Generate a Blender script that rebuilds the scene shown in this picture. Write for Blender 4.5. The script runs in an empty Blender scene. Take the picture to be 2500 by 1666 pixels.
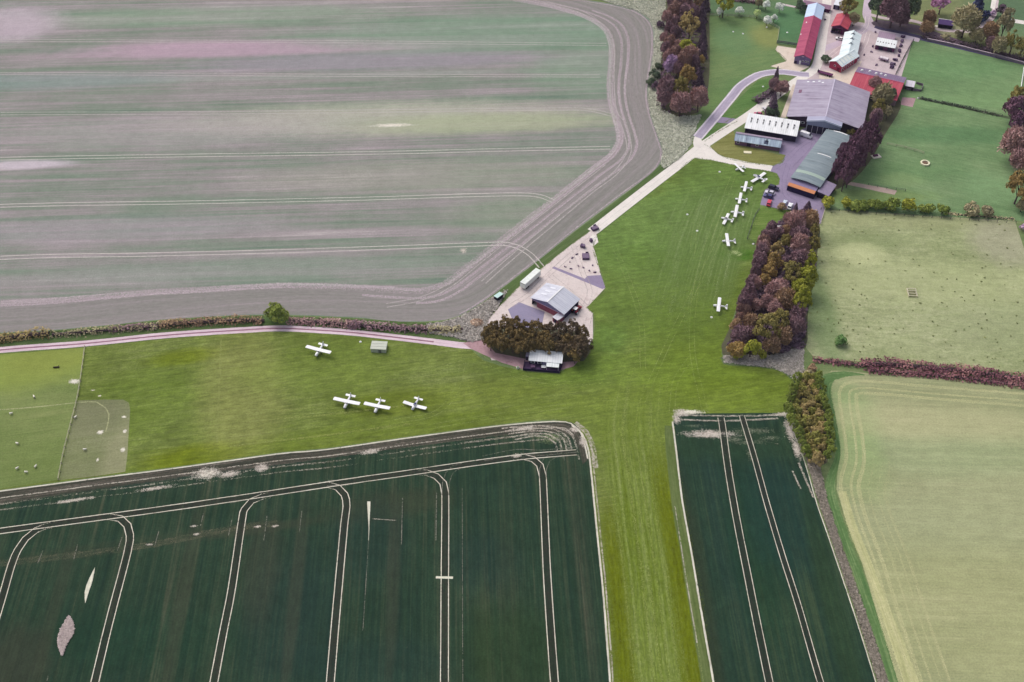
import bpy, bmesh, math, random
import numpy as np
from mathutils import Vector, Matrix
random.seed(7)
S = bpy.context.scene
COL = S.collection
# ------------------------------------------------------------------ camera
F = 2850.0; DEP = math.radians(44.3); H = 320.0
sd, cd = math.sin(DEP), math.cos(DEP)
def ray(px, py):
    u = (px-1250.0)/F; v = (833.0-py)/F
    return u, cd+v*sd, -sd+v*cd
def g(px, py, z=0.0):
    """ground point seen at photo pixel (2500 wide), on the level z"""
    dx, dy, dz = ray(px, py)
    t = (z-H)/dz
    return Vector((dx*t, dy*t, z))
def spx(px, py, z=0.0):
    """photo pixels per metre across, at that point"""
    return F/((z-H)/ray(px, py)[2])
cam = bpy.data.cameras.new('camera'); cam.sensor_width = 36; cam.lens = 36*F/2500
cam.clip_end = 20000; cam.clip_start = 1
co = bpy.data.objects.new('camera', cam); COL.objects.link(co)
co.location = (0, 0, H); co.rotation_euler = (math.pi/2-DEP, 0, 0)
S.camera = co
# ------------------------------------------------------------------ light
W = bpy.data.worlds.new('World'); S.world = W; W.use_nodes = True
nt = W.node_tree; bg = nt.nodes['Background']
sky = nt.nodes.new('ShaderNodeTexSky'); sky.sky_type = 'NISHITA'; sky.sun_disc = False
SUN_EL, SUN_AZ = math.radians(52), math.radians(-38)
sky.sun_elevation = SUN_EL; sky.sun_rotation = SUN_AZ; sky.dust_density = 6; sky.ozone_density = 1.0; sky.air_density = 1.0
hs = nt.nodes.new('ShaderNodeHueSaturation'); hs.inputs['Saturation'].default_value = 0.55
nt.links.new(sky.outputs[0], hs.inputs['Color']); nt.links.new(hs.outputs[0], bg.inputs[0])
bg.inputs[1].default_value = 0.142
sl = bpy.data.lights.new('sun', 'SUN'); sl.energy = 0.75; sl.angle = math.radians(55); sl.color = (1, .955, .9)
so = bpy.data.objects.new('sun', sl); COL.objects.link(so)
sdir = Vector((math.sin(SUN_AZ)*math.cos(SUN_EL), math.cos(SUN_AZ)*math.cos(SUN_EL), math.sin(SUN_EL)))
so.rotation_euler = sdir.to_track_quat('Z', 'Y').to_euler(); so.location = (0, 400, 300)
S.cycles.transparent_max_bounces = 32
S.view_settings.view_transform = 'Standard'; S.view_settings.look = 'None'
S.view_settings.exposure = 0.045; S.view_settings.gamma = 1
# ------------------------------------------------------------------ colour / nodes
def lin(c):
    c = c/255.0
    return c/12.92 if c <= .04045 else ((c+.055)/1.055)**2.4
def C(r, gg, b, k=1.0): return (lin(r)*k, lin(gg)*k, lin(b)*k, 1)
class N:
    def __init__(s, name, rough=.9, spec=.15, metal=0.0):
        s.m = bpy.data.materials.new(name); s.m.use_nodes = True; s.t = s.m.node_tree
        s.b = s.t.nodes['Principled BSDF']
        s.b.inputs['Roughness'].default_value = rough
        s.b.inputs['Specular IOR Level'].default_value = spec
        s.b.inputs['Metallic'].default_value = metal
    def nd(s, t): return s.t.nodes.new(t)
    def l(s, a, b):
        if hasattr(a, 'is_output'): s.t.links.new(a, b)
        else: b.default_value = a
    def pos(s): return s.nd('ShaderNodeNewGeometry').outputs['Position']
    def obj(s): return s.nd('ShaderNodeTexCoord').outputs['Object']
    def uv(s): return s.nd('ShaderNodeTexCoord').outputs['UV']
    def mapv(s, v, rot=0, scale=(1, 1, 1), loc=(0, 0, 0)):
        # location first, then rotation, then scale
        n = s.nd('ShaderNodeMapping'); n.vector_type = 'POINT'
        n.inputs['Location'].default_value = loc; s.l(v, n.inputs['Vector'])
        n2 = s.nd('ShaderNodeMapping'); n2.inputs['Rotation'].default_value = (0, 0, rot); s.l(n.outputs[0], n2.inputs['Vector'])
        n3 = s.nd('ShaderNodeMapping'); n3.inputs['Scale'].default_value = scale; s.l(n2.outputs[0], n3.inputs['Vector'])
        return n3.outputs[0]
    def noise(s, v, scale=1, detail=3, rough=.55, dist=0):
        n = s.nd('ShaderNodeTexNoise'); s.l(v, n.inputs['Vector'])
        n.inputs['Scale'].default_value = scale; n.inputs['Detail'].default_value = detail
        n.inputs['Roughness'].default_value = rough; n.inputs['Distortion'].default_value = dist
        return n.outputs['Fac']
    def ma(s, op, a, b=0, c=0, clamp=False):
        n = s.nd('ShaderNodeMath'); n.operation = op; n.use_clamp = clamp
        s.l(a, n.inputs[0]); s.l(b, n.inputs[1])
        if op in ('MULTIPLY_ADD',): s.l(c, n.inputs[2])
        return n.outputs[0]
    def rng(s, v, a, b, c=0, d=1, smooth=False):
        n = s.nd('ShaderNodeMapRange'); n.clamp = True
        if smooth: n.interpolation_type = 'SMOOTHSTEP'
        s.l(v, n.inputs[0])
        for i, x in enumerate((a, b, c, d)): n.inputs[i+1].default_value = x
        return n.outputs[0]
    def ramp(s, f, stops):
        n = s.nd('ShaderNodeValToRGB'); s.l(f, n.inputs[0]); e = n.color_ramp.elements
        while len(e) < len(stops): e.new(.5)
        for i, (p, c) in enumerate(stops): e[i].position = p; e[i].color = c
        return n.outputs[0]
    def mix(s, f, a, b, mode='MIX'):
        n = s.nd('ShaderNodeMix'); n.data_type = 'RGBA'; n.blend_type = mode
        s.l(f, n.inputs[0]); s.l(a, n.inputs[6]); s.l(b, n.inputs[7])
        return n.outputs[2]
    def sep(s, v):
        n = s.nd('ShaderNodeSeparateXYZ'); s.l(v, n.inputs[0]); return n.outputs
    def length(s, v):
        n = s.nd('ShaderNodeVectorMath'); n.operation = 'LENGTH'; s.l(v, n.inputs[0]); return n.outputs['Value']
    def dither(s, a):
        # a partly covered sward: whole tufts and gaps about 12 cm across instead of half-transparent film
        n = s.nd('ShaderNodeVectorMath'); n.operation = 'SNAP'; s.l(s.pos(), n.inputs[0]); n.inputs[1].default_value = (.12, .12, 1000)
        w = s.nd('ShaderNodeTexWhiteNoise'); w.noise_dimensions = '3D'; s.t.links.new(n.outputs[0], w.inputs['Vector'])
        return s.ma('GREATER_THAN', a, w.outputs['Value'])
    def col(s, c): s.l(c, s.b.inputs['Base Color'])
    def alpha(s, a): s.l(s.dither(a), s.b.inputs['Alpha'])
def blobmask(s, p, grain, bl):
    (px, py), rx, ry, ang, amt = bl
    c = g(px, py)
    v = s.mapv(s.mapv(p, 0, (1, 1, 0), (-c.x, -c.y, 0)), -ang, (1.0/rx, 1.0/ry, 0))
    d = s.ma('MULTIPLY_ADD', grain, 0.9, s.length(v))
    return s.rng(d, 0.9, 1.7, amt, 0, True)
def adir(p, q):
    a, b = g(*p), g(*q); return math.atan2(b.y-a.y, b.x-a.x)
def field_mat(name, stops, ang, wid=6.0, ln=120.0, w=(.45, .25, .2, .1), con=(.36, .64), blobs=(), fine=1.0, speck=None, mott=.09, dash=.07):
    """crop or grass: streaks along the rows, broad blotches, grain; blobs are patches of another growth"""
    s = N(name, .95, .05); p = s.pos()
    r = s.mapv(p, -ang, (1, 1, 0))
    A = s.noise(s.mapv(r, 0, (1/ln, 1/wid, 0)), 1, 3)
    B = s.noise(s.mapv(r, 0, (2.2/ln, 1/(wid*.2), 0)), 1, 2)
    Cn = s.noise(p, 1/45.0, 4)
    Dn = s.noise(p, 1/(.9*fine), 3, .7)
    f = s.ma('MULTIPLY', A, w[0]); f = s.ma('MULTIPLY_ADD', B, w[1], f); f = s.ma('MULTIPLY_ADD', Cn, w[2], f); f = s.ma('MULTIPLY_ADD', Dn, w[3], f)
    f = s.rng(f, con[0], con[1]); c = s.ramp(f, stops)
    if blobs:
        gr = s.noise(s.mapv(r, 0, (3/ln, 1/wid, 0)), 1.0, 3)
        gr2 = s.noise(p, 1/7.0, 4, .65)
        gm = s.ma('ADD', s.ma('MULTIPLY', gr, .5), s.ma('MULTIPLY', gr2, .5))
        for bl in blobs: c = s.mix(blobmask(s, p, gm, bl[:5]), c, bl[5])
    if speck:
        sc, th, cc = speck
        sn = s.noise(p, sc, 2, .5); c = s.mix(s.rng(sn, th, th+.06), c, cc)
    # grain of the sward
    gN = s.rng(s.noise(p, 1.6, 3, .7), .25, .75, .80, 1.2)
    c = s.mix(1.0, c, gN, 'MULTIPLY')
    mN = s.rng(s.ma('MULTIPLY_ADD', s.noise(p, 1/16.0, 4, .6), .5, s.ma('MULTIPLY', s.noise(p, 1/4.0, 4, .7), .5)), .32, .68, 1-mott, 1+mott); c = s.mix(1.0, c, mN, 'MULTIPLY')
    dN = s.rng(s.noise(s.mapv(r, 0, (1/6.0, 1/1.3, 0)), 1, 3, .75), .3, .7, 1-dash, 1+dash); c = s.mix(1.0, c, dN, 'MULTIPLY')
    s.col(c); return s.m
def strip_mat(name, stops, wid=1.5, ln=40.0, con=(.35, .65), feather=(.15, .15), cover=(0, 1), brk=0.0, brkscale=.5, brkstretch=6, amax=1.0, rough=.95, fade=0, fade2=None, grain=.12):
    """laid along a ribbon: uv x = metres along, uv y = 0..1 across; z of uv unused. feathered and broken at the edges"""
    s = N(name, rough, .05); uv = s.uv(); x, y, _ = s.sep(uv)
    at = s.nd('ShaderNodeAttribute'); at.attribute_name = 'across'; ac = at.outputs['Fac']
    cb = s.nd('ShaderNodeCombineXYZ'); s.l(x, cb.inputs[0]); s.l(ac, cb.inputs[1]); v = cb.outputs[0]
    A = s.noise(s.mapv(v, 0, (1/ln, 1/wid, 0)), 1, 3)
    D = s.noise(s.pos(), .8, 3, .65)
    f = s.ma('MULTIPLY_ADD', D, .3, s.ma('MULTIPLY', A, .7)); f = s.rng(f, *con)
    c = s.ramp(f, stops); gN = s.rng(s.noise(s.mapv(v, 0, (1/4.5, 1/.9, 0)), 1, 3, .75), .3, .7, 1-grain, 1+grain); s.col(s.mix(1.0, c, gN, 'MULTIPLY'))
    a = None
    if feather[0] > 0: a = s.rng(y, 0, feather[0], 0, 1, True)
    if feather[1] > 0:
        b = s.rng(y, 1-feather[1], 1, 1, 0, True); a = b if a is None else s.ma('MULTIPLY', a, b)
    if brk > 0:   # brk is the noise level below which the strip is gone
        n = s.noise(s.mapv(v, 0, (brkscale/brkstretch, brkscale, 0)), 1, 4, .65)
        n2 = s.noise(s.pos(), 1.1, 3, .7)
        n = s.ma('MULTIPLY_ADD', n2, .45, s.ma('MULTIPLY', n, .55))
        if a is not None: n = s.ma('ADD', n, s.ma('MULTIPLY_ADD', a, .5, -.5))
        a = s.rng(n, brk-.05, brk+.07)
    if fade:
        fd = s.rng(x, 0, fade, 0, 1, True); a = fd if a is None else s.ma('MULTIPLY', a, fd)
    if fade2:
        fd = s.rng(x, fade2[0], fade2[1], 1, 0, True); a = s.ma('MULTIPLY', a, fd)
    if a is not None:
        if amax < 1: a = s.ma('MULTIPLY', a, amax)
        s.alpha(a)
    return s.m
def patch_mat(name, col, col2, edge=(.35, .8), scale=.5, amax=1.0):
    """irregular bare patch: ragged alpha towards the rim (uv centred)"""
    s = N(name, .95, .05); uv = s.uv()
    d = s.length(s.mapv(uv, 0, (2, 2, 0), (-.5, -.5, 0)))
    n = s.noise(s.pos(), scale, 4, .7)
    n3 = s.noise(s.pos(), scale*3.2, 3, .7)
    a = s.ma('SUBTRACT', s.ma('ADD', s.ma('MULTIPLY', n, .9), s.ma('MULTIPLY', n3, .75)), d)
    a = s.rng(a, edge[0]-.2, edge[1]-.2, 0, amax)
    s.alpha(a); s.col(s.ramp(s.noise(s.pos(), 1.1, 3, .7), [(.3, col), (.7, col2)])); return s.m
def solid(name, rgb, var=.18, scale=.6, rough=.75, spec=.2, metal=0.0, stretch=None, rgb2=None):
    """painted / weathered surface with mottling in object space"""
    s = N(name, rough, spec, metal); o = s.obj()
    v = s.mapv(o, 0, stretch) if stretch else o
    n = s.noise(v, scale, 4, .65); n2 = s.noise(o, scale*7, 3, .6)
    f = s.ma('MULTIPLY_ADD', n2, .35, s.ma('MULTIPLY', n, .65)); f = s.rng(f, .3, .7)
    a = tuple(x*(1-var) for x in rgb[:3])+(1,); b = rgb2 or tuple(min(1, x*(1+var*.7)) for x in rgb[:3])+(1,)
    s.col(s.ramp(f, [(0, a), (1, b)])); return s.m
# ------------------------------------------------------------------ geometry helpers
def tag(o, label=None, cat=None, group=None, kind=None):
    if label: o['label'] = label
    if cat: o['category'] = cat
    if group: o['group'] = group
    if kind: o['kind'] = kind
    return o
def obj(name, me, mats=None, parent=None):
    o = bpy.data.objects.new(name, me); COL.objects.link(o)
    if parent: o.parent = parent
    if mats is not None:
        for m in (mats if isinstance(mats, (list, tuple)) else [mats]): me.materials.append(m)
    return o
def thing(name, label, cat, loc=(0, 0, 0), rz=0, group=None, scale=1):
    o = bpy.data.objects.new(name, None); COL.objects.link(o); o.empty_display_size = .5
    o.location = loc; o.rotation_euler = (0, 0, rz); o.scale = (scale,)*3
    return tag(o, label, cat, group)
class MB:
    def __init__(s): s.v = []; s.f = []; s.mi = []
    def add(s, vs, fs, mi=0):
        k = len(s.v); s.v += [tuple(v) for v in vs]; s.f += [tuple(i+k for i in f) for f in fs]; s.mi += [mi]*len(fs); return s
    def box(s, c, d, rz=0, mi=0, taper=1.0):
        x, y, z = d[0]/2, d[1]/2, d[2]/2; vs = []
        for sz, t in ((-1, 1), (1, taper)):
            for sx, sy in ((-1, -1), (1, -1), (1, 1), (-1, 1)): vs.append(Vector((sx*x*t, sy*y*t, sz*z)))
        if rz: R = Matrix.Rotation(rz, 3, 'Z'); vs = [R@v for v in vs]
        vs = [v+Vector(c) for v in vs]
        return s.add(vs, [(3, 2, 1, 0), (4, 5, 6, 7), (0, 1, 5, 4), (1, 2, 6, 5), (2, 3, 7, 6), (3, 0, 4, 7)], mi)
    def prof(s, pts, y0, y1, mi=0):
        """profile in x,z (counter-clockwise seen from the front, -y) extruded along y"""
        n = len(pts); vs = [(x, y0, z) for x, z in pts]+[(x, y1, z) for x, z in pts]
        fs = [tuple(range(n)), tuple(range(2*n-1, n-1, -1))]
        fs += [(i, i+n, (i+1) % n+n, (i+1) % n) for i in range(n)]
        return s.add(vs, fs, mi)
    def profx(s, pts, x0, x1, mi=0):
        """profile in y,z extruded along x"""
        n = len(pts); vs = [(x0, y, z) for y, z in pts]+[(x1, y, z) for y, z in pts]
        fs = [tuple(range(n-1, -1, -1)), tuple(range(n, 2*n))]
        fs += [(i, (i+1) % n, (i+1) % n+n, i+n) for i in range(n)]
        return s.add(vs, fs, mi)
    def loft(s, rings, mi=0, cap=True):
        n = len(rings[0]); vs = [p for r in rings for p in r]; fs = []
        for k in range(len(rings)-1):
            for i in range(n): fs.append((k*n+i, k*n+(i+1) % n, (k+1)*n+(i+1) % n, (k+1)*n+i))
        if cap: fs.append(tuple(range(n-1, -1, -1))); fs.append(tuple(range((len(rings)-1)*n, len(rings)*n)))
        return s.add(vs, fs, mi)
    def tube(s, pts, rad, n=6, mi=0):
        rings = []
        for i, p in enumerate(pts):
            p = Vector(p); a = Vector(pts[max(0, i-1)]); b = Vector(pts[min(len(pts)-1, i+1)]); t = (b-a).normalized()
            u = t.cross(Vector((0, 0, 1)) if abs(t.z) < .9 else Vector((1, 0, 0))).normalized(); w = t.cross(u)
            r = rad[i] if isinstance(rad, (list, tuple)) else rad
            rings.append([p+u*(r*math.cos(2*math.pi*k/n))+w*(r*math.sin(2*math.pi*k/n)) for k in range(n)])
        return s.loft(rings, mi)
    def cyl(s, c, r, h, axis='z', n=14, mi=0, r2=None):
        c = Vector(c); d = {'x': Vector((1, 0, 0)), 'y': Vector((0, 1, 0)), 'z': Vector((0, 0, 1))}[axis]
        return s.tube([c-d*h/2, c+d*h/2], [r, r if r2 is None else r2], n, mi)
    def ell(s, c, r, nu=10, nv=6, mi=0):
        rings = []
        for j in range(nv+1):
            a = -math.pi/2+math.pi*(.04+.92*j/nv)
            rings.append([(c[0]+r[0]*math.cos(a)*math.cos(2*math.pi*i/nu), c[1]+r[1]*math.cos(a)*math.sin(2*math.pi*i/nu), c[2]+r[2]*math.sin(a)) for i in range(nu)])
        return s.loft(rings, mi)
    def mesh(s, name, smooth=False):
        me = bpy.data.meshes.new(name); me.from_pydata(s.v, [], s.f); me.update()
        if any(s.mi): me.polygons.foreach_set('material_index', s.mi)
        bm = bmesh.new(); bm.from_mesh(me); bmesh.ops.recalc_face_normals(bm, faces=bm.faces); bm.to_mesh(me); bm.free()
        if smooth: me.polygons.foreach_set('use_smooth', [True]*len(me.polygons))
        return me
    def build(s, name, mats, parent=None, smooth=False): return obj(name, s.mesh(name, smooth), mats, parent)
def smooth_line(pts, step=3.0, close=False):
    """Catmull-Rom through 2-D world points, resampled about every step metres"""
    P = [Vector((p[0], p[1])) for p in pts]; out = []; n = len(P)
    rngs = n if close else n-1
    for i in range(rngs):
        p0 = P[(i-1) % n] if close or i > 0 else P[0]*2-P[1]
        p1, p2 = P[i], P[(i+1) % n]
        p3 = P[(i+2) % n] if close or i+2 < n else P[-1]*2-P[-2]
        m = max(1, int((p2-p1).length/step))
        for k in range(m):
            t = k/m
            out.append(.5*((2*p1)+(p2-p0)*t+(2*p0-5*p1+4*p2-p3)*t*t+(3*p1-p0-3*p2+p3)*t**3))
    if not close: out.append(P[-1])
    return out
def gl(pts): return [g(x, y).xy for x, y in pts]
ZS = .2      # height of the ground layers
def sheet(name, px, mat, z, smooth=True, step=6.0, kind='structure'):
    z *= ZS
    w = gl(px)
    if smooth: w = smooth_line(w, step, True)
    me = bpy.data.meshes.new(name); me.from_pydata([(p.x, p.y, z) for p in w], [], [tuple(range(len(w)))]); me.update()
    if me.polygons[0].normal.z < 0: me.flip_normals()
    return tag(obj(name, me, mat), kind=kind)
def lay(name, L, R, mat, z, kind='structure', nacross=1):
    """ribbon between two lists of world points of equal length"""
    z *= ZS
    n = len(L); vs = []; uvs = []; ac = []; d = 0
    for i in range(n):
        if i: d += ((L[i]+R[i])/2-(L[i-1]+R[i-1])/2).length
        w = (R[i]-L[i]).length
        for k in range(nacross+1):
            t = k/nacross; p = L[i].lerp(R[i], t); vs.append((p.x, p.y, z)); uvs.append((d, t)); ac.append(w*t)
    m = nacross+1
    fs = [(i*m+k, i*m+k+1, (i+1)*m+k+1, (i+1)*m+k) for i in range(n-1) for k in range(nacross)]
    me = bpy.data.meshes.new(name); me.from_pydata(vs, [], fs); me.update()
    u = me.uv_layers.new(name='UVMap')
    for lp in me.loops: u.data[lp.index].uv = uvs[lp.vertex_index]
    a = me.attributes.new('across', 'FLOAT', 'POINT'); a.data.foreach_set('value', ac)
    if sum(p.normal.z for p in me.polygons) < 0: me.flip_normals()
    return tag(obj(name, me, mat), kind=kind)
def offset_line(w, off):
    out = []
    for i, p in enumerate(w):
        a = w[max(0, i-1)]; b = w[min(len(w)-1, i+1)]; t = (b-a).normalized(); nrm = Vector((-t.y, t.x)); out.append(p+nrm*off)
    return out
def ribbon(name, px, width, mat, z, off=0.0, step=2.5, taper=False, kind='structure'):
    w = smooth_line(gl(px), step)
    if taper:
        c = offset_line(w, off); n = len(c); L = []; R = []
        for i in range(n):
            hw = width/2*max(.05, math.sin(math.pi*i/(n-1))); a = c[max(0, i-1)]; b = c[min(n-1, i+1)]; t = (b-a).normalized(); nr = Vector((-t.y, t.x))
            L.append(c[i]+nr*hw); R.append(c[i]-nr*hw)
        return lay(name, L, R, mat, z, kind)
    return lay(name, offset_line(w, off+width/2), offset_line(w, off-width/2), mat, z, kind)
def resample(w, n):
    d = [0]
    for i in range(1, len(w)): d.append(d[-1]+(w[i]-w[i-1]).length)
    out = []; j = 0
    for k in range(n):
        t = d[-1]*k/(n-1)
        while j < len(w)-2 and d[j+1] < t: j += 1
        seg = d[j+1]-d[j]; out.append(w[j].lerp(w[j+1], (t-d[j])/seg if seg > 0 else 0))
    return out
def band(name, pxa, pxb, mat, z, n=120, kind='structure', nacross=4):
    A = resample(smooth_line(gl(pxa), 3), n); B = resample(smooth_line(gl(pxb), 3), n)
    return lay(name, A, B, mat, z, kind, nacross)
def patch(name, px, py, rx, ry, ang, mat, z):
    z *= ZS; c = g(px, py); n = 20; vs = [(c.x, c.y, z)]; uv = [(.5, .5)]
    for i in range(n):
        a = 2*math.pi*i/n; x, y = math.cos(a)*rx*1.5, math.sin(a)*ry*1.5
        vs.append((c.x+x*math.cos(ang)-y*math.sin(ang), c.y+x*math.sin(ang)+y*math.cos(ang), z)); uv.append((.5+.75*math.cos(a), .5+.75*math.sin(a)))
    fs = [(0, 1+i, 1+(i+1) % n) for i in range(n)]
    me = bpy.data.meshes.new(name); me.from_pydata(vs, [], fs); me.update(); u = me.uv_layers.new(name='UVMap')
    for lp in me.loops: u.data[lp.index].uv = uv[lp.vertex_index]
    return tag(obj(name, me, mat), kind='structure')
def inside(p, poly):
    x, y = p; r = False; j = len(poly)-1
    for i in range(len(poly)):
        xi, yi = poly[i]; xj, yj = poly[j]
        if (yi > y) != (yj > y) and x < (xj-xi)*(y-yi)/(yj-yi)+xi: r = not r
        j = i
    return r
# ================================================================== THE SETTING
E2 = adir((200, 628), (900, 607))              # rows of the upper field
# --- base sheet of grass to the horizon
m_ground = field_mat('rough grass', [(0, C(92, 112, 72)), (.5, C(108, 126, 82)), (1, C(128, 138, 98))], E2, 9, 60)
me = bpy.data.meshes.new('ground'); me.from_pydata([(-4000, -3000, 0), (4000, -3000, 0), (4000, 5000, 0), (-4000, 5000, 0)], [], [(0, 1, 2, 3)])
tag(obj('ground', me, m_ground), kind='structure')
# --- upper left arable field
UPB = [(-500, 850), (-200, 832), (0, 814), (133, 807), (204, 800), (281, 793), (383, 782), (500, 774), (600, 770), (707, 770), (804, 773), (893, 778), (957, 785), (1034, 786),
       (1085, 782), (1123, 771), (1156, 753), (1215, 712), (1270, 670), (1330, 624), (1400, 567), (1480, 507), (1540, 462), (1590, 426), (1612, 401), (1620, 376), (1614, 350), (1603, 320),
       (1590, 280), (1583, 240), (1585, 200), (1592, 160), (1598, 110), (1597, 72), (1585, 46), (1555, 26), (1500, 11), (1430, 0), (1300, -20), (1000, -60)]
bl = [((640, 118), 130, 9, E2, .72, C(182, 154, 172)), ((900, 150), 110, 10, E2, .7, C(150, 142, 152)), ((700, 188), 150, 3, E2, .4, C(176, 166, 170)), ((1200, 80), 120, 22, E2, .6, C(124, 150, 128)), ((500, 40), 120, 12, E2, .5, C(140, 158, 138)),
      ((20, 60), 30, 22, E2, .8, C(182, 168, 178)), ((950, 290), 110, 16, E2, .7, C(176, 176, 160)), ((1200, 300), 70, 10, E2, .6, C(160, 168, 136)), ((60, 200), 90, 9, E2, .6, C(128, 144, 140)), ((60, 402), 26, 4, E2, .9, C(190, 180, 188)),
      ((1380, 520), 60, 18, E2, .6, C(136, 146, 128)), ((600, 660), 110, 8, E2, .5, C(134, 146, 134)), ((700, 740), 110, 5, E2, .6, C(150, 142, 148)), ((420, 320), 90, 16, E2, .5, C(166, 158, 160)), ((1050, 430), 90, 14, E2, .45, C(150, 154, 138)),
      ((250, 560), 90, 10, E2, .5, C(160, 152, 158)), ((1450, 170), 40, 24, E2, .55, C(122, 148, 124))]
m_up = field_mat('pale young crop', [(0, C(106, 125, 110)), (.3, C(123, 134, 121)), (.55, C(139, 137, 134)), (.8, C(152, 144, 146)), (1, C(172, 164, 164))], E2, 8.0, 190, (.46, .26, .18, .1), (.38, .63), bl)
sheet('field', UPB+[(-900, -300), (-900, 800)], m_up, .02)
# headland of that field, worked round its edge
OUT = [(0, 812), (133, 805), (281, 791), (383, 780), (500, 772), (600, 768), (707, 768), (804, 771), (893, 776), (957, 783), (1034, 784), (1085, 780), (1123, 769), (1156, 751), (1215, 710), (1270, 668), (1330, 622), (1400, 565), (1480, 505), (1540, 460),
       (1590, 424), (1610, 400), (1617, 376), (1611, 350), (1600, 320), (1587, 280), (1580, 240), (1582, 200), (1589, 160), (1595, 110), (1594, 74), (1582, 49), (1553, 29), (1500, 14), (1430, 3), (1300, -17)]
INN = [(0, 735), (133, 728), (281, 716), (383, 708), (500, 702), (600, 696), (707, 692), (804, 694), (880, 697), (940, 700), (1000, 705), (1040, 702), (1075, 690), (1105, 672), (1160, 628), (1215, 585), (1270, 542), (1330, 495), (1400, 440), (1440, 408),
       (1478, 380), (1497, 355), (1503, 335), (1500, 310), (1492, 280), (1485, 250), (1482, 220), (1482, 190), (1485, 160), (1486, 125), (1482, 100), (1470, 75), (1445, 55), (1400, 35), (1330, 15), (1250, 0)]
m_head = strip_mat('worked headland', [(0, C(124, 124, 118)), (.35, C(132, 130, 126)), (.7, C(142, 136, 136)), (1, C(160, 151, 153))], 2.6, 150, (.3, .7), (.12, .0))
band('headland', INN, OUT, m_head, .04, 400, nacross=8)
m_pink = strip_mat('bare pinkish soil streaks', [(0, C(160, 148, 152)), (.5, C(180, 164, 172)), (1, C(204, 190, 196))], .9, 90, (.35, .65), (.35, .35), brk=.42, brkscale=.3, brkstretch=40, amax=.6)
def mid(t): return [(a[0]*(1-t)+b[0]*t, a[1]*(1-t)+b[1]*t) for a, b in zip(INN, OUT)]
ribbon('track', mid(.08), 8, m_pink, .06); ribbon('track', mid(.30)[8:], 3.2, m_pink, .062); ribbon('track', mid(.45)[10:34], 3, m_pink, .064); ribbon('track', mid(.97)[12:36], 1.6, m_pink, .066)
m_trk = strip_mat('wheel track in pale crop', [(0, C(178, 172, 168)), (1, C(214, 208, 202))], .5, 30, (.3, .7), (.4, .4), brk=.34, brkscale=1.2, brkstretch=30, amax=.85)
m_trk2 = strip_mat('faint wheel track in pale crop', [(0, C(170, 164, 162)), (1, C(196, 188, 186))], .5, 30, (.3, .7), (.25, .25), brk=.38, brkscale=1.2, brkstretch=30, amax=.55)
for k, (ln, m) in enumerate([([(-600, 404), (0, 388), (400, 381), (900, 374), (1200, 367), (1490, 361)], m_trk), ([(-600, 530), (0, 503), (500, 494), (900, 485), (1150, 477), (1297, 476), (1351, 491)], m_trk),
               ([(-600, 665), (0, 630), (350, 622), (680, 614), (1000, 603), (1169, 597), (1243, 597), (1290, 618), (1322, 652)], m_trk), ([(-600, 180), (0, 180), (500, 182), (800, 184), (1466, 186)], m_trk2),
               ([(-600, 285), (0, 278), (500, 276), (800, 273), (1300, 267), (1431, 268), (1500, 283)], m_trk2), ([(-600, 97), (0, 99), (500, 101), (800, 102), (1481, 109)], m_trk2)]):
    for o in (-1.1, 1.1): ribbon('track', ln, 1.0, m, .08+.002*k, o)
for o in (-1.1, 1.1):
    ribbon('track', [(1180, 690), (1260, 620), (1350, 545), (1440, 470), (1500, 425), (1530, 385), (1535, 350), (1520, 300), (1500, 270), (1494, 200), (1494, 120), (1475, 70), (1420, 30), (1330, 5)], .9, m_trk2, .094, o)
    ribbon('track', [(950, 770), (1040, 752), (1120, 715), (1200, 650), (1300, 570), (1420, 475), (1500, 412)], .8, m_trk2, .096, o+6)
m_chalk = patch_mat('bare chalk', C(196, 190, 176), C(232, 228, 216), (.35, .75), .35)
m_chalk2 = patch_mat('thin bare soil', C(150, 140, 130), C(214, 206, 196), (.45, .85), .5)
patch('chalk_patch', 958, 306, 17, 2.6, E2, m_chalk, .07); patch('chalk_patch', 1132, 612, 3, 3.5, E2, m_chalk2, .07)
# --- strip of rough verge between that field and the concrete road
m_verge = field_mat('dark verge grass', [(0, C(66, 88, 50)), (.5, C(84, 104, 62)), (1, C(108, 118, 84))], adir((1300, 650), (1590, 430)), 2.0, 30, con=(.33, .67))
band('verge', [(-100, 822), (0, 816), (204, 802), (383, 784), (600, 772), (707, 772), (893, 780), (1034, 788), (1100, 780), (1156, 755), (1270, 672), (1400, 569), (1540, 464), (1618, 398)],
     [(-100, 866), (0, 860), (204, 848), (383, 830), (600, 810), (707, 808), (893, 820), (1034, 838), (1150, 846), (1215, 760), (1330, 672), (1460, 572), (1590, 470), (1700, 384)], m_verge, .03, 200)
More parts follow.
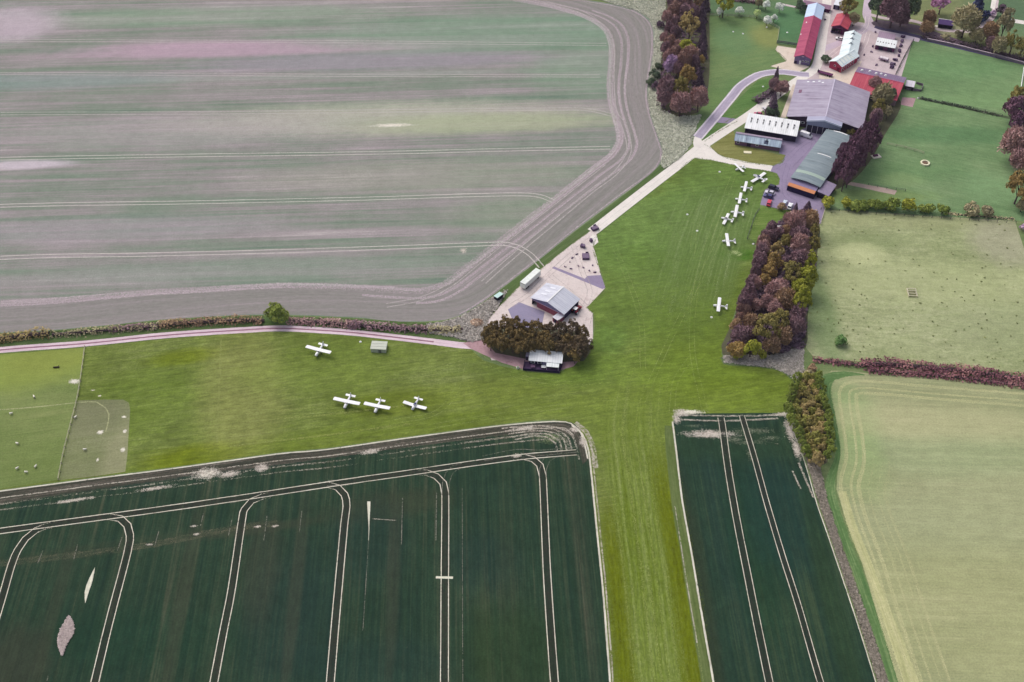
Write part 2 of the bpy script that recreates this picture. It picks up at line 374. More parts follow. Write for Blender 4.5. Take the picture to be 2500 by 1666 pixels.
# --- airfield grass
WA = adir((560, 1130), (1200, 1040))
AIR = [(-300, 885), (0, 864), (209, 848), (383, 830), (600, 813), (753, 813), (957, 831), (1148, 852), (1180, 880), (1275, 905), (1370, 908), (1425, 860), (1449, 830), (1450, 765), (1431, 752), (1451, 732), (1478, 702), (1461, 650), (1450, 602), (1466, 558), (1560, 485), (1661, 411), (1694, 388), (1745, 393), (1817, 409), (1881, 419),
       (1897, 425), (1904, 437), (1901, 451), (1868, 462), (1859, 489), (1856, 502), (1846, 540), (1842, 596), (1846, 612), (1830, 672), (1807, 723), (1787, 784), (1768, 841), (1761, 863), (1768, 884), (1832, 890), (1888, 897), (1925, 914), (1940, 930), (1944, 953), (1930, 985), (1917, 1008),
       (1700, 1010), (1650, 1012), (1640, 1037), (1644, 1046), (1666, 1225), (1687, 1343), (1714, 1505), (1742, 1663), (1775, 1850), (1530, 1850), (1488, 1663), (1471, 1446), (1456, 1297), (1441, 1144), (1433, 1093), (1412, 1036), (1352, 1025), (1225, 1036), (1012, 1064), (800, 1094), (689, 1104), (536, 1125), (383, 1146), (249, 1163), (0, 1196), (-300, 1236)]
OL, YG_, GR_ = C(98, 116, 30), C(104, 117, 20), C(122, 136, 84)
bl = [((480, 1115), 22, 7, WA, .85, YG_), ((450, 872), 16, 5, WA, .7, YG_), ((380, 980), 26, 22, WA, .4, C(98, 120, 46)), ((590, 960), 18, 40, WA, .5, C(138, 140, 84)), ((800, 900), 40, 14, WA, .4, C(112, 130, 58)), ((960, 985), 22, 8, WA, .6, C(100, 114, 30)),
      ((1000, 1045), 90, 6, WA, .45, C(100, 117, 36)), ((1180, 960), 34, 9, WA, .45, C(106, 120, 44)), ((1600, 560), 60, 34, 0, .7, C(102, 130, 70)), ((1800, 470), 34, 40, 0, .6, C(92, 122, 62)), ((1560, 700), 40, 40, 0, .5, C(96, 124, 58)), ((1700, 800), 26, 34, 0, .6, C(92, 112, 38)),
      ((1780, 950), 40, 16, 0, .7, C(98, 117, 34)), ((1480, 830), 10, 10, 0, .6, C(90, 118, 54)), ((1570, 1000), 40, 20, 0, .4, C(116, 134, 56)), ((1500, 900), 60, 10, 0, .4, C(104, 128, 56)), ((1795, 622), 10, 5, 0, .9, C(66, 104, 30)), ((1700, 900), 30, 14, 0, .4, C(108, 128, 40)),
      ((1400, 900), 20, 10, 0, .5, C(96, 120, 44)), ((1800, 690), 12, 50, adir((1760, 850), (1850, 600)), .5, C(84, 106, 36))]
m_air = field_mat('mown airfield grass', [(0, C(82, 100, 40)), (.35, C(97, 112, 49)), (.65, C(110, 123, 64)), (1, C(132, 141, 88))], WA, 1.6, 24, (.26, .22, .3, .22), (.35, .65), bl, mott=.26, dash=.26, speck=(.55, .72, C(92, 104, 34)))
sheet('airfield', AIR, m_air, .02, True)
# runway: mown strip, streaks along it
RA = [(1466, 850), (1440, 1030), (1448, 1144), (1463, 1297), (1478, 1446), (1497, 1663), (1535, 1850)]
RB = [(1690, 850), (1634, 1030), (1648, 1144), (1676, 1297), (1702, 1446), (1736, 1663), (1770, 1850)]
m_run = strip_mat('runway grass', [(0, C(86, 102, 26)), (.35, C(100, 117, 40)), (.65, C(112, 128, 60)), (1, C(136, 147, 92))], 1.6, 60, (.33, .67), (.3, .15), amax=.9, fade=80, grain=.32)
band('runway', RA, RB, m_run, .04, 120, nacross=6)
m_runY = strip_mat('yellow green runway side', [(0, C(84, 94, 8)), (.6, C(97, 108, 16)), (1, C(112, 122, 44))], 1.0, 40, (.3, .7), (.45, .45), amax=.9, fade=40, grain=.32)
def between(t): return [(a[0]*(1-t)+b[0]*t, a[1]*(1-t)+b[1]*t) for a, b in zip(RA, RB)]
ribbon('runway', between(.84)[1:], 14, m_runY, .06); ribbon('runway', between(.13)[2:], 11, m_runY, .062)
m_runL = strip_mat('pale mown streak', [(0, C(128, 140, 74)), (1, C(158, 166, 112))], .5, 40, (.3, .7), (.45, .45), amax=.2, fade=60)
for k, (t, i0, w) in enumerate([(.3, 0, 1.2), (.42, 0, 2.0), (.5, 1, 1.6), (.58, 0, 1.2), (.68, 1, 1.8), (.92, 2, .8), (.22, 1, .8)]): ribbon('runway', between(t)[i0:], w, m_runL, .064+.002*k)
APA, APB = [(1640, 440), (1600, 520), (1560, 620), (1520, 740), (1490, 860)], [(1892, 424), (1862, 500), (1830, 620), (1796, 740), (1766, 862)]
LA = sum((g(*APA[i])-g(*APA[i+1])).length+(g(*APB[i])-g(*APB[i+1])).length for i in range(4))/2
m_apr = strip_mat('apron grass', [(0, C(84, 106, 52)), (.35, C(97, 119, 64)), (.65, C(108, 127, 76)), (1, C(130, 146, 100))], 1.4, 40, (.34, .66), (.4, .12), amax=.72, fade=30, fade2=(LA*.45, LA), grain=.18)
band('grass', APA, APB, m_apr, .045, 120, nacross=8)
# wheel marks of aircraft in the grass
m_gtrk = strip_mat('pale tyre mark in grass', [(0, C(126, 142, 80)), (1, C(150, 160, 106))], .5, 20, (.3, .7), (.3, .3), brk=.46, brkscale=1, brkstretch=20, amax=.4)
for k, (ln, o) in enumerate([([(1720, 1000), (1690, 850), (1700, 700), (1740, 560), (1790, 430)], 1), ([(1560, 1000), (1640, 820), (1730, 640), (1790, 520)], 1), ([(1150, 855), (1240, 910), (1360, 935), (1500, 930)], 1), ([(1130, 890), (1110, 960), (1060, 1010), (960, 1030)], 1),
            ([(600, 1005), (760, 1005), (900, 995)], 1), ([(1148, 878), (1060, 905), (960, 920)], 1), ([(1500, 600), (1560, 760), (1570, 900)], 1), ([(1720, 480), (1700, 540), (1690, 620)], 1), ([(1540, 980), (1400, 990), (1250, 1010), (1060, 1040)], 1), ([(1690, 870), (1650, 930), (1640, 1010)], 1)]):
    for oo in (-o, o): ribbon('track', ln, .55, m_gtrk, .09+.002*k, oo)
m_scuff = strip_mat('pale mown streak across', [(0, C(128, 138, 70)), (1, C(150, 154, 100))], .5, 30, (.3, .7), (.3, .3), brk=.46, brkscale=.8, brkstretch=25, amax=.5)
for k, ln in enumerate([[(600, 1030), (800, 1012), (1000, 990)], [(600, 1010), (760, 995)], [(560, 1090), (800, 1062), (1000, 1035)], [(540, 830), (535, 960), (530, 1080)]]): ribbon('track', ln, 1.6, m_scuff, .11+.002*k)
m_bare = patch_mat('worn pale grass', C(128, 146, 92), C(170, 180, 130), (.4, .8), .4, .9)
patch('grass', 1796, 617, 3.4, 2.6, 0, m_bare, .05); patch('grass', 1806, 622, 2.5, 1.2, .6, m_bare, .052)
# --- paddocks at the far left
m_pl = field_mat('grazed turf', [(0, C(98, 116, 62)), (.5, C(114, 129, 76)), (1, C(134, 142, 92))], WA, 3, 40, (.25, .2, .35, .2), (.34, .66), [((40, 900), 40, 14, WA, .8, C(134, 148, 72)), ((120, 880), 20, 8, WA, .6, C(132, 142, 70)), ((120, 1120), 30, 9, WA, .5, C(108, 124, 70))])
sheet('paddock', [(-300, 890), (0, 866), (208, 850), (198, 923), (189, 976), (173, 1040), (156, 1107), (143, 1172), (0, 1194), (-300, 1234)], m_pl, .035, False)
m_pl2 = field_mat('worn grazed turf', [(0, C(108, 118, 76)), (.5, C(122, 128, 92)), (1, C(146, 146, 116))], WA, 3, 40, (.2, .2, .35, .25), (.34, .66), [((230, 1010), 14, 12, 0, .5, C(112, 114, 88)), ((300, 1110), 8, 20, 0, .5, C(150, 148, 118))])
sheet('paddock', [(190, 978), (250, 976), (300, 976), (314, 983), (318, 1000), (314, 1060), (311, 1110), (306, 1152), (240, 1162), (144, 1173), (157, 1107), (174, 1040)], m_pl2, .04, False)
m_path = strip_mat('trodden path', [(0, C(150, 154, 112)), (1, C(182, 182, 142))], .5, 20, feather=(.3, .3), brk=.42, amax=.75)
ribbon('path', [(-50, 1004), (0, 1001), (100, 993), (190, 983), (236, 982), (258, 996), (266, 1012), (262, 1040), (258, 1055)], .9, m_path, .07)
for k, (x, y, rx, ry) in enumerate([(180, 932, 3.6, 2.3), (227, 953, 1.4, .5), (244, 967, 1.4, .8), (245, 1056, 2.0, 1.6), (303, 1018, 1.6, 1.0), (305, 1053, 1.1, 1.6), (300, 1098, 1.6, 1.8), (238, 1123, .8, 1.4)]): patch('chalk_patch', x, y, rx, ry, 0, m_chalk, .08+.002*k)
# --- dark arable field, left of the runway
NA = adir((1085, 1666), (1085, 1300))
DK = [(-300, 1238), (0, 1198), (249, 1165), (383, 1148), (536, 1127), (689, 1106), (800, 1096), (1012, 1066), (1225, 1038), (1352, 1028), (1395, 1031), (1414, 1043), (1433, 1093), (1441, 1144), (1456, 1297), (1471, 1446), (1488, 1663), (1510, 1900), (-400, 2000), (-500, 1400)]
bl = [((250, 1340), 60, 3, adir((0, 1385), (680, 1285)), .2, C(66, 68, 52)), ((640, 1290), 22, 2.6, adir((0, 1385), (680, 1285)), .3, C(72, 70, 56)), ((950, 1235), 26, 7, adir((0, 1385), (680, 1285)), .45, C(60, 64, 48)), ((1425, 1400), 60, 3, NA, .22, C(58, 62, 52)), ((900, 1320), 16, 20, 0, .35, C(33, 54, 52)), ((700, 1500), 16, 30, 0, .35, C(35, 55, 54)),
      ((560, 1130), 80, 5, adir((0, 1297), (900, 1170)), .6, C(36, 58, 56)), ((1180, 1370), 14, 14, 0, .35, C(33, 54, 53)), ((300, 1560), 40, 12, 0, .35, C(28, 60, 44)), ((900, 1620), 30, 10, 0, .35, C(33, 56, 53)), ((30, 1620), 14, 16, 0, .5, C(58, 58, 48)), ((720, 1450), 50, 2.5, NA, .5, C(62, 68, 55)), ((440, 1480), 50, 3, NA, .45, C(64, 68, 54)), ((960, 1420), 40, 2.5, NA, .5, C(60, 66, 54)), ((1240, 1450), 50, 3, NA, .4, C(54, 66, 50)), ((1180, 1590), 30, 3, NA, .5, C(52, 68, 46)), ((640, 1380), 26, 7, NA, .5, C(58, 64, 52)), ((150, 1420), 40, 2.5, NA, .4, C(60, 66, 52)), ((1250, 1600), 18, 20, 0, .5, C(42, 62, 36))]
m_dk = field_mat('dark green winter crop', [(0, C(31, 52, 43)), (.4, C(40, 61, 46)), (.65, C(51, 67, 51)), (1, C(82, 84, 68))], NA, 3.6, 130, (.38, .34, .2, .08), (.38, .64), bl, dash=.16, mott=.14, speck=(.35, .76, C(54, 66, 54)))
sheet('field', DK, m_dk, .03, False)
top = [(-300, 1238), (0, 1198), (249, 1165), (383, 1148), (536, 1127), (689, 1106), (800, 1096), (1012, 1066), (1225, 1038), (1352, 1028), (1395, 1033), (1416, 1050), (1428, 1080), (1437, 1120)]
low = [(-300, 1283), (0, 1243), (249, 1204), (383, 1184), (536, 1162), (689, 1142), (800, 1128), (1012, 1098), (1225, 1073), (1330, 1062), (1375, 1066), (1396, 1080), (1408, 1104), (1418, 1140)]
m_hd = strip_mat('brown trampled headland', [(0, C(52, 56, 46)), (.4, C(72, 70, 62)), (.7, C(98, 92, 84)), (1, C(150, 142, 130))], .8, 50, (.34, .72), (.0, .45), brk=.28, brkscale=.25, brkstretch=14, amax=.9)
band('headland', top, low, m_hd, .05, 260, nacross=6)
m_wl = strip_mat('chalky edge line', [(0, C(180, 176, 160)), (1, C(226, 222, 210))], .6, 10, feather=(.3, .3), brk=.36, brkscale=1.4, brkstretch=5)
m_wl2 = strip_mat('broken chalky streak', [(0, C(150, 142, 130)), (1, C(204, 196, 184))], .6, 10, feather=(.3, .3), brk=.47, brkscale=1.1, brkstretch=14, amax=.9)
m_wl3 = strip_mat('scattered chalky streak', [(0, C(120, 112, 100)), (1, C(190, 182, 170))], .6, 10, feather=(.3, .3), brk=.52, brkscale=.35, brkstretch=9, amax=.8)
ribbon('headland', top, .9, m_wl, .07, -.3)
for k, (o, w) in enumerate([(-3.4, 1.0), (-6.2, 1.6), (-8.8, 1.2)]): ribbon('headland', top, w, m_wl3 if k else m_wl2, .072+.002*k, o)
pr = [(1395, 1040), (1420, 1060), (1434, 1095), (1441, 1144), (1456, 1297), (1471, 1446), (1488, 1663), (1505, 1850)]
ribbon('headland', pr, 1.0, m_wl, .09, .2); ribbon('headland', [(x+9, y) for x, y in pr[3:]], 1.0, m_wl2, .092, 0); ribbon('headland', pr[:4], 3.5, m_wl2, .094, 2)
for k in range(5):       # turning arcs in the top right corner
    ribbon('headland', [(1225+k*8, 1046+k*7), (1300+k*2, 1040+k*6), (1360-k*6, 1044+k*6), (1396-k*10, 1062+k*5), (1408-k*12, 1094+k*4)], 1.3, m_wl2, .096+.002*k)
m_arc = patch_mat('thin pale crop', C(76, 92, 62), C(146, 156, 116), (.5, 1.0), .3, .8)
patch('crop', 1345, 1068, 12, 6, 0, m_arc, .062)
for k, (x, y, rx, ry) in enumerate([(505, 1156, 9, 5), (560, 1158, 8, 3), (640, 1142, 5, 4), (905, 1103, 8, 2.2), (1280, 1046, 10, 2), (1402, 1050, 4, 3), (1425, 1080, 3, 5), (380, 1192, 12, 1.6), (180, 1222, 14, 1.4), (1262, 1113, 4, 2)]): patch('chalk_patch', x, y, rx, ry, WA, m_chalk2 if k not in (0,) else patch_mat('trampled chalk', C(150, 142, 130), C(226, 220, 208), (.4, .85), .45), .11+.002*k)
# tramlines
m_dark = strip_mat('dark bare soil of the tramline', [(0, C(40, 46, 42)), (1, C(64, 58, 55))], 1, 20, feather=(.2, .2), brk=.2, amax=.5)
m_tw = strip_mat('white chalky wheel rut', [(0, C(188, 180, 164)), (1, C(232, 226, 212))], .5, 12, feather=(.4, .4), brk=.36, brkscale=1.2, brkstretch=10)
m_tf = strip_mat('faint wheel rut', [(0, C(104, 106, 96)), (1, C(150, 146, 136))], .5, 12, feather=(.3, .3), brk=.44, brkscale=1.2, brkstretch=12, amax=.8)
HL = [(-300, 1345), (-60, 1306), (0, 1297), (268, 1261), (450, 1236), (627, 1210), (850, 1176), (1004, 1154), (1140, 1134), (1267, 1117), (1330, 1111), (1407, 1105)]
m_twf = strip_mat('white chalky wheel rut fading in', [(0, C(188, 180, 164)), (1, C(232, 226, 212))], .5, 12, feather=(.4, .4), brk=.36, brkscale=1.2, brkstretch=10, fade=9)
m_darkf = strip_mat('dark soil fading in', [(0, C(40, 46, 42)), (1, C(64, 58, 55))], 1, 20, feather=(.2, .2), brk=.2, fade=9, amax=.5)
def tram(ln, z, gauge=2.3, w=.6, faint=False, dark=True, zd=None, fade=False):
    if dark: ribbon('track', ln, gauge+.5, m_darkf if fade else m_dark, zd or z-.03)
    for o in (-gauge/2, gauge/2): ribbon('track', ln, w, m_tf if faint else (m_twf if fade else m_tw), z, o)
tram(HL, .3, 2.4, .66, zd=.125)
T = [[(141, 1279), (110, 1286), (88, 1295), (62, 1316), (44, 1342), (28, 1380), (0, 1477), (-50, 1640)], [(240, 1262), (268, 1262), (294, 1267), (311, 1283), (317, 1307), (311, 1350), (268, 1515), (230, 1672), (195, 1820)],
     [(670, 1207), (640, 1213), (614, 1224), (597, 1244), (590, 1275), (566, 1437), (544, 1550), (521, 1672), (495, 1820)], [(775, 1184), (800, 1184), (825, 1191), (841, 1208), (846, 1236), (841, 1276), (822, 1483), (806, 1672), (795, 1820)],
     [(1010, 1154), (1040, 1154), (1065, 1163), (1082, 1180), (1087, 1205), (1086, 1425), (1085, 1672), (1085, 1820)], [(1245, 1117), (1275, 1115), (1302, 1122), (1318, 1136), (1325, 1162), (1336, 1408), (1354, 1672), (1366, 1820)]]
for k, t in enumerate(T): tram(t, .16+.01*k, 2.4, .6, zd=.13+.002*k, fade=True)
for k, (ln, f) in enumerate([([(1130, 1138), (1110, 1143), (1096, 1157), (1089, 1178), (1087, 1210)], 1), ([(1375, 1107), (1350, 1113), (1334, 1124), (1326, 1145), (1325, 1170)], 1), ([(560, 1222), (600, 1214), (640, 1207)], 1), ([(900, 1167), (850, 1178), (800, 1180)], 1), ([(1180, 1120), (1262, 1104), (1320, 1106), (1407, 1098)], 1)]):
    tram(ln, .24+.01*k, 2.4, .45, True, False)
m_cr = strip_mat('bare strip', [(0, C(196, 194, 176)), (1, C(226, 224, 208))], .6, 12, feather=(.1, .1))
ribbon('headland', [(1064, 1410), (1106, 1411)], 1.0, m_cr, .31)
lay('headland', gl([(896, 1225), (900, 1290), (899.5, 1320)]), gl([(905, 1225), (902, 1290), (900.5, 1320)]), m_cr, .31)
ribbon('headland', [(900, 1320), (893, 1430), (886, 1540)], .35, m_tf, .31); ribbon('headland', [(1128.5, 1193), (1129, 1400), (1130, 1666), (1131, 1800)], .3, m_tf, .31)
ribbon('headland', [(232, 1386), (222, 1415), (212, 1445), (208, 1473)], 1.7, m_cr, .31, 0, 2.0, True)
ribbon('headland', [(910, 1267), (967, 1271)], .7, m_wl2, .31)
for x0, y0, x1, y1 in [(388, 1297, 378, 1333), (497, 1254, 490, 1284), (566, 1270, 558, 1308), (652, 1260, 644, 1320), (298, 1312, 287, 1345), (737, 1248, 731, 1300), (105, 1345, 92, 1376), (190, 1330, 180, 1366), (1066, 1202, 1064, 1320), (983, 1216, 980, 1330), (118, 1650, 115, 1662)]: ribbon('headland', [(x0, y0), (x1, y1)], .55, m_tf, .312)
m_fb = strip_mat('thin brownish crop', [(0, C(66, 72, 56)), (1, C(112, 108, 90))], 1, 6, feather=(.3, .3), brk=.46, brkscale=.5, brkstretch=3, amax=.4)
ribbon('crop', [(-60, 1384), (0, 1376), (325, 1337), (566, 1291), (677, 1278)], 5.0, m_fb, .115)
for k, (x, y) in enumerate([(365, 1330), (480, 1305), (475, 1285), (630, 1286), (672, 1285)]): patch('chalk_patch', x, y, 2.6, 1.0, WA, m_chalk2, .314+.002*k)
# --- dark arable field, right of the runway
DR = [(1641, 1037), (1652, 1014), (1700, 1010), (1915, 1008), (1933, 1046), (1963, 1124), (1994, 1229), (2020, 1304), (2060, 1422), (2099, 1540), (2138, 1666), (2190, 1850), (1772, 1850), (1742, 1663), (1714, 1505), (1687, 1343), (1666, 1225), (1644, 1046)]
NB = adir((1878, 1666), (1797, 1260))
bl = [((1760, 1250), 60, 5, NB, .35, C(33, 55, 54)), ((1840, 1340), 40, 10, NB, .5, C(30, 60, 40)), ((1900, 1250), 14, 30, 0, .5, C(26, 54, 52)), ((1715, 1480), 60, 4, NB, .5, C(52, 58, 40)), ((1800, 1085), 40, 9, 0, .6, C(42, 64, 44)), ((2040, 1500), 60, 4, NB, .5, C(44, 64, 40))]
m_dr = field_mat('dark green crop by the runway', [(0, C(31, 53, 45)), (.5, C(40, 62, 48)), (1, C(62, 78, 56))], NB, 3.4, 120, (.38, .32, .22, .08), (.38, .64), bl, dash=.16, mott=.14)
sheet('field', DR, m_dr, .03, False)
tram([(1760, 1020), (1763, 1035), (1777, 1140), (1797, 1260), (1823, 1393), (1845, 1505), (1878, 1666), (1915, 1840)], .18, 2.3, .5)
tram([(1811, 1015), (1843, 1122), (1871, 1225), (1910, 1356), (1949, 1479), (2003, 1666), (2060, 1840)], .2, 1.9, .5)
ribbon('headland', [(1642, 1030), (1644, 1046), (1652, 1110), (1666, 1225), (1687, 1343), (1714, 1505), (1742, 1666), (1768, 1830)], 1.0, m_wl, .1)
ribbon('headland', [(1648, 1236), (1670, 1380), (1690, 1500), (1702, 1570)], .7, m_wl2, .1)
m_vg = strip_mat('verge grass beside the runway', [(0, C(80, 97, 50)), (1, C(106, 118, 74))], 1, 20, feather=(.3, .2), brk=.25, brkscale=.3)
ribbon('verge', [(1636, 1040), (1640, 1110), (1654, 1230), (1675, 1345), (1700, 1500), (1728, 1666), (1755, 1830)], 5.0, m_vg, .07)
ribbon('headland', [(1650, 1012), (1760, 1016), (1900, 1014)], 1.6, m_wl2, .1); ribbon('headland', [(1650, 1024), (1760, 1028), (1900, 1022)], 1.6, m_wl2, .102)
for k, (x, y, rx, ry, mm) in enumerate([(1664, 1008, 6, 4, 1), (1652, 1022, 3, 5, 1), (1690, 1006, 8, 1.6, 0), (1910, 1012, 7, 2.0, 1), (1930, 1050, 4, 12, 1), (1945, 1095, 3, 10, 1), (1735, 1060, 20, 4, 2), (1840, 1052, 22, 4, 2), (1790, 1074, 14, 3, 2), (1830, 1080, 16, 3, 2), (1772, 1110, 4, 9, 2), (1835, 1110, 5, 8, 2), (1880, 1070, 10, 3, 2), (1700, 1040, 10, 2, 2)]):
    patch('chalk_patch', x, y, rx, ry, 0, (m_chalk, m_chalk2, patch_mat('patchy thin crop', C(70, 84, 62), C(150, 152, 134), (.62, 1.0), .45, .55) if k == 7 else bpy.data.materials.get('patchy thin crop') or m_chalk2)[mm], .11+.002*k)
ribbon('headland', [(1950, 1130), (1975, 1190), (1985, 1215)], 1.5, m_wl2, .18); ribbon('headland', [(1935, 1150), (1955, 1195)], 1.2, m_wl2, .182)
for k in range(2): ribbon('headland', [(1770+k*5, 1085-k*16), (1800, 1074-k*8), (1850, 1074-k*9), (1900, 1085-k*9)], 1.0, m_wl3, .184+.002*k)
ribbon('headland', [(1915, 1008), (1933, 1046), (1963, 1124), (1994, 1229), (2020, 1304), (2060, 1422), (2099, 1540), (2138, 1666), (2180, 1810)], .55, m_wl, .12)
# --- pale field, far right
PN = adir((2182, 1666), (2099, 1374)); PE = adir((2140, 1000), (2500, 1010))
PR = [(2010, 925), (2030, 905), (2123, 912), (2283, 924), (2500, 941), (2900, 975), (2900, 1900), (2260, 1850), (2192, 1666), (2150, 1527), (2104, 1374), (2062, 1260), (2042, 1195), (2048, 1130), (2046, 1060), (2030, 1000), (2018, 960)]
bl = [((2080, 1030), 12, 22, 0, .8, C(142, 162, 112)), ((2300, 1110), 50, 12, PE, .45, C(150, 164, 124)), ((2250, 1030), 60, 10, PE, .5, C(180, 178, 138)), ((2250, 1300), 40, 14, PE, .4, C(154, 160, 122)), ((2450, 1250), 60, 20, PE, .4, C(164, 168, 132)), ((2090, 1130), 12, 20, 0, .5, C(140, 158, 106)), ((2400, 1500), 60, 30, PE, .4, C(162, 164, 118))]
m_pr = field_mat('pale straw green ley', [(0, C(131, 140, 102)), (.4, C(146, 151, 113)), (.7, C(158, 161, 123)), (1, C(179, 178, 140))], PE, 3.0, 50, (.35, .25, .25, .15), (.34, .66), bl)
sheet('field', PR, m_pr, .03, True)
gA = [(2110, 914), (2060, 905), (2008, 912), (2000, 935), (2010, 975), (2022, 1030), (2040, 1100), (2016, 1160), (2010, 1190), (2036, 1280), (2080, 1400), (2122, 1527), (2160, 1650), (2206, 1800)]
gB = [(2112, 918), (2075, 922), (2040, 935), (2036, 955), (2040, 985), (2050, 1040), (2056, 1110), (2046, 1165), (2046, 1200), (2072, 1290), (2115, 1400), (2160, 1527), (2202, 1666), (2245, 1810)]
m_gv = strip_mat('green uncut margin', [(0, C(72, 104, 62)), (.5, C(92, 122, 74)), (1, C(134, 150, 106))], 1.2, 20, (.3, .7), (.15, .4), brk=.26, brkscale=.3)
band('verge', gA, gB, m_gv, .06, 150, nacross=4)
m_sw = strip_mat('straw streaks', [(0, C(160, 160, 118)), (.6, C(188, 186, 142)), (1, C(210, 204, 164))], .7, 40, (.3, .7), (.3, .3), brk=.38, brkscale=.5, brkstretch=16, amax=.5)
m_swf = strip_mat('straw streaks fading in', [(0, C(160, 160, 118)), (1, C(196, 192, 150))], .7, 40, (.3, .7), (.4, .4), brk=.4, brkscale=.5, brkstretch=16, amax=.45, fade=60)
cur = [(2500, 962), (2283, 945), (2150, 933), (2085, 932), (2054, 946), (2050, 980), (2062, 1060), (2066, 1120), (2052, 1180), (2068, 1260), (2108, 1370), (2152, 1520), (2198, 1666), (2240, 1810)]
for k, (o, w) in enumerate([(0, 2.2), (3.6, 1.6), (6.2, 2.4), (9.5, 1.8), (12.5, 1.2), (15, 2.4)]):
    ribbon('track', cur if k < 3 else cur[6:], w, m_sw if k < 3 else m_swf, .075+.002*k, o)
band('crop', [(2040, 1200), (2064, 1290), (2106, 1400), (2152, 1527), (2195, 1666), (2238, 1810)], [(2075, 1200), (2104, 1290), (2152, 1400), (2206, 1527), (2262, 1666), (2320, 1810)], strip_mat('dry pale sward', [(0, C(158, 160, 112)), (.5, C(180, 180, 132)), (1, C(206, 202, 158))], .8, 30, (.3, .7), (.3, .5), brk=.26, brkscale=.3, brkstretch=12, amax=.9), .07, 120)
# weedy margin between the two fields
gx = [(1935, 1040), (1968, 1124), (1999, 1229), (2025, 1304), (2065, 1422), (2104, 1540), (2143, 1666), (2185, 1810)]
gy = [(1988, 1040), (2003, 1150), (2020, 1225), (2047, 1310), (2090, 1435), (2130, 1550), (2171, 1676), (2213, 1815)]
m_wd = strip_mat('dead grey weeds', [(0, C(92, 90, 76)), (.5, C(124, 116, 106)), (1, C(160, 152, 144))], 1, 4, (.3, .7), (.05, .3))
band('verge', gx, gy, m_wd, .08, 160)
# --- paddocks on the right
m_rp = field_mat('tussocky pale pasture', [(0, C(120, 132, 92)), (.35, C(141, 150, 108)), (.65, C(159, 165, 126)), (1, C(184, 185, 149))], PE, 2.2, 9, (.24, .16, .3, .3), (.34, .66), [((2120, 590), 20, 7, 0, .5, C(126, 140, 96)), ((2100, 620), 12, 8, 0, .6, C(190, 194, 148)), ((2200, 540), 70, 6, PE, .5, C(148, 152, 112)), ((2300, 690), 60, 16, PE, .4, C(176, 182, 136)), ((2450, 590), 16, 18, 0, .6, C(160, 156, 136)), ((2000, 760), 8, 40, 0, .6, C(104, 130, 84)), ((2450, 800), 30, 16, 0, .5, C(146, 154, 116))], 1.5, speck=(.42, .70, C(110, 122, 80)), mott=.13)
sheet('paddock', [(2008, 512), (2100, 517), (2230, 526), (2350, 532), (2478, 540), (2498, 600), (2520, 680), (2560, 920), (2500, 912), (2283, 893), (2123, 884), (1990, 876), (1968, 850), (1970, 780), (1985, 700), (1990, 640), (1998, 560)], m_rp, .03, False)
m_gp = field_mat('green paddock', [(0, C(90, 116, 80)), (.35, C(103, 131, 90)), (.65, C(116, 141, 100)), (1, C(140, 157, 116))], adir((2240, 240), (2460, 284)), 3.0, 30, (.25, .2, .4, .15), (.33, .67), [((2330, 330), 40, 9, PE, .7, C(86, 121, 82)), ((2200, 420), 30, 8, 0, .5, C(96, 128, 84)), ((2380, 250), 40, 8, 0, .5, C(122, 152, 104)), ((2110, 480), 34, 6, 0, .7, C(118, 138, 84)), ((2200, 440), 12, 6, 0, .5, C(130, 152, 104)), ((2430, 460), 16, 14, 0, .5, C(126, 156, 112)), ((2330, 160), 40, 14, 0, .4, C(102, 142, 94)), ((2440, 220), 26, 10, 0, .4, C(122, 150, 104))], 1.2, mott=.15, dash=.1)
sheet('paddock', [(2228, 98), (2250, 97), (2370, 128), (2500, 160), (2600, 180), (2600, 560), (2478, 538), (2230, 524), (2008, 510), (2002, 490), (2060, 430), (2120, 340), (2150, 250), (2186, 183)], m_gp, .03, False)
m_lawn = field_mat('lawn', [(0, C(88, 114, 72)), (.5, C(106, 130, 84)), (1, C(126, 142, 94))], .3, 4, 30, (.2, .2, .4, .2), (.34, .66), [((1880, 90), 12, 14, 0, .7, C(136, 140, 84)), ((1790, 100), 12, 18, 0, .4, C(92, 128, 92)), ((1760, 240), 18, 10, 0, .5, C(92, 122, 70)), ((1840, 215), 18, 10, 0, .5, C(84, 120, 72))])
sheet('grass', [(1722, 40), (1800, 43), (1850, 46), (1902, 72), (1897, 104), (1920, 150), (1885, 170), (1850, 182), (1820, 198), (1787, 236), (1745, 287), (1705, 332), (1690, 345), (1690, 300), (1722, 240), (1735, 180), (1727, 100)], m_lawn, .03, False)
m_lawn2 = field_mat('orchard grass', [(0, C(78, 104, 76)), (.5, C(94, 118, 84)), (1, C(118, 132, 96))], .3, 4, 30, (.2, .2, .4, .2), (.34, .66), [((1945, 60), 20, 26, 0, .8, C(80, 122, 84))])
sheet('grass', [(1722, -10), (1960, -10), (1975, 60), (1950, 112), (1897, 108), (1902, 70), (1850, 44), (1800, 41), (1722, 38)], m_lawn2, .03, False)
m_lawn3 = field_mat('garden grass', [(0, C(104, 112, 80)), (.5, C(124, 132, 92)), (1, C(148, 150, 108))], .3, 4, 30, (.2, .2, .4, .2), (.34, .66), [((2470, 30), 26, 30, 0, .9, C(84, 110, 84)), ((2320, 75), 24, 6, 0, .6, C(148, 146, 120)), ((2480, 80), 14, 16, 0, .7, C(104, 128, 94))])
sheet('garden', [(2225, -30), (2600, -30), (2600, 150), (2490, 140), (2330, 105), (2230, 75), (2205, 50), (2240, 30)], m_lawn3, .03, False)
m_grn = field_mat('mown green margin', [(0, C(72, 104, 54)), (.5, C(88, 120, 66)), (1, C(110, 134, 84))], .3, 4, 30)
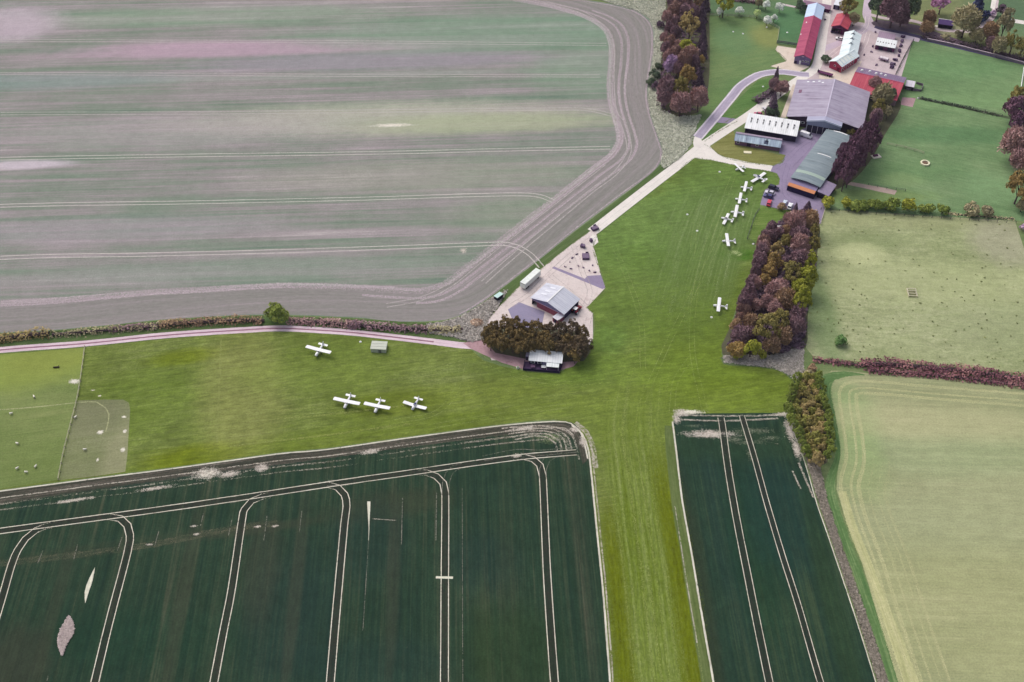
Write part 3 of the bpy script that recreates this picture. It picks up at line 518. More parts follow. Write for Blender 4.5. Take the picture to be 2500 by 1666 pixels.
sheet('grass', [(1720, 349), (1712, 333), (1745, 303), (1800, 245), (1850, 197), (1885, 188), (1880, 215), (1860, 250), (1830, 274), (1787, 303)], m_grn, .034, False)
m_grn2 = field_mat('olive lawn beside the hut', [(0, C(104, 106, 58)), (.5, C(122, 124, 72)), (1, C(144, 142, 92))], .1, 3, 30)
sheet('grass', [(1734, 359), (1790, 318), (1800, 350), (1900, 378), (1917, 379), (1908, 396), (1887, 404), (1830, 397), (1770, 384), (1750, 374)], m_grn2, .034, False)
sheet('grass', [(1858, 503), (1900, 512), (1936, 515), (1900, 570), (1880, 600), (1845, 600), (1826, 586), (1836, 556), (1846, 530)], field_mat('paddock turf by the cars', [(0, C(84, 108, 48)), (.5, C(100, 124, 60)), (1, C(124, 138, 80))], .1, 3, 30), .034, False)
# --- hard surfaces
def hard(name, c, var=.1, joint=None, rough=.85, dirt=None):
    s = N(name, rough, .15); p = s.pos()
    n = s.noise(p, 1/9.0, 5, .65); n2 = s.noise(p, 1.3, 3, .7); f = s.ma('MULTIPLY_ADD', n2, .4, s.ma('MULTIPLY', n, .6))
    a = tuple(x*(1-var*1.6) for x in c[:3])+(1,); b = tuple(min(1, x*(1+var)) for x in c[:3])+(1,)
    cc = s.ramp(s.rng(f, .32, .68), [(0, a), (1, b)])
    if dirt: cc = s.mix(s.rng(s.noise(p, 1/3.5, 5, .7), .54, .7, 0, .65), cc, dirt)
    s.col(cc); return s.m
m_conc = hard('pale concrete', C(226, 220, 214), .08, dirt=C(200, 192, 188)); m_yard = hard('stained concrete yard', C(214, 202, 199), .12, dirt=C(180, 160, 158))
m_asph = hard('weathered asphalt', C(147, 135, 162), .12, dirt=C(130, 116, 146)); m_sand = hard('pale dusty gravel', C(218, 204, 190), .1, dirt=C(190, 170, 150)); m_farm = hard('dusty yard surface', C(200, 184, 187), .14, dirt=C(168, 148, 156))
RD = [(1446, 566), (1520, 508), (1600, 446), (1660, 400), (1713, 358), (1787, 309), (1830, 281), (1872, 250), (1905, 226), (1935, 205), (1962, 188)]
ribbon('road', RD, 5.2, m_conc, .13); ribbon('road', RD[:5], .35, strip_mat('dark centre joint', [(0, C(186, 180, 176)), (1, C(206, 200, 194))], .4, 9, feather=(.3, .3), brk=.4, amax=.7), .15); ribbon('verge', RD[:4], 1.0, m_verge, .16, 3.6)
sheet('road', [(1694, 336), (1702, 330), (1712, 333), (1713, 343), (1719, 352), (1732, 356), (1739, 364), (1753, 377), (1770, 384), (1830, 397), (1887, 405), (1881, 419), (1817, 409), (1745, 393), (1696, 386), (1661, 412), (1650, 402), (1696, 366), (1692, 350)], m_conc, .14, False)
m_lane = strip_mat('lane with pale verges', [(0, C(156, 146, 168)), (1, C(182, 173, 190))], 1, 20, (.3, .7), (.05, .05))
m_lanee = strip_mat('pale lane edge', [(0, C(204, 196, 206)), (1, C(226, 218, 224))], .5, 20, (.3, .7), (.25, .25), brk=.28, amax=.9)
LN = [(1703, 336), (1722, 314), (1745, 287), (1767, 260), (1787, 236), (1803, 216), (1821, 201), (1851, 184), (1883, 177), (1915, 176), (1950, 181), (1975, 183)]
ribbon('road', LN, 5.4, m_lane, .157); ribbon('road', LN, 1.2, m_lanee, .177, 2.2); ribbon('road', LN, 1.2, m_lanee, .179, -2.2)
sheet('path', [(1742, 288), (1760, 286), (1800, 291), (1785, 303), (1745, 299), (1732, 300)], m_asph, .12, False)
sheet('yard', [(1881, 419), (1887, 405), (1909, 398), (1918, 379), (1902, 375), (1906, 335), (1950, 320), (1972, 310), (2055, 320), (2044, 340), (2000, 372), (1938, 428), (1933, 460), (2008, 481), (2016, 478), (2012, 520), (2004, 548), (1985, 540), (1956, 512), (1936, 514), (1899, 510), (1856, 500), (1859, 489), (1868, 462), (1901, 451), (1904, 437), (1897, 424)], m_asph, .13, False)
sheet('yard', [(1464, 544), (1446, 561), (1400, 594), (1354, 630), (1316, 661), (1260, 707), (1221, 747), (1193, 778), (1180, 830), (1200, 880), (1380, 880), (1436, 849), (1448, 826), (1447, 765), (1432, 752), (1451, 732), (1478, 703), (1467, 672), (1457, 630), (1448, 602), (1461, 592), (1456, 574)], m_yard, .135, False)
sheet('yard', [(1347, 655), (1352, 651), (1428, 681), (1434, 674), (1467, 672), (1478, 704), (1470, 706)], m_asph, .155, False)
sheet('yard', [(1240, 756), (1267, 738), (1330, 762), (1322, 800), (1260, 800)], hard('dark grey blue asphalt', C(144, 138, 164), .12, dirt=C(160, 148, 160)), .155, False)
m_dirt = hard('bare pinkish earth', C(176, 144, 150), .15, dirt=C(128, 94, 104))
sheet('path', [(1130, 838), (1172, 828), (1190, 800), (1300, 800), (1420, 830), (1436, 850), (1425, 868), (1400, 895), (1365, 905), (1280, 902), (1225, 886), (1180, 866), (1150, 852)], m_dirt, .142)
sheet('path', [(1446, 572), (1458, 578), (1460, 590), (1450, 602), (1440, 598), (1440, 580)], m_conc, .14)
# the farm track on the left
TK = [(-300, 886), (0, 855), (209, 839), (383, 821), (500, 812), (600, 806), (677, 802), (753, 805), (855, 812), (957, 823), (1059, 835), (1120, 843), (1165, 846)]
m_tk = strip_mat('pinkish stone track', [(0, C(196, 172, 184)), (1, C(224, 206, 214))], .8, 20, (.3, .7), (.12, .12), brk=.16)
m_tkc = strip_mat('weedy centre of the track', [(0, C(128, 88, 106)), (1, C(160, 126, 140))], .5, 14, (.3, .7), (.25, .25), brk=.3, brkstretch=20)
ribbon('track', TK, 3.7, m_tk, .10); ribbon('track', TK[:-2], 1.05, m_tkc, .12)
# farm yard in the top right
sheet('yard', [(1960, 205), (1940, 205), (1962, 185), (1990, 165), (2003, 120), (2018, 30), (2022, -20), (2060, -20), (2070, 50), (2120, 58), (2160, 70), (2232, 85), (2200, 190), (2065, 240), (1990, 240)], m_farm, .11, False)
FL_ = [(1955, 192), (1978, 178), (1994, 160), (2002, 127), (2009, 80), (2016, 40), (2020, -20)]
ribbon('road', FL_, 5.0, m_conc, .15); ribbon('road', [(2006, 122), (2060, 100), (2120, 64), (2116, 36), (2120, 0), (2124, -30)], 4.6, hard('grey lilac lane', C(196, 180, 194), .1), .145)
ribbon('road', [(2108, 60), (2140, 76), (2190, 86), (2245, 99)], 4.2, hard('pale lilac lane', C(204, 190, 202), .1), .148); ribbon('road', [(2124, 36), (2160, 45), (2200, 48), (2240, 54), (2290, 72), (2370, 76), (2400, 60), (2424, 40), (2432, 0)], 3.0, m_farm, .13)
ribbon('road', [(2135, 66), (2200, 82), (2330, 112), (2430, 136), (2520, 158)], 5.0, hard('lane with painted shade', C(78, 72, 104), .2), .14)  # lane lying in shadow: the shade is put into its asphalt colour
sheet('yard', [(1893, 122), (1898, 112), (1950, 120), (1944, 150), (1976, 164), (1950, 176), (1905, 168), (1880, 162), (1920, 150)], m_sand, .12, False)
sheet('yard', [(2000, 172), (2040, 176), (2066, 150), (2104, 150), (2090, 185), (2074, 208), (2040, 196), (2000, 192)], m_sand, .14, False)
sheet('path', [(2215, 98), (2230, 97), (2188, 182), (2172, 182)], m_farm, .16, False)
sheet('path', [(1905, 288), (1918, 288), (1943, 208), (1936, 206)], m_sand, .16, False)
sheet('path', [(2062, 442), (2120, 452), (2190, 466), (2184, 476), (2110, 460), (2062, 450)], hard('bare muddy pink strip', C(178, 158, 150), .15), .09)
sheet('path', [(2203, 238), (2236, 240), (2228, 262), (2198, 256)], m_dirt, .08)
sheet('path', [(2424, -20), (2438, -20), (2428, 24), (2418, 20)], m_conc, .15, False); sheet('path', [(2468, 46), (2520, 54), (2520, 63), (2468, 55)], m_conc, .15, False); sheet('path', [(2284, 62), (2326, 69), (2322, 74), (2282, 65)], m_conc, .15, False)
sheet('yard', [(1958, -10), (2030, -10), (2040, 20), (2000, 30), (1962, 14)], m_farm, .115, False)
ribbon('path', [(1905, 10), (1930, 15), (1948, 19)], 2.0, m_farm, .06)
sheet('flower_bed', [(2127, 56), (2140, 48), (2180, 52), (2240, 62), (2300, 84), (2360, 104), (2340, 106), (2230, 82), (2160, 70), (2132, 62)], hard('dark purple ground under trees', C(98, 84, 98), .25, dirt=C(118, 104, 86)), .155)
ribbon('verge', [(2242, 240), (2319, 256), (2446, 284), (2480, 292)], 2.2, hard('dark bank', C(78, 92, 66), .25), .08)

# ragged grass creeping over the edges of the hard surfaces, tyre marks
m_creep = strip_mat('ragged grass edge', [(0, C(88, 104, 58)), (1, C(124, 132, 88))], .6, 6, feather=(.3, .3), brk=.5, brkscale=.7, brkstretch=2.5, amax=.95)
for k, ln in enumerate([[(1466, 558), (1449, 602), (1461, 650), (1478, 703), (1451, 732), (1432, 752), (1448, 766), (1449, 826), (1437, 849)], [(1193, 778), (1221, 747), (1260, 708), (1316, 662), (1354, 630), (1400, 594), (1446, 561)], [(1661, 412), (1696, 387), (1745, 393), (1817, 409), (1881, 419), (1897, 424), (1904, 437), (1901, 451), (1868, 462), (1858, 489), (1856, 500), (1899, 511)],
                        [(1719, 352), (1739, 364), (1770, 385), (1830, 398), (1887, 405), (1909, 398), (1918, 379)], [(1719, 346), (1760, 318), (1800, 296)], [(1740, 322), (1790, 286), (1830, 264)], [(1880, 162), (1905, 150), (1920, 148), (1893, 122)], [(2230, 98), (2205, 145), (2188, 182)]]): ribbon('verge', ln, 1.5, m_creep, .19+.002*k)
m_tyre = strip_mat('grey tyre mark', [(0, C(150, 138, 140)), (1, C(176, 164, 162))], .5, 10, feather=(.35, .35), brk=.44, brkscale=.8, brkstretch=12, amax=.7)
for k, (ln, o) in enumerate([([(1452, 575), (1390, 625), (1330, 680), (1290, 720), (1250, 745)], 1), ([(1400, 600), (1420, 660), (1440, 710), (1430, 745)], 1), ([(1440, 770), (1430, 810), (1420, 840)], 1), ([(1340, 670), (1400, 720), (1430, 748)], 1)]):
    for oo in (-o, o): ribbon('track', ln, .6, m_tyre, .21+.002*k, oo)
m_tyre2 = strip_mat('dark tyre mark', [(0, C(118, 106, 132)), (1, C(134, 122, 148))], .5, 10, feather=(.35, .35), brk=.44, brkscale=.8, brkstretch=12, amax=.7)
for k, (ln, o) in enumerate([([(1890, 412), (1920, 390), (1950, 360), (1990, 335)], 1), ([(1925, 400), (1915, 440), (1920, 480), (1960, 500), (1990, 520)], 1), ([(1980, 330), (1985, 360), (1940, 410)], 1)]):
    for oo in (-o, o): ribbon('track', ln, .6, m_tyre2, .23+.002*k, oo)
m_dust = strip_mat('dusty wheel rut', [(0, C(214, 204, 204)), (1, C(232, 224, 220))], .5, 10, feather=(.35, .35), brk=.4, brkscale=.8, brkstretch=12, amax=.8)
for k, (ln, o) in enumerate([([(1980, 176), (1996, 158), (2003, 126), (2010, 80), (2017, 38), (2020, -10)], 1), ([(2010, 150), (2060, 110), (2110, 70), (2118, 40)], 1), ([(2080, 150), (2110, 110), (2120, 80)], 1)]):
    for oo in (-o, o): ribbon('track', ln, .7, m_dust, .25+.002*k, oo)
# ================================================================== BUILDINGS
M = {}
def mm(k, *a, **kw):
    if k not in M: M[k] = solid(k, *a, **kw)
    return M[k]
DARK = mm('near black cladding', C(44, 34, 66)); GLASS = solid('dark window glass', C(30, 30, 48), .1, rough=.15, spec=.5); WHITE = mm('white paint', C(232, 232, 234), .08)
BRICK = mm('red brick wall', C(128, 74, 92), .3, scale=1.2); BRICKP = mm('purplish brick wall', C(122, 92, 118), .25, scale=1.2)
def corr(name, rgb, rgb2=None, var=.16, pitch=1.0, ax='x', rough=.6, stain=None):
    """profiled sheet roofing: ribs, sheet-to-sheet tone and streaked stains down the slope"""
    s = N(name, rough, .25); o = s.obj(); x, y, z = s.sep(o); w = x if ax == 'x' else y
    rib = s.ma('SINE', s.ma('MULTIPLY', w, 6.283/pitch)); rib = s.rng(rib, -1, 1, .93, 1.03)
    sh = s.noise(s.mapv(o, 0, (1/1.1, .05, .05) if ax == 'x' else (.05, 1/1.1, .05)), 1, 1)
    st = s.noise(s.mapv(o, 0, (.9, .12, .12) if ax == 'x' else (.12, .9, .12)), 1, 4, .7); bl = s.noise(o, .22, 4, .65)
    f = s.ma('MULTIPLY_ADD', sh, .3, s.ma('MULTIPLY_ADD', st, .4, s.ma('MULTIPLY', bl, .3)))
    a = tuple(c*(1-var*1.5) for c in rgb[:3])+(1,); b = tuple(min(1, c*(1+var)) for c in rgb[:3])+(1,)
    c = s.ramp(s.rng(f, .34, .66), [(0, stain or a), (.35, rgb), (1, rgb2 or b)])
    s.col(s.mix(1.0, c, rib, 'MULTIPLY')); return s.m
class Bld:
    """gabled building from three eave corners seen in the photo: front left, front right and the far corner.
    local x across the front, y into the depth"""
    def __init__(s, name, label, cat, FL, FR, BR, ze, lean='front', W=None, D=None, group=None):
        a, b, c = g(*FL, ze), g(*FR, ze), g(*BR, ze)
        if lean == 'front': ux = (b-a).xy.normalized(); uy = Vector((-ux.y, ux.x)); s.W = (b-a).xy.length; s.D = (c-b).xy.dot(uy); o = (a+b)/2
        else: uy = (c-b).xy.normalized(); ux = Vector((uy.y, -uy.x)); s.W = (b-a).xy.dot(ux); s.D = (c-b).xy.length; o = b.xy-ux*s.W/2
        if W: s.W = W
        if D: s.D = D
        s.ze = ze; s.rz = math.atan2(ux.y, ux.x)
        s.root = thing(name, label, cat, (o.x, o.y, 0), s.rz, group)
    def local(s, px, py, z=0):
        p = g(px, py, z); v = Matrix.Rotation(-s.rz, 3, 'Z')@(p-s.root.location); return v
    def shell(s, zr, mat, inset=.25, ridge=.5, name='wall', y0=0, y1=None):
        w = s.W/2-inset; rx = s.W*(ridge-.5); y1 = s.D if y1 is None else y1
        m = MB(); m.prof([(-w, 0), (w, 0), (w, s.ze-.12), (rx, zr-.18), (-w, s.ze-.12)], y0+inset, y1-inset); return m.build(name, mat, s.root)
    def roof(s, zr, mats, over=.2, th=.16, ridge=.5, y0=None, y1=None, cap=True, name='roof', capmat=None, seg=1, belly=0.0):
        """two slopes"""
        y0 = -over if y0 is None else y0; y1 = s.D+over if y1 is None else y1
        rx = s.W*(ridge-.5); out = []
        for sx in (-1, 1):
            ex = sx*s.W/2; sl = (zr-s.ze)/abs(ex-rx); ex2 = ex+sx*over; ez = s.ze-sl*over
            m = MB(); n = 6 if belly else 1; top = []
            for i in range(n+1):
                t = i/n; top.append((rx+(ex2-rx)*t, zr+(ez-zr)*t+belly*4*t*(1-t)))
            pts = top+[(x, z-th) for x, z in reversed(top)]
            if sx > 0: pts = pts[::-1]
            m.prof(pts, y0, y1); out.append(m.build(name, mats if not isinstance(mats, tuple) else mats[0 if sx < 0 else 1], s.root))
        if cap:
            m = MB(); m.box((rx, (y0+y1)/2, zr+.05), (.55, y1-y0+.02, .14)); m.build('ridge_cap', capmat or WHITE, s.root)
        return out
    def onslope(s, name, mat, sx, t0, t1, y0, y1, zr, ridge=.5, lift=.05, th=.06, over=.2):
        """panel on the roof; t 0 at ridge, 1 at eave"""
        rx = s.W*(ridge-.5); ex = sx*s.W/2
        f = lambda t: (rx+(ex-rx)*t, zr+(s.ze-zr)*t)
        (xa, za), (xb, zb) = f(t0), f(t1); m = MB(); pts = [(xa, za+lift), (xb, zb+lift), (xb, zb+lift+th), (xa, za+lift+th)]
        m.prof(pts if sx > 0 else pts[::-1], y0, y1); return m.build(name, mat, s.root)
    def panel(s, name, mat, face, u, z, w, h, d=.08, inset=.25, par=None):
        """flat fitting on a wall; u along the face (x on front/back, y on the sides)"""
        m = MB()
        if face == 'front': m.box((u, inset-d/2, z+h/2), (w, d, h))
        elif face == 'back': m.box((u, s.D-inset+d/2, z+h/2), (w, d, h))
        elif face == 'left': m.box((-s.W/2+inset-d/2, u, z+h/2), (d, w, h))
        else: m.box((s.W/2-inset+d/2, u, z+h/2), (d, w, h))
        return m.build(name, mat, par or s.root)
    def window(s, face, u, z, w, h, inset=.25, frame=None, d=.10):
        f = s.panel('window', frame or WHITE, face, u, z, w, h, d, inset)
        s.panel('pane', GLASS, face, u, z+h*.14, w*.72, h*.72, .04, inset-d, f); return f
# --- 1 the small hangar in the concrete yard
b = Bld('hangar', 'small open hangar with a pale grey gabled roof on the stained concrete yard', 'hangar', (1296, 727), (1377, 767), (1416, 731), 3.8)
zr = 6.0; RG = corr('pale grey sheet roof', C(196, 198, 212), C(214, 216, 226), pitch=.9, ax='y')
b.roof(zr, RG, .25); w = b.W/2
m = MB(); m.prof([(-w+.3, 2.9), (w-.3, 2.9), (w-.3, b.ze-.1), (0, zr-.2), (-w+.3, b.ze-.1)], .35, .5); m.build('gable_cladding', mm('blue grey cladding', C(138, 136, 172)), b.root)
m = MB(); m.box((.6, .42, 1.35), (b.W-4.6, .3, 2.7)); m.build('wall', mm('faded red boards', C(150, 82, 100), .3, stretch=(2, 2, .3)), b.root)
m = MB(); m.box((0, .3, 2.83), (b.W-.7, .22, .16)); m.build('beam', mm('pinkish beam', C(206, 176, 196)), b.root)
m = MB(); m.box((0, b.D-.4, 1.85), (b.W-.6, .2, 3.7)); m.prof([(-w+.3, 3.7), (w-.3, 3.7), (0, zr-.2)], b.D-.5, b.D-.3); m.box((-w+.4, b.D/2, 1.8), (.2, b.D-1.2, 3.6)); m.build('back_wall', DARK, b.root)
m = MB(); m.box((w-.4, b.D*.55, 1.85), (.2, b.D*.9-.4, 3.6)); m.build('side_door', mm('shaded navy sliding door', C(40, 28, 72), stretch=(1, 2, .4)), b.root)  # side turned away from the sun, its shade put into the navy
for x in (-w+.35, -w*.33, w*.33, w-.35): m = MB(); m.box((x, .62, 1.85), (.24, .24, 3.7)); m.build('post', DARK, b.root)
for k, (t, y) in enumerate([(.55, .36), (.5, .56), (.42, .8)]): b.onslope('rooflight', mm('pale milky rooflight', C(222, 224, 234), .04), -1, t-.16, t+.16, b.D*y-.5, b.D*y+.5, zr)
an = Bld('shed', 'flat white-roofed lean-to shed at the near corner of the small hangar', 'shed', (1348, 774), (1362, 783), (1376, 769), 2.4, 'front')
m = MB(); m.box((0, an.D/2, 1.1), (an.W-.3, an.D-.3, 2.2)); m.build('wall', BRICK, an.root); m = MB(); m.box((0, an.D/2, 2.3), (an.W, an.D, .16)); m.build('roof', mm('pale felt roof', C(214, 212, 224)), an.root)
m = MB(); m.box((0, -.02+.15-.02, .95), (1, .06, 1.9)); m.build('door', DARK, an.root)
# --- 2 the big hangar
b = Bld('hangar', 'largest hangar with a vast lilac-grey gabled roof and a glazed front porch', 'hangar', (1922, 284), (2105, 316), (2127, 226), 4.6)
zr = 8.4; RL = corr('lilac grey asbestos roof', C(156, 147, 168), C(180, 172, 190), var=.2, pitch=1.1, ax='y', stain=C(126, 114, 132))
b.shell(zr, mm('dark violet boarding', C(66, 48, 74), .25, stretch=(2, 2, .2))); b.roof(zr, RL, .35, capmat=mm('pale ridge', C(198, 190, 210)))
pw = 8.0; px0 = 0.0; pf = -3.4; zp = zr+.03; zf = zr-(zr-b.ze)/(b.W/2)*(pw+.3)
GREY = mm('pale blue grey cladding', C(150, 160, 184), .1, stretch=(2, 2, .2)); PR_ = corr('porch roof sheet', C(166, 166, 190), pitch=1, ax='y')
for sx in (-1, 1):
    m = MB(); xa, xb = px0, px0+sx*(pw+.3); pts = [(xa, zp), (xa, zp-.16), (xb, zf-.16), (xb, zf)]
    m.prof(pts if sx < 0 else pts[::-1], pf-.3, -.37); m.build('porch_roof', PR_, b.root)
    m = MB(); pts = [(xa, zp+.05), (xa, zp-.75), (xb, zf-.75), (xb, zf+.05)]; m.prof(pts if sx < 0 else pts[::-1], pf-.5, pf-.3); m.build('fascia', mm('white blue fascia', C(224, 230, 246), .05), b.root)
m = MB(); m.prof([(px0-pw, 4.1), (px0+pw, 4.1), (px0+pw, zf-.2), (px0, zp-.2), (px0-pw, zf-.2)], pf, pf+.2); m.build('porch_gable', GREY, b.root)
for sx in (-1, 1): m = MB(); m.box((px0+sx*(pw-.1), pf/2+.25, 3.2), (.2, -pf-.1, 6.4)); m.build('porch_wall', GREY, b.root)
for k in range(6):
    x = px0-pw+.4+(2*pw-.8)*(k+.5)/6; m = MB(); m.box((x, pf+.1, 2.04), ((2*pw-.8)/6-.16, .12, 4.0)); d = m.build('door', mm('dark navy door', C(24, 20, 58), .1, rough=.3, spec=.4), b.root)
    m = MB(); m.box((x-(2*pw-.8)/12, pf+.02, 2.04), (.14, .14, 4.0)); m.build('door_frame', WHITE, d)
for u in (-14.2, -10.0): b.window('front', u, 1.9, 1.7, 1.1)
b.window('front', 13, 1.9, 1.6, 1.0)
for u in (5, 12, 19, 26): b.window('left', u, 1.6, 2.2, 1.0)
for k, (sx, t, y) in enumerate([(-1, .7, .95), (-1, .55, .95), (-1, .4, .96), (-1, .3, .92)]): b.onslope('rooflight', mm('milky rooflight', C(238, 240, 246)), sx, t-.03, t+.03, b.D*y-.6, b.D*y+.2, zr)
b.onslope('roof_patch', mm('rusty stain', C(128, 92, 116), .2), -1, .8, .88, b.D*.63, b.D*.72, zr, lift=.02)
# --- 3 the white-roofed workshop with eight rooflights
b = Bld('workshop', 'white-roofed workshop with eight dark rooflights beside the concrete road', 'workshop', (1818, 312), (1945, 333), (1952, 300), 3.6)
m = MB(); m.profx([(.3, 0), (b.D-.3, 0), (b.D-.3, 4.3), (.3, 3.45)], -b.W/2+.3, b.W/2-.3); m.build('wall', DARK, b.root)
m = MB(); m.profx([(-.25, 3.42), (b.D+.2, 4.28), (b.D+.2, 4.46), (-.25, 3.6)], -b.W/2-.1, b.W/2+.1); m.build('roof', corr('bright white sheet roof', C(228, 230, 232), C(244, 244, 246), .08, 1.0, 'x', stain=C(196, 196, 196)), b.root)
sl = .86/b.D
for k in range(8):
    x = -b.W/2+b.W*(k+.75)/8.5; yc = b.D*.55
    f = MB(); f.profx([(yc-1.7, 3.62+sl*(yc-1.7)), (yc+.5, 3.62+sl*(yc+.5)), (yc+.5, 3.74+sl*(yc+.5)), (yc-1.7, 3.74+sl*(yc-1.7))], x-.28, x+.28); r = f.build('rooflight', mm('grimy grey rooflight', C(120, 122, 124), .25), b.root)
    f = MB(); f.box((x, yc+1.3, 3.8+sl*(yc+1.3)), (.6, .6, .5)); f.build('vent', mm('dark vent', C(70, 72, 78)), b.root)
b.panel('door', mm('dark navy door', C(24, 20, 58)), 'front', b.W*.30, 0, 6, 2.8, inset=.3); b.panel('door', mm('grey door', C(120, 112, 140)), 'right', 2, 0, 1.4, 2.2, inset=.3)
# --- 4 the weathered blue-roofed brick hut
b = Bld('hut', 'low brick hut with a weathered pale blue sheet roof beside the asphalt apron', 'hut', (1902, 365), (1910, 334), (1800, 317), 2.6, 'side', W=7.2)
zr = 4.0; RB_ = corr('weathered blue sheet roof', C(150, 166, 186), C(196, 214, 224), .2, .9, 'y', stain=C(104, 112, 130))
b.shell(zr, BRICKP); b.roof(zr, (RB_, corr('grey sheet roof', C(146, 132, 152), pitch=.9, ax='y')), .25, capmat=mm('grey ridge', C(128, 124, 144)))
for u in (b.D*.5, b.D*.92): b.window('left', u, 1.0, 1.3, 1.1)
b.panel('door', mm('dark door', C(52, 36, 66)), 'left', b.D*.68, 0, 1.9, 2.0)
b.onslope('roof_patch', mm('dark mended sheets', C(70, 78, 100), .2), -1, .35, .9, b.D*.27, b.D*.36, zr, lift=.02)
m = MB(); m.box((-b.W*.22, b.D*.31, 3.9), (.5, .6, .9)); m.build('chimney', DARK, b.root)
# --- 5 the long arched hangar
b = Bld('hangar', 'long grey-green round-roofed hangar beside the row of purple trees, orange band across its front', 'hangar', (1937, 429), (2000, 456), (2084, 337), 4.6, 'side', W=13.5)
zr = 5.35; RGN = corr('grey green sheet roof', C(122, 136, 144), C(142, 154, 160), .14, 1.0, 'y', stain=C(102, 114, 122))
b.roof(zr, RGN, .3, cap=False, belly=.2)
b.shell(zr, mm('dark violet sheeting', C(74, 64, 96), .15, stretch=(2, 2, .2)), y0=4.2)
w = b.W/2
for k, (yy, th) in enumerate([(b.D*.52, .5), (b.D-.1, .7)]):
    for sx in (-1, 1):
        m = MB(); n = 6; top = [(sx*w*1.03*i/n, zr+(b.ze-.15-zr)*i/n+.2*4*(i/n)*(1-i/n)+.06) for i in range(n+1)]; pts = top+[(x, z-.1) for x, z in reversed(top)]
        m.prof(pts if sx < 0 else pts[::-1], yy-th/2, yy+th/2); m.build('roof_flashing', WHITE, b.root)
for sx in (-1, 1):
    m = MB(); n = 6; top = [(sx*w*1.0*i/n, zr+(b.ze-zr)*i/n+.2*4*(i/n)*(1-i/n)+.05) for i in range(n+1)]; pts = top+[(x, z-.08) for x, z in reversed(top)]
    m.prof(pts if sx < 0 else pts[::-1], 5.0, 7.2); m.build('rooflight', mm('pale green rooflight', C(160, 178, 168), .08), b.root)
m = MB(); m.box((0, 4.1, 2.2), (b.W-.6, .2, 4.4)); m.build('front_wall', DARK, b.root)
m = MB(); m.profx([(-2.2, 3.2), (1.2, 4.0), (1.2, 4.16), (-2.2, 3.36)], -w+.2, w-.6); m.build('awning', mm('grey lilac awning', C(142, 130, 164)), b.root)
m = MB(); m.profx([(-4.2, 2.75), (-2.24, 3.19), (-2.24, 3.36), (-4.2, 2.92)], -w+.1, w-.7); m.build('awning_front', mm('orange awning', C(206, 138, 98), .1), b.root)
m = MB(); m.box((-.3, -4.0, 1.36), (b.W-1.0, .16, 2.7)); m.build('front_door', mm('dark navy sliding doors', C(34, 22, 66), .15, stretch=(2, 2, .3)), b.root)
for x in (-w+.25, w-.75): m = MB(); m.profx([(-4.0, 0), (4.0, 0), (4.0, 4.2), (1.1, 3.95), (-2.2, 3.15), (-4.0, 2.75)], x-.1, x+.1); m.build('side_wall', DARK, b.root)
m = MB(); m.profx([(-1.8, 0), (7.5, 0), (7.5, 2.7), (-1.8, 2.7)], w+.1, w+5.0); m.build('lean_to_wall', mm('dark violet sheeting', C(74, 64, 96)), b.root)
m = MB(); m.prof([(w-.1, 3.35), (w+5.4, 2.72), (w+5.4, 2.87), (w-.1, 3.5)], -2.2, 7.8); m.build('lean_to_roof', mm('lilac grey lean-to roof', C(148, 136, 162)), b.root)
m = MB(); m.box((w+2.2, -1.86, 1.15), (3.8, .1, 2.2)); m.build('lean_to_door', mm('near black door', C(24, 16, 46)), b.root)
# --- 6 long red barn
b = Bld('barn', 'long barn with a crimson roof and pale blue sheets over its far end', 'barn', (1943, 139), (1977, 144), (2009, 17), 4.2, 'side', W=8.6)
zr = 6.0; RR = corr('crimson sheet roof', C(160, 62, 98), C(178, 82, 112), .16, 1.0, 'y', stain=C(132, 52, 84)); ys = b.D*.745
b.shell(zr, mm('grey blue boards', C(122, 108, 150), .25, stretch=(2, 2, .3))); b.roof(zr, RR, .25, y1=ys, capmat=mm('crimson ridge', C(176, 84, 112)))
b.roof(zr+.05, corr('pale blue sheet roof', C(190, 210, 238), C(206, 222, 246), .05, 1, 'y'), .3, y0=ys+.02, y1=b.D+.2, name='far_roof', capmat=mm('pale blue ridge', C(198, 214, 240)))
b.panel('door', WHITE, 'front', -1.0, 0, .9, 2.2); b.panel('door', DARK, 'front', -3.2, 0, 1.3, 1.6)
for u in (.4, 1.9, 3.0): b.window('front', u, 1.6, .9, 1.0)
b.panel('gable_vent', mm('pale sign board', C(206, 178, 204)), 'front', 0, 4.4, 1.2, .5)
for u in (6, 13, 20, 27): b.panel('side_door', DARK, 'right', u, 0, 2.2, 2.3)
b.onslope('rooflight', WHITE, -1, .6, .72, b.D*.62, b.D*.64, zr); b.onslope('rooflight', WHITE, -1, .9, 1.0, b.D*.4, b.D*.42, zr)
# --- 7 small red barn
b = Bld('barn', 'small open-fronted barn with a bright red gabled roof', 'barn', (2030, 64), (2069, 72), (2076, 41), 4.0, 'front')
zr = 5.8; RR2 = corr('red sheet roof', C(176, 68, 86), C(194, 92, 104), .18, 1.0, 'y', stain=C(146, 60, 76)); b.roof(zr, RR2, .3, capmat=mm('crimson ridge', C(176, 84, 112))); w = b.W/2
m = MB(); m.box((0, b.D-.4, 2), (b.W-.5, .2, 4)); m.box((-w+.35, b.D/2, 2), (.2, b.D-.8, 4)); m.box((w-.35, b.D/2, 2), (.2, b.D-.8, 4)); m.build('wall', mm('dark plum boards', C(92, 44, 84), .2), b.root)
m = MB(); m.prof([(-w+.3, 2.9), (w-.3, 2.9), (w-.3, 3.9), (0, zr-.2), (-w+.3, 3.9)], .3, .5); m.box((w*.6, .4, 1.45), (w*.75, .2, 2.9)); m.build('gable_cladding', mm('dark plum boards', C(92, 44, 84)), b.root)
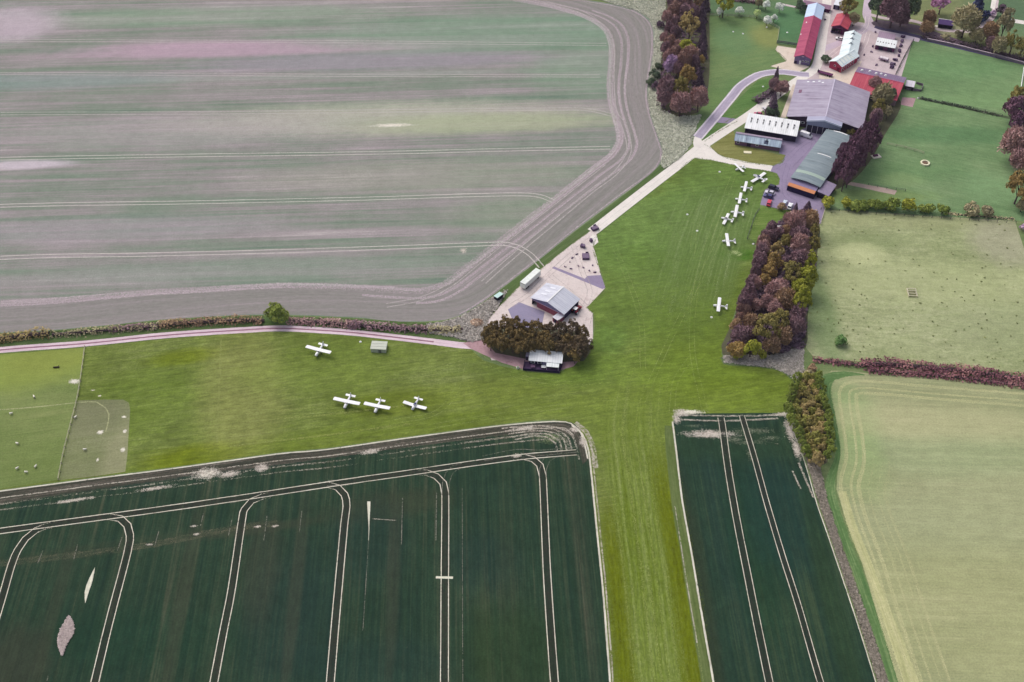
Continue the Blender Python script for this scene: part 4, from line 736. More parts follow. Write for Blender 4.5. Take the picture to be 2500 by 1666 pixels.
for x in (-w+.35, -.2): m = MB(); m.box((x, .62, 1.9), (.25, .2, 3.8)); m.build('post', mm('plum post', C(120, 80, 120)), b.root)
# --- 8 white bent range: two wings are one building
b = Bld('stable_block', 'bent red-walled stable range under a bright white roof', 'stables', (2052, 133), (2089, 139), (2101, 85), 3.8, 'side', W=8.4)
zr = 5.6; RW = corr('bright white roof sheets', C(216, 230, 234), C(236, 244, 246), .06, 1.2, 'y', stain=C(184, 198, 202)); RED = mm('red painted wall', C(168, 56, 88), .2, stretch=(2, 2, .4))
b.shell(zr, RED); b.roof(zr, RW, .3, y0=-1.5, capmat=RW)
for k, y in enumerate((.42, .64, .86)):
    yy = b.D*y; m = MB(); m.prof([(-1.0, zr-.45), (1.0, zr-.45), (0, zr+.75)], yy-.5, yy+.5); m.build('ridge_vent', mm('dark brown louvre', C(96, 70, 84)), b.root)
    m = MB(); m.prof([(-1.25, zr-.4), (0, zr+.95), (0, zr+.82), (-1.1, zr-.45)][::-1], yy-.6, yy+.6); m.prof([(1.25, zr-.4), (0, zr+.95), (0, zr+.82), (1.1, zr-.45)], yy-.6, yy+.6); m.build('vent_roof', RW, b.root)
# second wing, in the same root
a0, a1, a2 = g(2026, 152, 3.8), g(2053, 162, 3.8), g(2089, 139, 3.8)
sub = Bld('wing', None, None, (2026, 152), (2053, 162), (2089, 139), 3.8, 'side', W=7.6)
def graft(sub, root):
    """move the parts of a second wing under the first building's root"""
    Mx = Matrix.Translation(sub.root.location)@Matrix.Rotation(sub.rz, 4, 'Z'); Mr = Matrix.Translation(root.location)@Matrix.Rotation(root.rotation_euler.z, 4, 'Z')
    for o in list(sub.root.children): o.parent = root; o.matrix_local = Mr.inverted()@Mx
    bpy.data.objects.remove(sub.root)
sub.shell(5.5, RED, y1=sub.D+2); sub.roof(5.5, RW, .25, y1=sub.D+2.5, capmat=RW)
for k in range(5):
    y = 1.2+k*(sub.D-1)/5; sub.onslope('rooflight', mm('white rooflight', C(240, 246, 240), .03), 1, .08, .82, y-.95, y+.75, 5.5, lift=.03)
for k in range(6): sub.window('right', 1.0+k*(sub.D-1.5)/5.6, .7, .9, 1.7)
sub.window('front', -.4, 2.0, 1.0, 1.0); sub.panel('door', mm('dark red door', C(110, 20, 56)), 'front', 1.9, 0, 1.6, 2.2)
graft(sub, b.root)
# --- 9 white-topped shed and its low neighbour
b = Bld('shed', 'narrow shed with a white roof stained by a row of dark spots', 'shed', (2137, 109), (2186, 118), (2193, 103), 2.8)
m = MB(); m.profx([(.2, 0), (b.D-.2, 0), (b.D-.2, 3.2), (.2, 2.65)], -b.W/2+.2, b.W/2-.2); m.build('wall', mm('dark plum boards', C(92, 44, 84)), b.root)
m = MB(); m.profx([(-.2, 2.62), (b.D+.2, 3.2), (b.D+.2, 3.35), (-.2, 2.77)], -b.W/2, b.W/2); m.build('roof', corr('white shed roof', C(226, 230, 232), C(244, 246, 246), .04), b.root)
for k in range(7):
    x = -b.W/2+b.W*(k+.6)/7.3; m = MB(); y = b.D*.45; m.profx([(y-.35, 3.02), (y+.4, 3.14), (y+.4, 3.2), (y-.35, 3.08)], x-.3, x+.2); m.build('rooflight', mm('rust dark rooflight', C(92, 84, 84)), b.root)
b.panel('door', DARK, 'front', -b.W*.2, 0, 2.4, 2.2, inset=.2); b.panel('door', DARK, 'front', b.W*.25, 0, 2.4, 2.2, inset=.2)
b = Bld('shed', 'low flat-topped lilac grey shed behind the white-roofed shed', 'shed', (2141, 94), (2182, 102), (2186, 84), 2.3)
m = MB(); m.box((0, b.D/2, 1.1), (b.W-.4, b.D-.4, 2.2)); m.build('wall', mm('dark plum boards', C(92, 44, 84)), b.root); m = MB(); m.box((0, b.D/2, 2.3), (b.W, b.D, .16)); m.build('roof', corr('dull lilac roof', C(156, 136, 156), pitch=1), b.root); b.panel('door', DARK, 'right', b.D/2, 0, 2, 2, inset=.2)
# --- 10 red and purple double-sloped barn
b = Bld('barn', 'wide barn with one red roof slope and one violet slope dotted with white roof domes', 'barn', (2201, 248), (2212, 190), (2097, 164), 3.6, 'side')
zr = 5.2; RDG = .63; RRD = corr('faded red roof', C(176, 68, 88), C(190, 92, 106), .2, 1, 'y', stain=C(138, 70, 88)); RV = corr('violet grey roof', C(122, 104, 132), C(138, 120, 148), .14, 1, 'y')
b.shell(zr, mm('pinkish rendered wall', C(168, 138, 152), .2), ridge=RDG); b.roof(zr, (RRD, RV), .3, ridge=RDG, capmat=mm('crimson ridge', C(176, 84, 112)))
for k, y in enumerate((.90, .74, .60, .50, .40)):
    rx = b.W*(RDG-.5); t = .5+.12*(k % 2); x = rx+(b.W/2-rx)*t; z = zr+(b.ze-zr)*t; m = MB(); m.cyl((x, b.D*y, z+.25), .75, .5, r2=.6); m.ell((x, b.D*y, z+.5), (.6, .6, .3)); m.build('roof_dome', WHITE, b.root, True)
for u in (5, 12, 19): b.panel('door', DARK, 'left', u, 0, 2.6, 2.4)
b.window('front', 2, 1.2, 1.2, 1.0); b.panel('door', DARK, 'front', -3, 0, 2.4, 2.4)
b = Bld('shed', 'small pale-roofed shed on the end of the red and violet barn', 'shed', (2210, 209), (2232, 213), (2235, 201), 2.4)
m = MB(); m.box((0, b.D/2, 1.1), (b.W-.4, b.D-.4, 2.2)); m.build('wall', DARK, b.root); m = MB(); m.profx([(-.2, 2.2), (b.D+.2, 2.6), (b.D+.2, 2.74), (-.2, 2.34)], -b.W/2, b.W/2); m.build('roof', corr('pale lilac sheet roof', C(202, 196, 208), pitch=1), b.root); b.panel('door', mm('dark door', C(52, 36, 66)), 'front', 0, 0, 1.2, 1.9, inset=.2)
def pen(name, label, px, h=1.2, th=.18, mat=None, cat='pen'):
    c = sum((g(*p) for p in px), Vector())/len(px); t = thing(name, label, cat, (c.x, c.y, 0)); n = len(px)
    for i in range(n-1):
        a, q = g(*px[i])-c, g(*px[i+1])-c; d = q-a; m = MB(); m.box((a+q)/2+Vector((0, 0, h/2)), (d.length-th, th, h), math.atan2(d.y, d.x)); m.build('wall_panel', mat or DARK, t)
    return t
pen('pen', 'dark walled concrete pen beyond the small pale-roofed shed', [(2236, 205), (2253, 210), (2248, 224), (2212, 220)], mat=mm('grey lilac pen wall', C(120, 104, 124), .2))
# --- 11 buildings on the top edge
b = Bld('shed', 'bright white flat-roofed shed at the top edge beside the small red barn', 'shed', (2035, 12), (2051, 15), (2054, 2), 2.6)
m = MB(); m.box((0, b.D/2, 1.25), (b.W-.3, b.D-.3, 2.5)); m.build('wall', DARK, b.root); m = MB(); m.box((0, b.D/2, 2.6), (b.W, b.D, .18)); m.build('roof', mm('white felt roof', C(226, 228, 236)), b.root); b.panel('door', mm('grey door', C(120, 112, 140)), 'front', 0, 0, 1.4, 2, inset=.15)
b = Bld('shed', 'long low dull pink shed behind the pale blue end of the crimson barn', 'shed', (1958, 10), (2026, 24), (2027, 15), 2.2)
m = MB(); m.box((0, b.D/2, 1.05), (b.W-.3, b.D-.3, 2.1)); m.build('wall', mm('dark plum boards', C(92, 44, 84)), b.root); m = MB(); m.profx([(-.2, 2.1), (b.D+.2, 2.4), (b.D+.2, 2.54), (-.2, 2.24)], -b.W/2, b.W/2); m.build('roof', corr('dull pink brown roof', C(136, 104, 128), pitch=1), b.root)
for u in (-.3, 0, .3): b.panel('door', DARK, 'front', u*b.W, 0, 2.2, 1.9, inset=.15)
b = Bld('stable', 'dark open-fronted stable with a pale roof edge on the garden grass', 'stable', (2291, 58), (2327, 63), (2331, 53), 2.4)
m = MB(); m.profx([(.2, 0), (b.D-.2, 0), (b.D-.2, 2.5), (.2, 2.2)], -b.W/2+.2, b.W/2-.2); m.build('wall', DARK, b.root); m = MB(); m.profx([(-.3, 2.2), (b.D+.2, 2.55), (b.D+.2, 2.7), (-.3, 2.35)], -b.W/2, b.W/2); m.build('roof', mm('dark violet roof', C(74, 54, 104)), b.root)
m = MB(); m.box((0, b.D+.3, 2.66), (b.W, .35, .2)); m.build('gutter', WHITE, b.root)
for u in (-.3, 0, .3): b.panel('stable_door', mm('near black door', C(24, 16, 46)), 'front', u*b.W, 0, 1.8, 1.9, inset=.2)
# --- 12 the clubhouse below the pines
b = Bld('clubhouse', 'dark clubhouse with a white roof and a decked terrace under the pine clump', 'clubhouse', (1291, 879), (1372, 886), (1374, 864), 2.7)
m = MB(); m.profx([(.3, 0), (b.D-.2, 0), (b.D-.2, 3.1), (.3, 2.6)], -b.W/2+.2, b.W/2-.2); m.build('wall', mm('dark navy boards', C(38, 26, 62), stretch=(2, 2, .3)), b.root)
m = MB(); m.profx([(-.4, 2.6), (b.D+.2, 3.2), (b.D+.2, 3.36), (-.4, 2.76)], -b.W/2-.1, b.W/2+.1); m.build('roof', corr('white sheet roof', C(228, 232, 236), C(242, 244, 246), .05, 1, 'x'), b.root)
q = b.local(1334, 889, 2.2); r = b.local(1365, 891, 2.2); fr = b.local(1365, 898, 2.2)
x0, x1, yb, yf = q.x, r.x, 0.0, fr.y
m = MB(); m.profx([(yf, 2.1), (yb-.45, 2.45), (yb-.45, 2.58), (yf, 2.23)], x0, x1); m.build('porch_roof', corr('white porch roof', C(232, 238, 238), C(244, 246, 246), .05, 1, 'x'), b.root)
for x in (x0+.2, x1-.2): m = MB(); m.box((x, yf+.25, 1.15), (.14, .14, 1.9)); m.build('post', WHITE, b.root)
dk = [b.local(*p) for p in ((1281, 884), (1277, 905), (1366, 912), (1374, 890))]
m = MB(); zt = .25; vs = [(p.x, p.y, 0) for p in dk]+[(p.x, p.y, zt) for p in dk]; m.add(vs, [(0, 1, 2, 3), (4, 5, 6, 7), (0, 1, 5, 4), (1, 2, 6, 5), (2, 3, 7, 6), (3, 0, 4, 7)]); m.build('deck', mm('dark plum decking', C(84, 62, 96), .3, stretch=(.2, 3, 1)), b.root)
for i, (pa, pb) in enumerate(((dk[0], dk[1]), (dk[1], dk[2]), (dk[2], dk[3]))):
    d = pb-pa; m = MB(); m.box(((pa.x+pb.x)/2, (pa.y+pb.y)/2, .75), (d.length-.1, .1, 1.0), math.atan2(d.y, d.x)); m.build('railing', mm('dark navy railing', C(38, 28, 70)), b.root)
for u in (-.38, -.18): b.window('front', u*b.W, .9, 1.6, 1.1, inset=.3)
b.panel('door', mm('grey lilac door', C(160, 152, 184)), 'front', -.02*b.W, .25, 1.8, 2.0, inset=.3)
def table(px, py, label, col):
    p = g(px, py, .95); t = thing('patio_table', label, 'table', (p.x, p.y, .25)); m = MB(); m.box((0, 0, .72), (1.7, 1.5, .08)); m.build('tabletop', col, t)
    for sx in (-1, 1):
        for sy in (-1, 1): m = MB(); m.box((sx*.7, sy*.6, .34), (.08, .08, .68)); m.build('leg', DARK, t)
table(1327, 895, 'square white table on the clubhouse terrace', WHITE); table(1301, 894, 'dark wooden table on the clubhouse terrace', mm('plum wood', C(110, 80, 110)))
p = g(1264, 900); t = thing('planter', 'white round planter on the grass left of the clubhouse terrace', 'planter', p); m = MB(); m.cyl((0, 0, .4), .45, .8, r2=.62); m.build('tub', WHITE, t, False); m = MB(); m.ell((0, 0, .85), (.5, .5, .3)); m.build('plant', mm('pale foliage', C(150, 160, 130), .3), t)
b = Bld('shed', 'small lilac shed against the left end of the clubhouse', 'shed', (1283, 870), (1291, 871), (1293, 862), 2.2)
m = MB(); m.box((0, b.D/2, 1.05), (b.W-.2, b.D-.2, 2.1)); m.build('wall', mm('lilac boards', C(120, 108, 148)), b.root); m = MB(); m.box((0, b.D/2, 2.2), (b.W, b.D, .14)); m.build('roof', mm('pale lilac roof', C(188, 180, 204)), b.root); b.panel('door', DARK, 'front', 0, 0, .8, 1.8, inset=.1)
# --- 13 plank-clad hut on the airfield, shed in the wood
b = Bld('hut', 'pale plank-sided hut standing alone on the grass below the farm track', 'hut', (904, 852), (942, 854), (944, 835), 2.0)
PL = solid('pale silvery planks', C(186, 190, 176), .16, 1.0, stretch=(3, .3, .3)); m = MB(); m.box((0, b.D/2, .95), (b.W-.2, b.D-.2, 1.9)); m.build('wall', PL, b.root)
for k in range(3): m = MB(); y0 = -.15+k*(b.D+.3)/3; m.box((0, y0+(b.D+.3)/6, 2.02+.02*k), (b.W+.1, (b.D+.3)/3-.12, .14)); m.build('roof_panel', solid('pale roof boards', C(196, 200, 188), .14, 1.0, stretch=(.3, 3, 3)), b.root)
m = MB(); m.box((.6, -.02, .8), (1.1, .1, 1.5)); m.build('door', mm('grey plank door', C(110, 112, 108)), b.root)
b = Bld('shed', 'derelict shed with a broken white roof among the trees right of the parked planes', 'shed', (1890, 582), (1900, 584), (1911, 555), 2.4, 'side', W=3.4)
b.shell(3.0, DARK); b.roof(3.0, solid('broken white sheets', C(176, 172, 176), .45, .5), .2, cap=False); b.panel('door', mm('dark door', C(52, 36, 66)), 'front', 0, 0, 1, 1.9)
# ================================================================== COPIES
def dup(root, name=None, label=None, group=None, loc=None, rz=None, scale=None):
    r = root.copy(); COL.objects.link(r)
    if loc is not None: r.location = loc
    if rz is not None: r.rotation_euler = (0, 0, rz)
    if scale: r.scale = (scale,)*3
    if label: r['label'] = label
    if group: r['group'] = group
    for ch in root.children:
        c = ch.copy(); COL.objects.link(c); c.parent = r
        for gch in ch.children: d = gch.copy(); COL.objects.link(d); d.parent = c
    return r
def paint(root, names, mat):
    for o in root.children:
        if o.name.split('.')[0] in names:
            for s in o.material_slots: s.link = 'OBJECT'; s.material = mat
# ================================================================== AEROPLANES  (nose along +x, span 10 m before scaling)
PW = solid('white aircraft paint', C(238, 238, 240), .05, rough=.35, spec=.4); PBLUE = solid('dark blue trim', C(44, 50, 112), .1, rough=.35, spec=.4); PGREY = mm('grey metal', C(120, 118, 126)); TYRE = mm('black rubber', C(30, 28, 32))
def ringx(x, ry, rz, zc, n=10): return [(x, ry*math.cos(2*math.pi*i/n), zc+rz*math.sin(2*math.pi*i/n)) for i in range(n)]
def wing_mesh(b, stations, th=.11):
    """stations: (y, x lead, x trail, z)"""
    rings = []
    for y, xl, xt, z in stations:
        c = xl-xt; rings.append([(xl, y, z), (xl-.08*c, y, z+th*c*.55), (xl-.35*c, y, z+th*c*.8), (xt, y, z+.02), (xt, y, z-.02), (xl-.35*c, y, z-th*c*.25), (xl-.08*c, y, z-th*c*.25)])
    return b.loft(rings)
def make_plane(high, span=10.0, chord=1.6, tail='square', nosecol=None):
    t = thing('light_aircraft', '', 'aeroplane')
    m = MB(); zc = 1.15
    st = [(2.35, .28, .28, 1.08), (2.1, .5, .48, 1.1), (1.3, .58, .56, 1.14), (.55, .6, .62, zc+.1), (-.6, .58, .62, zc+.12), (-1.6, .46, .48, zc+.1), (-3.0, .32, .34, zc+.12), (-4.3, .16, .2, zc+.16)]
    m.loft([ringx(*s) for s in st]); m.build('fuselage', PW, t, True)
    h = span/2; zw = 2.0 if high else .82; x0 = .55 if high else .5; dih = .12 if high else .35
    m = MB(); wing_mesh(m, [(-h, x0-.12, x0-chord*.92, zw+dih), (-h+.25, x0, x0-chord, zw+dih), (0, x0, x0-chord, zw), (h-.25, x0, x0-chord, zw+dih), (h, x0-.12, x0-chord*.92, zw+dih)]); m.build('wing', PW, t)
    m = MB(); tx = -3.35; tc = 1.0
    if tail == 'square': S_ = [(-1.85, tx, tx-tc, 1.3), (0, tx, tx-tc, 1.3), (1.85, tx, tx-tc, 1.3)]
    else: S_ = [(-1.8, tx-.5, tx-tc-.1, 1.3), (0, tx+.3, tx-tc-.05, 1.3), (1.8, tx-.5, tx-tc-.1, 1.3)]
    wing_mesh(m, S_, .08); m.build('tailplane', PW, t)
    m = MB(); m.add([(-3.0, y, 1.4) for y in (-.05, .05)]+[(-3.75, y, 2.55) for y in (-.03, .03)]+[(-4.3, y, 2.55) for y in (-.03, .03)]+[(-4.25, y, 1.3) for y in (-.05, .05)], [(0, 2, 4, 6), (1, 7, 5, 3), (0, 1, 3, 2), (2, 3, 5, 4), (4, 5, 7, 6), (6, 7, 1, 0)]); m.build('fin', PW, t)
    m = MB()
    if high: m.loft([ringx(.85, .3, .06, 1.62, 8), ringx(.65, .44, .24, 1.64, 8), ringx(.35, .5, .28, 1.68, 8), ringx(-.9, .48, .24, 1.68, 8), ringx(-1.4, .25, .1, 1.6, 8)])
    else: m.loft([ringx(.7, .3, .06, 1.62, 8), ringx(.35, .46, .3, 1.68, 8), ringx(-.3, .48, .38, 1.72, 8), ringx(-1.0, .36, .26, 1.68, 8), ringx(-1.4, .15, .08, 1.6, 8)])
    m.build('windscreen', GLASS, t, True)
    if high: m = MB(); m.box((-.2, 0, zw+.11), (1.5, 1.05, .1)); m.build('cabin_roof', PW, t)
    else: m = MB(); m.tube([(.1, -.44, 1.75), (.1, -.25, 2.06), (.1, .25, 2.06), (.1, .44, 1.75)], .05, 5); m.build('canopy_frame', PW, t)
    m = MB(); m.tube([(2.25, 0, 1.05), (2.42, 0, 1.05), (2.52, 0, 1.05)], [.2, .15, .03], 8)
    m.box((2.34, .42, 1.05), (.05, .8, .13)); m.box((2.34, -.42, 1.05), (.05, .8, .13)); m.build('propeller', mm('dark propeller', C(60, 58, 66)), t)
    for x, y in ((1.55, 0), (-.25, -.95), (-.25, .95)):
        m = MB(); m.cyl((x, y, .24), .24, .16, 'y', 12); wl = m.build('wheel', TYRE, t)
        m = MB(); m.tube([(x, y, .3), (x-.05, y*.5, .9)], .05, 5); m.build('undercarriage_leg', PGREY, t)
    if high:
        for sy in (-1, 1): m = MB(); m.tube([(-.1, sy*.5, .85), (-.1, sy*h*.5, zw+.02)], .05, 5); m.build('wing_strut', PW, t)
    return t
HI = make_plane(True); LO = make_plane(False); HIS = make_plane(True, tail='swept')
used = set()
def plane(px, py, nose, tail, tips, span, proto, label, blue=False, zc=1.0, grp='parked light aeroplanes'):
    """px,py: where wings and body cross; nose/tail pixels give the heading"""
    c = g(px, py, zc); a, q = g(*nose, 1.1), g(*tail, 1.3); wl, wr = g(*tips[0], zc), g(*tips[1], zc); wd = (wr-wl).xy.normalized(); hd = Vector((-wd.y, wd.x)); hd = hd if hd.dot((a-q).xy) > 0 else -hd; h = math.atan2(hd.y, hd.x)
    k = span/10.0; o = Vector((c.x, c.y, 0))
    if proto.name not in used: used.add(proto.name); r = proto; r.location = o; r.rotation_euler = (0, 0, h); r.scale = (k,)*3
    else: r = dup(proto, loc=o, rz=h, scale=k)
    r['label'] = label; r['group'] = grp
    return r
def mspan(l, r): return (g(*l, 1.5)-g(*r, 1.5)).xy.length
P_ = [((1804, 408), (1796, 409), (1822, 401), (1793, 398), (1815, 419), HIS, 'thin-bodied white light aeroplane with its tail over the concrete, top of the parked row'),
      ((1850, 433), (1835, 429), (1868, 446), (1832, 444), (1866, 421), LO, 'largest low-winged white light aeroplane with a dark blue nose, by the car park'),
      ((1819, 454), (1806, 452), (1841, 458), (1815, 467), (1821, 442), HI, 'white high-winged aeroplane parked directly below the blue-nosed one'),
      ((1806, 483), (1793, 480), (1829, 487), (1804, 497), (1809, 470), HI, 'white high-winged aeroplane level with the red and silver cars'),
      ((1796, 515), (1783, 512), (1819, 519), (1793, 530), (1799, 500), HI, 'white high-winged aeroplane with its tail nearest the fence corner below the cars'),
      ((1771, 534), (1757, 531), (1793, 542), (1765, 549), (1778, 522), LO, 'white aeroplane parked just left of and below the row of five on the grass'),
      ((1775, 585), (1762, 585), (1799, 588), (1778, 601), (1773, 569), HIS, 'white high-winged aeroplane with a swept tail, alone beside the pale bare grass patch'),
      ((1754, 743), (1740, 742), (1779, 747), (1752, 761), (1756, 726), HIS, 'white high-winged aeroplane alone on the grass beside the long mixed wood'),
      ((777, 856), (771, 871), (786, 843), (745, 850), (807, 866), HI, 'white high-winged aeroplane on the grass left of the plank-sided hut'),
      ((846, 982), (842, 995), (854, 967), (814, 975), (880, 989), HI, 'leftmost of the three white aeroplanes in line on the lower grass, dark wheels showing'),
      ((920, 993), (917, 1004), (928, 978), (888, 987), (953, 1000), HI, 'middle one of the three white aeroplanes in line on the lower grass'),
      ((1012, 991), (1007, 1003), (1021, 975), (984, 982), (1042, 999), LO, 'rightmost of the three aeroplanes in line on the lower grass, blue canopy')]
planes = []
for c, n, t, l, r, proto, lab in P_:
    high = proto is not LO
    planes.append(plane(*c, n, t, (l, r), mspan(l, r)*.97, proto, lab, zc=1.9 if high else 1.0))
paint(planes[1], ('propeller', 'windscreen'), PBLUE); paint(planes[11], ('windscreen',), PBLUE)
m = MB(); m.box((1.75, 0, 1.55), (.7, .6, .1)); m.box((1.0, 0, 1.66), (.8, .8, .06)); m.build('cowling_stripe', PBLUE, planes[1]); m = MB(); m.box((1.75, 0, 1.55), (.7, .6, .1)); m.build('cowling_stripe', PBLUE, planes[11])
# ================================================================== CARS (front along +x)
def make_car(kind='car', paintm=None):
    t = thing('parked_car', '', 'car'); L = 2.15; w = .88
    if kind == 'car': pr = [(-L, .35), (L, .35), (L+.03, .62), (L-.15, .82), (.95, .98), (-1.95, 1.0), (-L-.02, .8)]
    elif kind == 'suv': pr = [(-L, .42), (L, .42), (L+.03, .75), (L-.15, 1.0), (1.0, 1.12), (-2.1, 1.14), (-L-.02, .9)]
    else: L = 2.6; w = 1.0; pr = [(-L, .45), (L, .45), (L+.03, .85), (L-.2, 1.1), (L-.7, 1.25), (-L, 1.25)]
    def shell(pr, w, wt, b):   # profile lofted across with tucked-in edges
        rings = []
        for y, k in ((-w, .94), (-w*.8, 1), (w*.8, 1), (w, .94)): rings.append([(x*(.985 if abs(y) == w else 1), y, .35+(z-.35)*k+.0) for x, z in pr])
        return b.loft(rings)
    m = MB(); shell(pr, w, 1, m); m.build('body', paintm or PW, t)
    if kind == 'car': gp = [(1.0, .95), (-1.9, .97), (-1.45, 1.42), (.25, 1.44)]; rp = (-.6, 1.46, 1.6)
    elif kind == 'suv': gp = [(1.0, 1.1), (-2.1, 1.12), (-1.85, 1.66), (.3, 1.68)]; rp = (-.78, 1.7, 2.05)
    else: gp = [(2.0, 1.22), (-2.58, 1.22), (-2.55, 2.1), (1.25, 2.1)]; rp = (-.7, 2.14, 3.7)
    m = MB(); rings = [[(x, y*(1 if z < 1.3 and kind != 'van' or z < 1.3 else .86), z) for x, z in gp] for y in (-w*.92, w*.92)]; m.loft(rings); m.build('windows', GLASS if kind != 'van' else (paintm or PW), t)
    m = MB(); m.box((rp[0], 0, rp[1]), (rp[2], w*1.55, .07)); m.build('car_roof', paintm or PW, t)
    if kind == 'van': m = MB(); m.profx([(-w*.8, 1.3), (w*.8, 1.3), (w*.72, 2.0), (-w*.72, 2.0)], 1.45, 1.95); m.build('windscreen', GLASS, t)
    for sx in (-1, 1):
        for sy in (-1, 1):
            m = MB(); m.cyl((sx*1.35, sy*(w-.08), .33), .33, .2, 'y', 14); wh = m.build('wheel', TYRE, t); m = MB(); m.cyl((sx*1.35, sy*(w+.025), .33), .2, .03, 'y', 10); m.build('rim', PGREY, wh)
    for sy in (-1, 1):
        m = MB(); m.box((L, sy*w*.72, .68 if kind == 'car' else .8), (.08, .3, .16)); m.build('headlight', mm('headlamp glass', C(220, 222, 230)), t)
        m = MB(); m.box((-L, sy*w*.8, .75), (.08, .2, .2)); m.build('tail_light', mm('red lamp', C(140, 20, 30)), t)
    return t
def put(o, px, py, a, q, label, z=.03, group=None, s=1, name=None):
    c = g(px, py, .8); A, B = g(*a), g(*q); o.location = (c.x, c.y, z); o.rotation_euler = (0, 0, math.atan2(A.y-B.y, A.x-B.x)); o.scale = (s,)*3; o['label'] = label
    if group: o['group'] = group
    if name: o.name = name
    return o
CG = 'cars parked on the asphalt apron'
def cpaint(n, c): return solid(n, c, .06, rough=.3, spec=.5)
put(make_car('suv', cpaint('black car paint', C(30, 28, 62))), 1889, 459, (1904, 464), (1876, 455), 'black car parked highest at the edge of the grass', group=CG, s=1.12)
put(make_car('car', cpaint('silver car paint', C(206, 202, 216))), 1880, 470, (1868, 467), (1892, 473), 'silver car parked between the black car and the dark blue car', group=CG, s=1.05)
put(make_car('car', cpaint('dark blue car paint', C(58, 58, 112))), 1876, 479, (1864, 475), (1889, 483), 'dark blue car parked between the silver car and the red car', group=CG, s=1.05)
put(make_car('car', cpaint('red car paint', C(206, 62, 82))), 1878, 495, (1881, 486), (1876, 504), 'bright red car at the lower left corner of the car park', group=CG, s=1.05)
put(make_car('car', cpaint('pale blue car paint', C(206, 216, 232))), 1916, 495, (1918, 489), (1913, 501), 'small pale blue car next to the white car, by the brown bush', group=CG, s=.95)
put(make_car('car', cpaint('white car paint', C(236, 238, 242))), 1929, 503, (1933, 494), (1926, 512), 'white car right of the small pale blue car', group=CG, s=1.08)
v = put(make_car('van', cpaint('white van paint', C(236, 236, 240))), 1968, 331, (1981, 336), (1954, 327), 'long white van parked in front of the white-roofed workshop', s=1.12, name='parked_van'); v['category'] = 'van'
put(make_car('car', PW), 2050, 94, (2044, 93), (2057, 96), 'white car beside the bent white-roofed range', z=.034, s=1.0); put(make_car('car', cpaint('dark violet car paint', C(44, 30, 76))), 2038, 77, (2030, 76), (2046, 78), 'dark car in the mouth of the small red barn', z=.034, s=1.0)
put(make_car('car', cpaint('magenta red car paint', C(170, 50, 96))), 1851, 278, (1843, 277), (1860, 280), 'crimson car among the trees behind the white-roofed workshop', z=.034, s=1.0)
put(make_car('car', cpaint('cream car paint', C(228, 222, 222))), 1893, 285, (1891, 279), (1895, 290), 'cream car between the dark conifer and the big hangar', z=.034, s=.95)
put(make_car('car', cpaint('grey white car paint', C(210, 206, 212))), 1867, 266, (1865, 262), (1870, 270), 'grey-white car left of the dark conifer beside the road', z=.034, s=.95)
# ================================================================== TRAILERS, TRACTOR, STACKS
def boxy(name, label, cat, px, py, a, q, z=.03):
    c = g(px, py); A, B = g(*a), g(*q); return thing(name, label, cat, (c.x, c.y, z), math.atan2(A.y-B.y, A.x-B.x))
t = boxy('lorry_trailer', 'long white box trailer parked along the verge of the concrete yard', 'trailer', 1295, 690, (1313, 672), (1277, 704)); TW = solid('white trailer panels', C(236, 240, 234), .06, stretch=(3, .3, .3))
m = MB(); m.box((0, 0, 2.15), (11.0, 2.55, 2.5)); m.build('trailer_body', TW, t); m = MB(); m.box((0, 0, 3.43), (11.05, 2.6, .08)); m.build('trailer_roof', mm('white trailer roof', C(232, 236, 232)), t)
m = MB(); m.box((-5.53, 0, 3.2), (.1, 2.3, .18)); m.build('rear_header', mm('grey header', C(120, 122, 120)), t)
for sy in (-.6, .6): m = MB(); m.box((-5.54, sy, 2.05), (.08, 1.15, 2.1)); m.build('rear_door', TW, t)
for x in (-4.2, -3.0, 3.8):
    for sy in (-1, 1): m = MB(); m.cyl((x, sy*1.05, .5), .5, .35, 'y', 14); m.build('wheel', TYRE, t)
m = MB(); m.box((0, 0, .8), (10.6, 1.1, .2)); m.build('chassis', DARK, t)
t = boxy('livestock_trailer', 'small trailer with a pale blue-green roof on the verge left of the long white trailer', 'trailer', 1217, 730, (1230, 721), (1206, 738)); m = MB(); m.box((0, 0, 1.3), (3.3, 1.9, 1.5)); m.build('trailer_body', mm('dark teal panels', C(34, 44, 58)), t)
m = MB(); m.box((0, 0, 2.1), (3.5, 2.05, .12)); m.build('trailer_roof', mm('pale blue green roof', C(196, 224, 220), .06), t); m = MB(); m.box((-1.68, 0, 1.2), (.08, 1.5, 1.2)); m.build('ramp', mm('dark ramp', C(26, 30, 44)), t)
for x in (-.5, .5):
    for sy in (-1, 1): m = MB(); m.cyl((x, sy*1.0, .35), .35, .2, 'y', 12); m.build('wheel', TYRE, t)
m = MB(); m.tube([(1.6, 0, .6), (3.0, 0, .5)], .08, 5); m.box((3.0, 0, .62), (.5, .4, .3)); m.build('drawbar', mm('pale grey metal', C(170, 186, 180)), t)
t = boxy('tractor', 'red tractor with a white cab roof beside the small hangar', 'tractor', 1406, 763, (1418, 748), (1396, 772)); TR = cpaint('red tractor paint', C(168, 40, 62))
m = MB(); m.box((1.3, 0, 1.25), (2.0, .85, .8), taper=.9); m.build('bonnet', TR, t); m = MB(); m.box((-.3, 0, 1.0), (2.6, .8, .5)); m.build('chassis', DARK, t)
m = MB(); m.box((-.5, 0, 1.95), (1.4, 1.35, 1.2), taper=.92); m.build('cab', GLASS, t); m = MB(); m.box((-.5, 0, 2.62), (1.7, 1.6, .16)); m.build('cab_roof', WHITE, t)
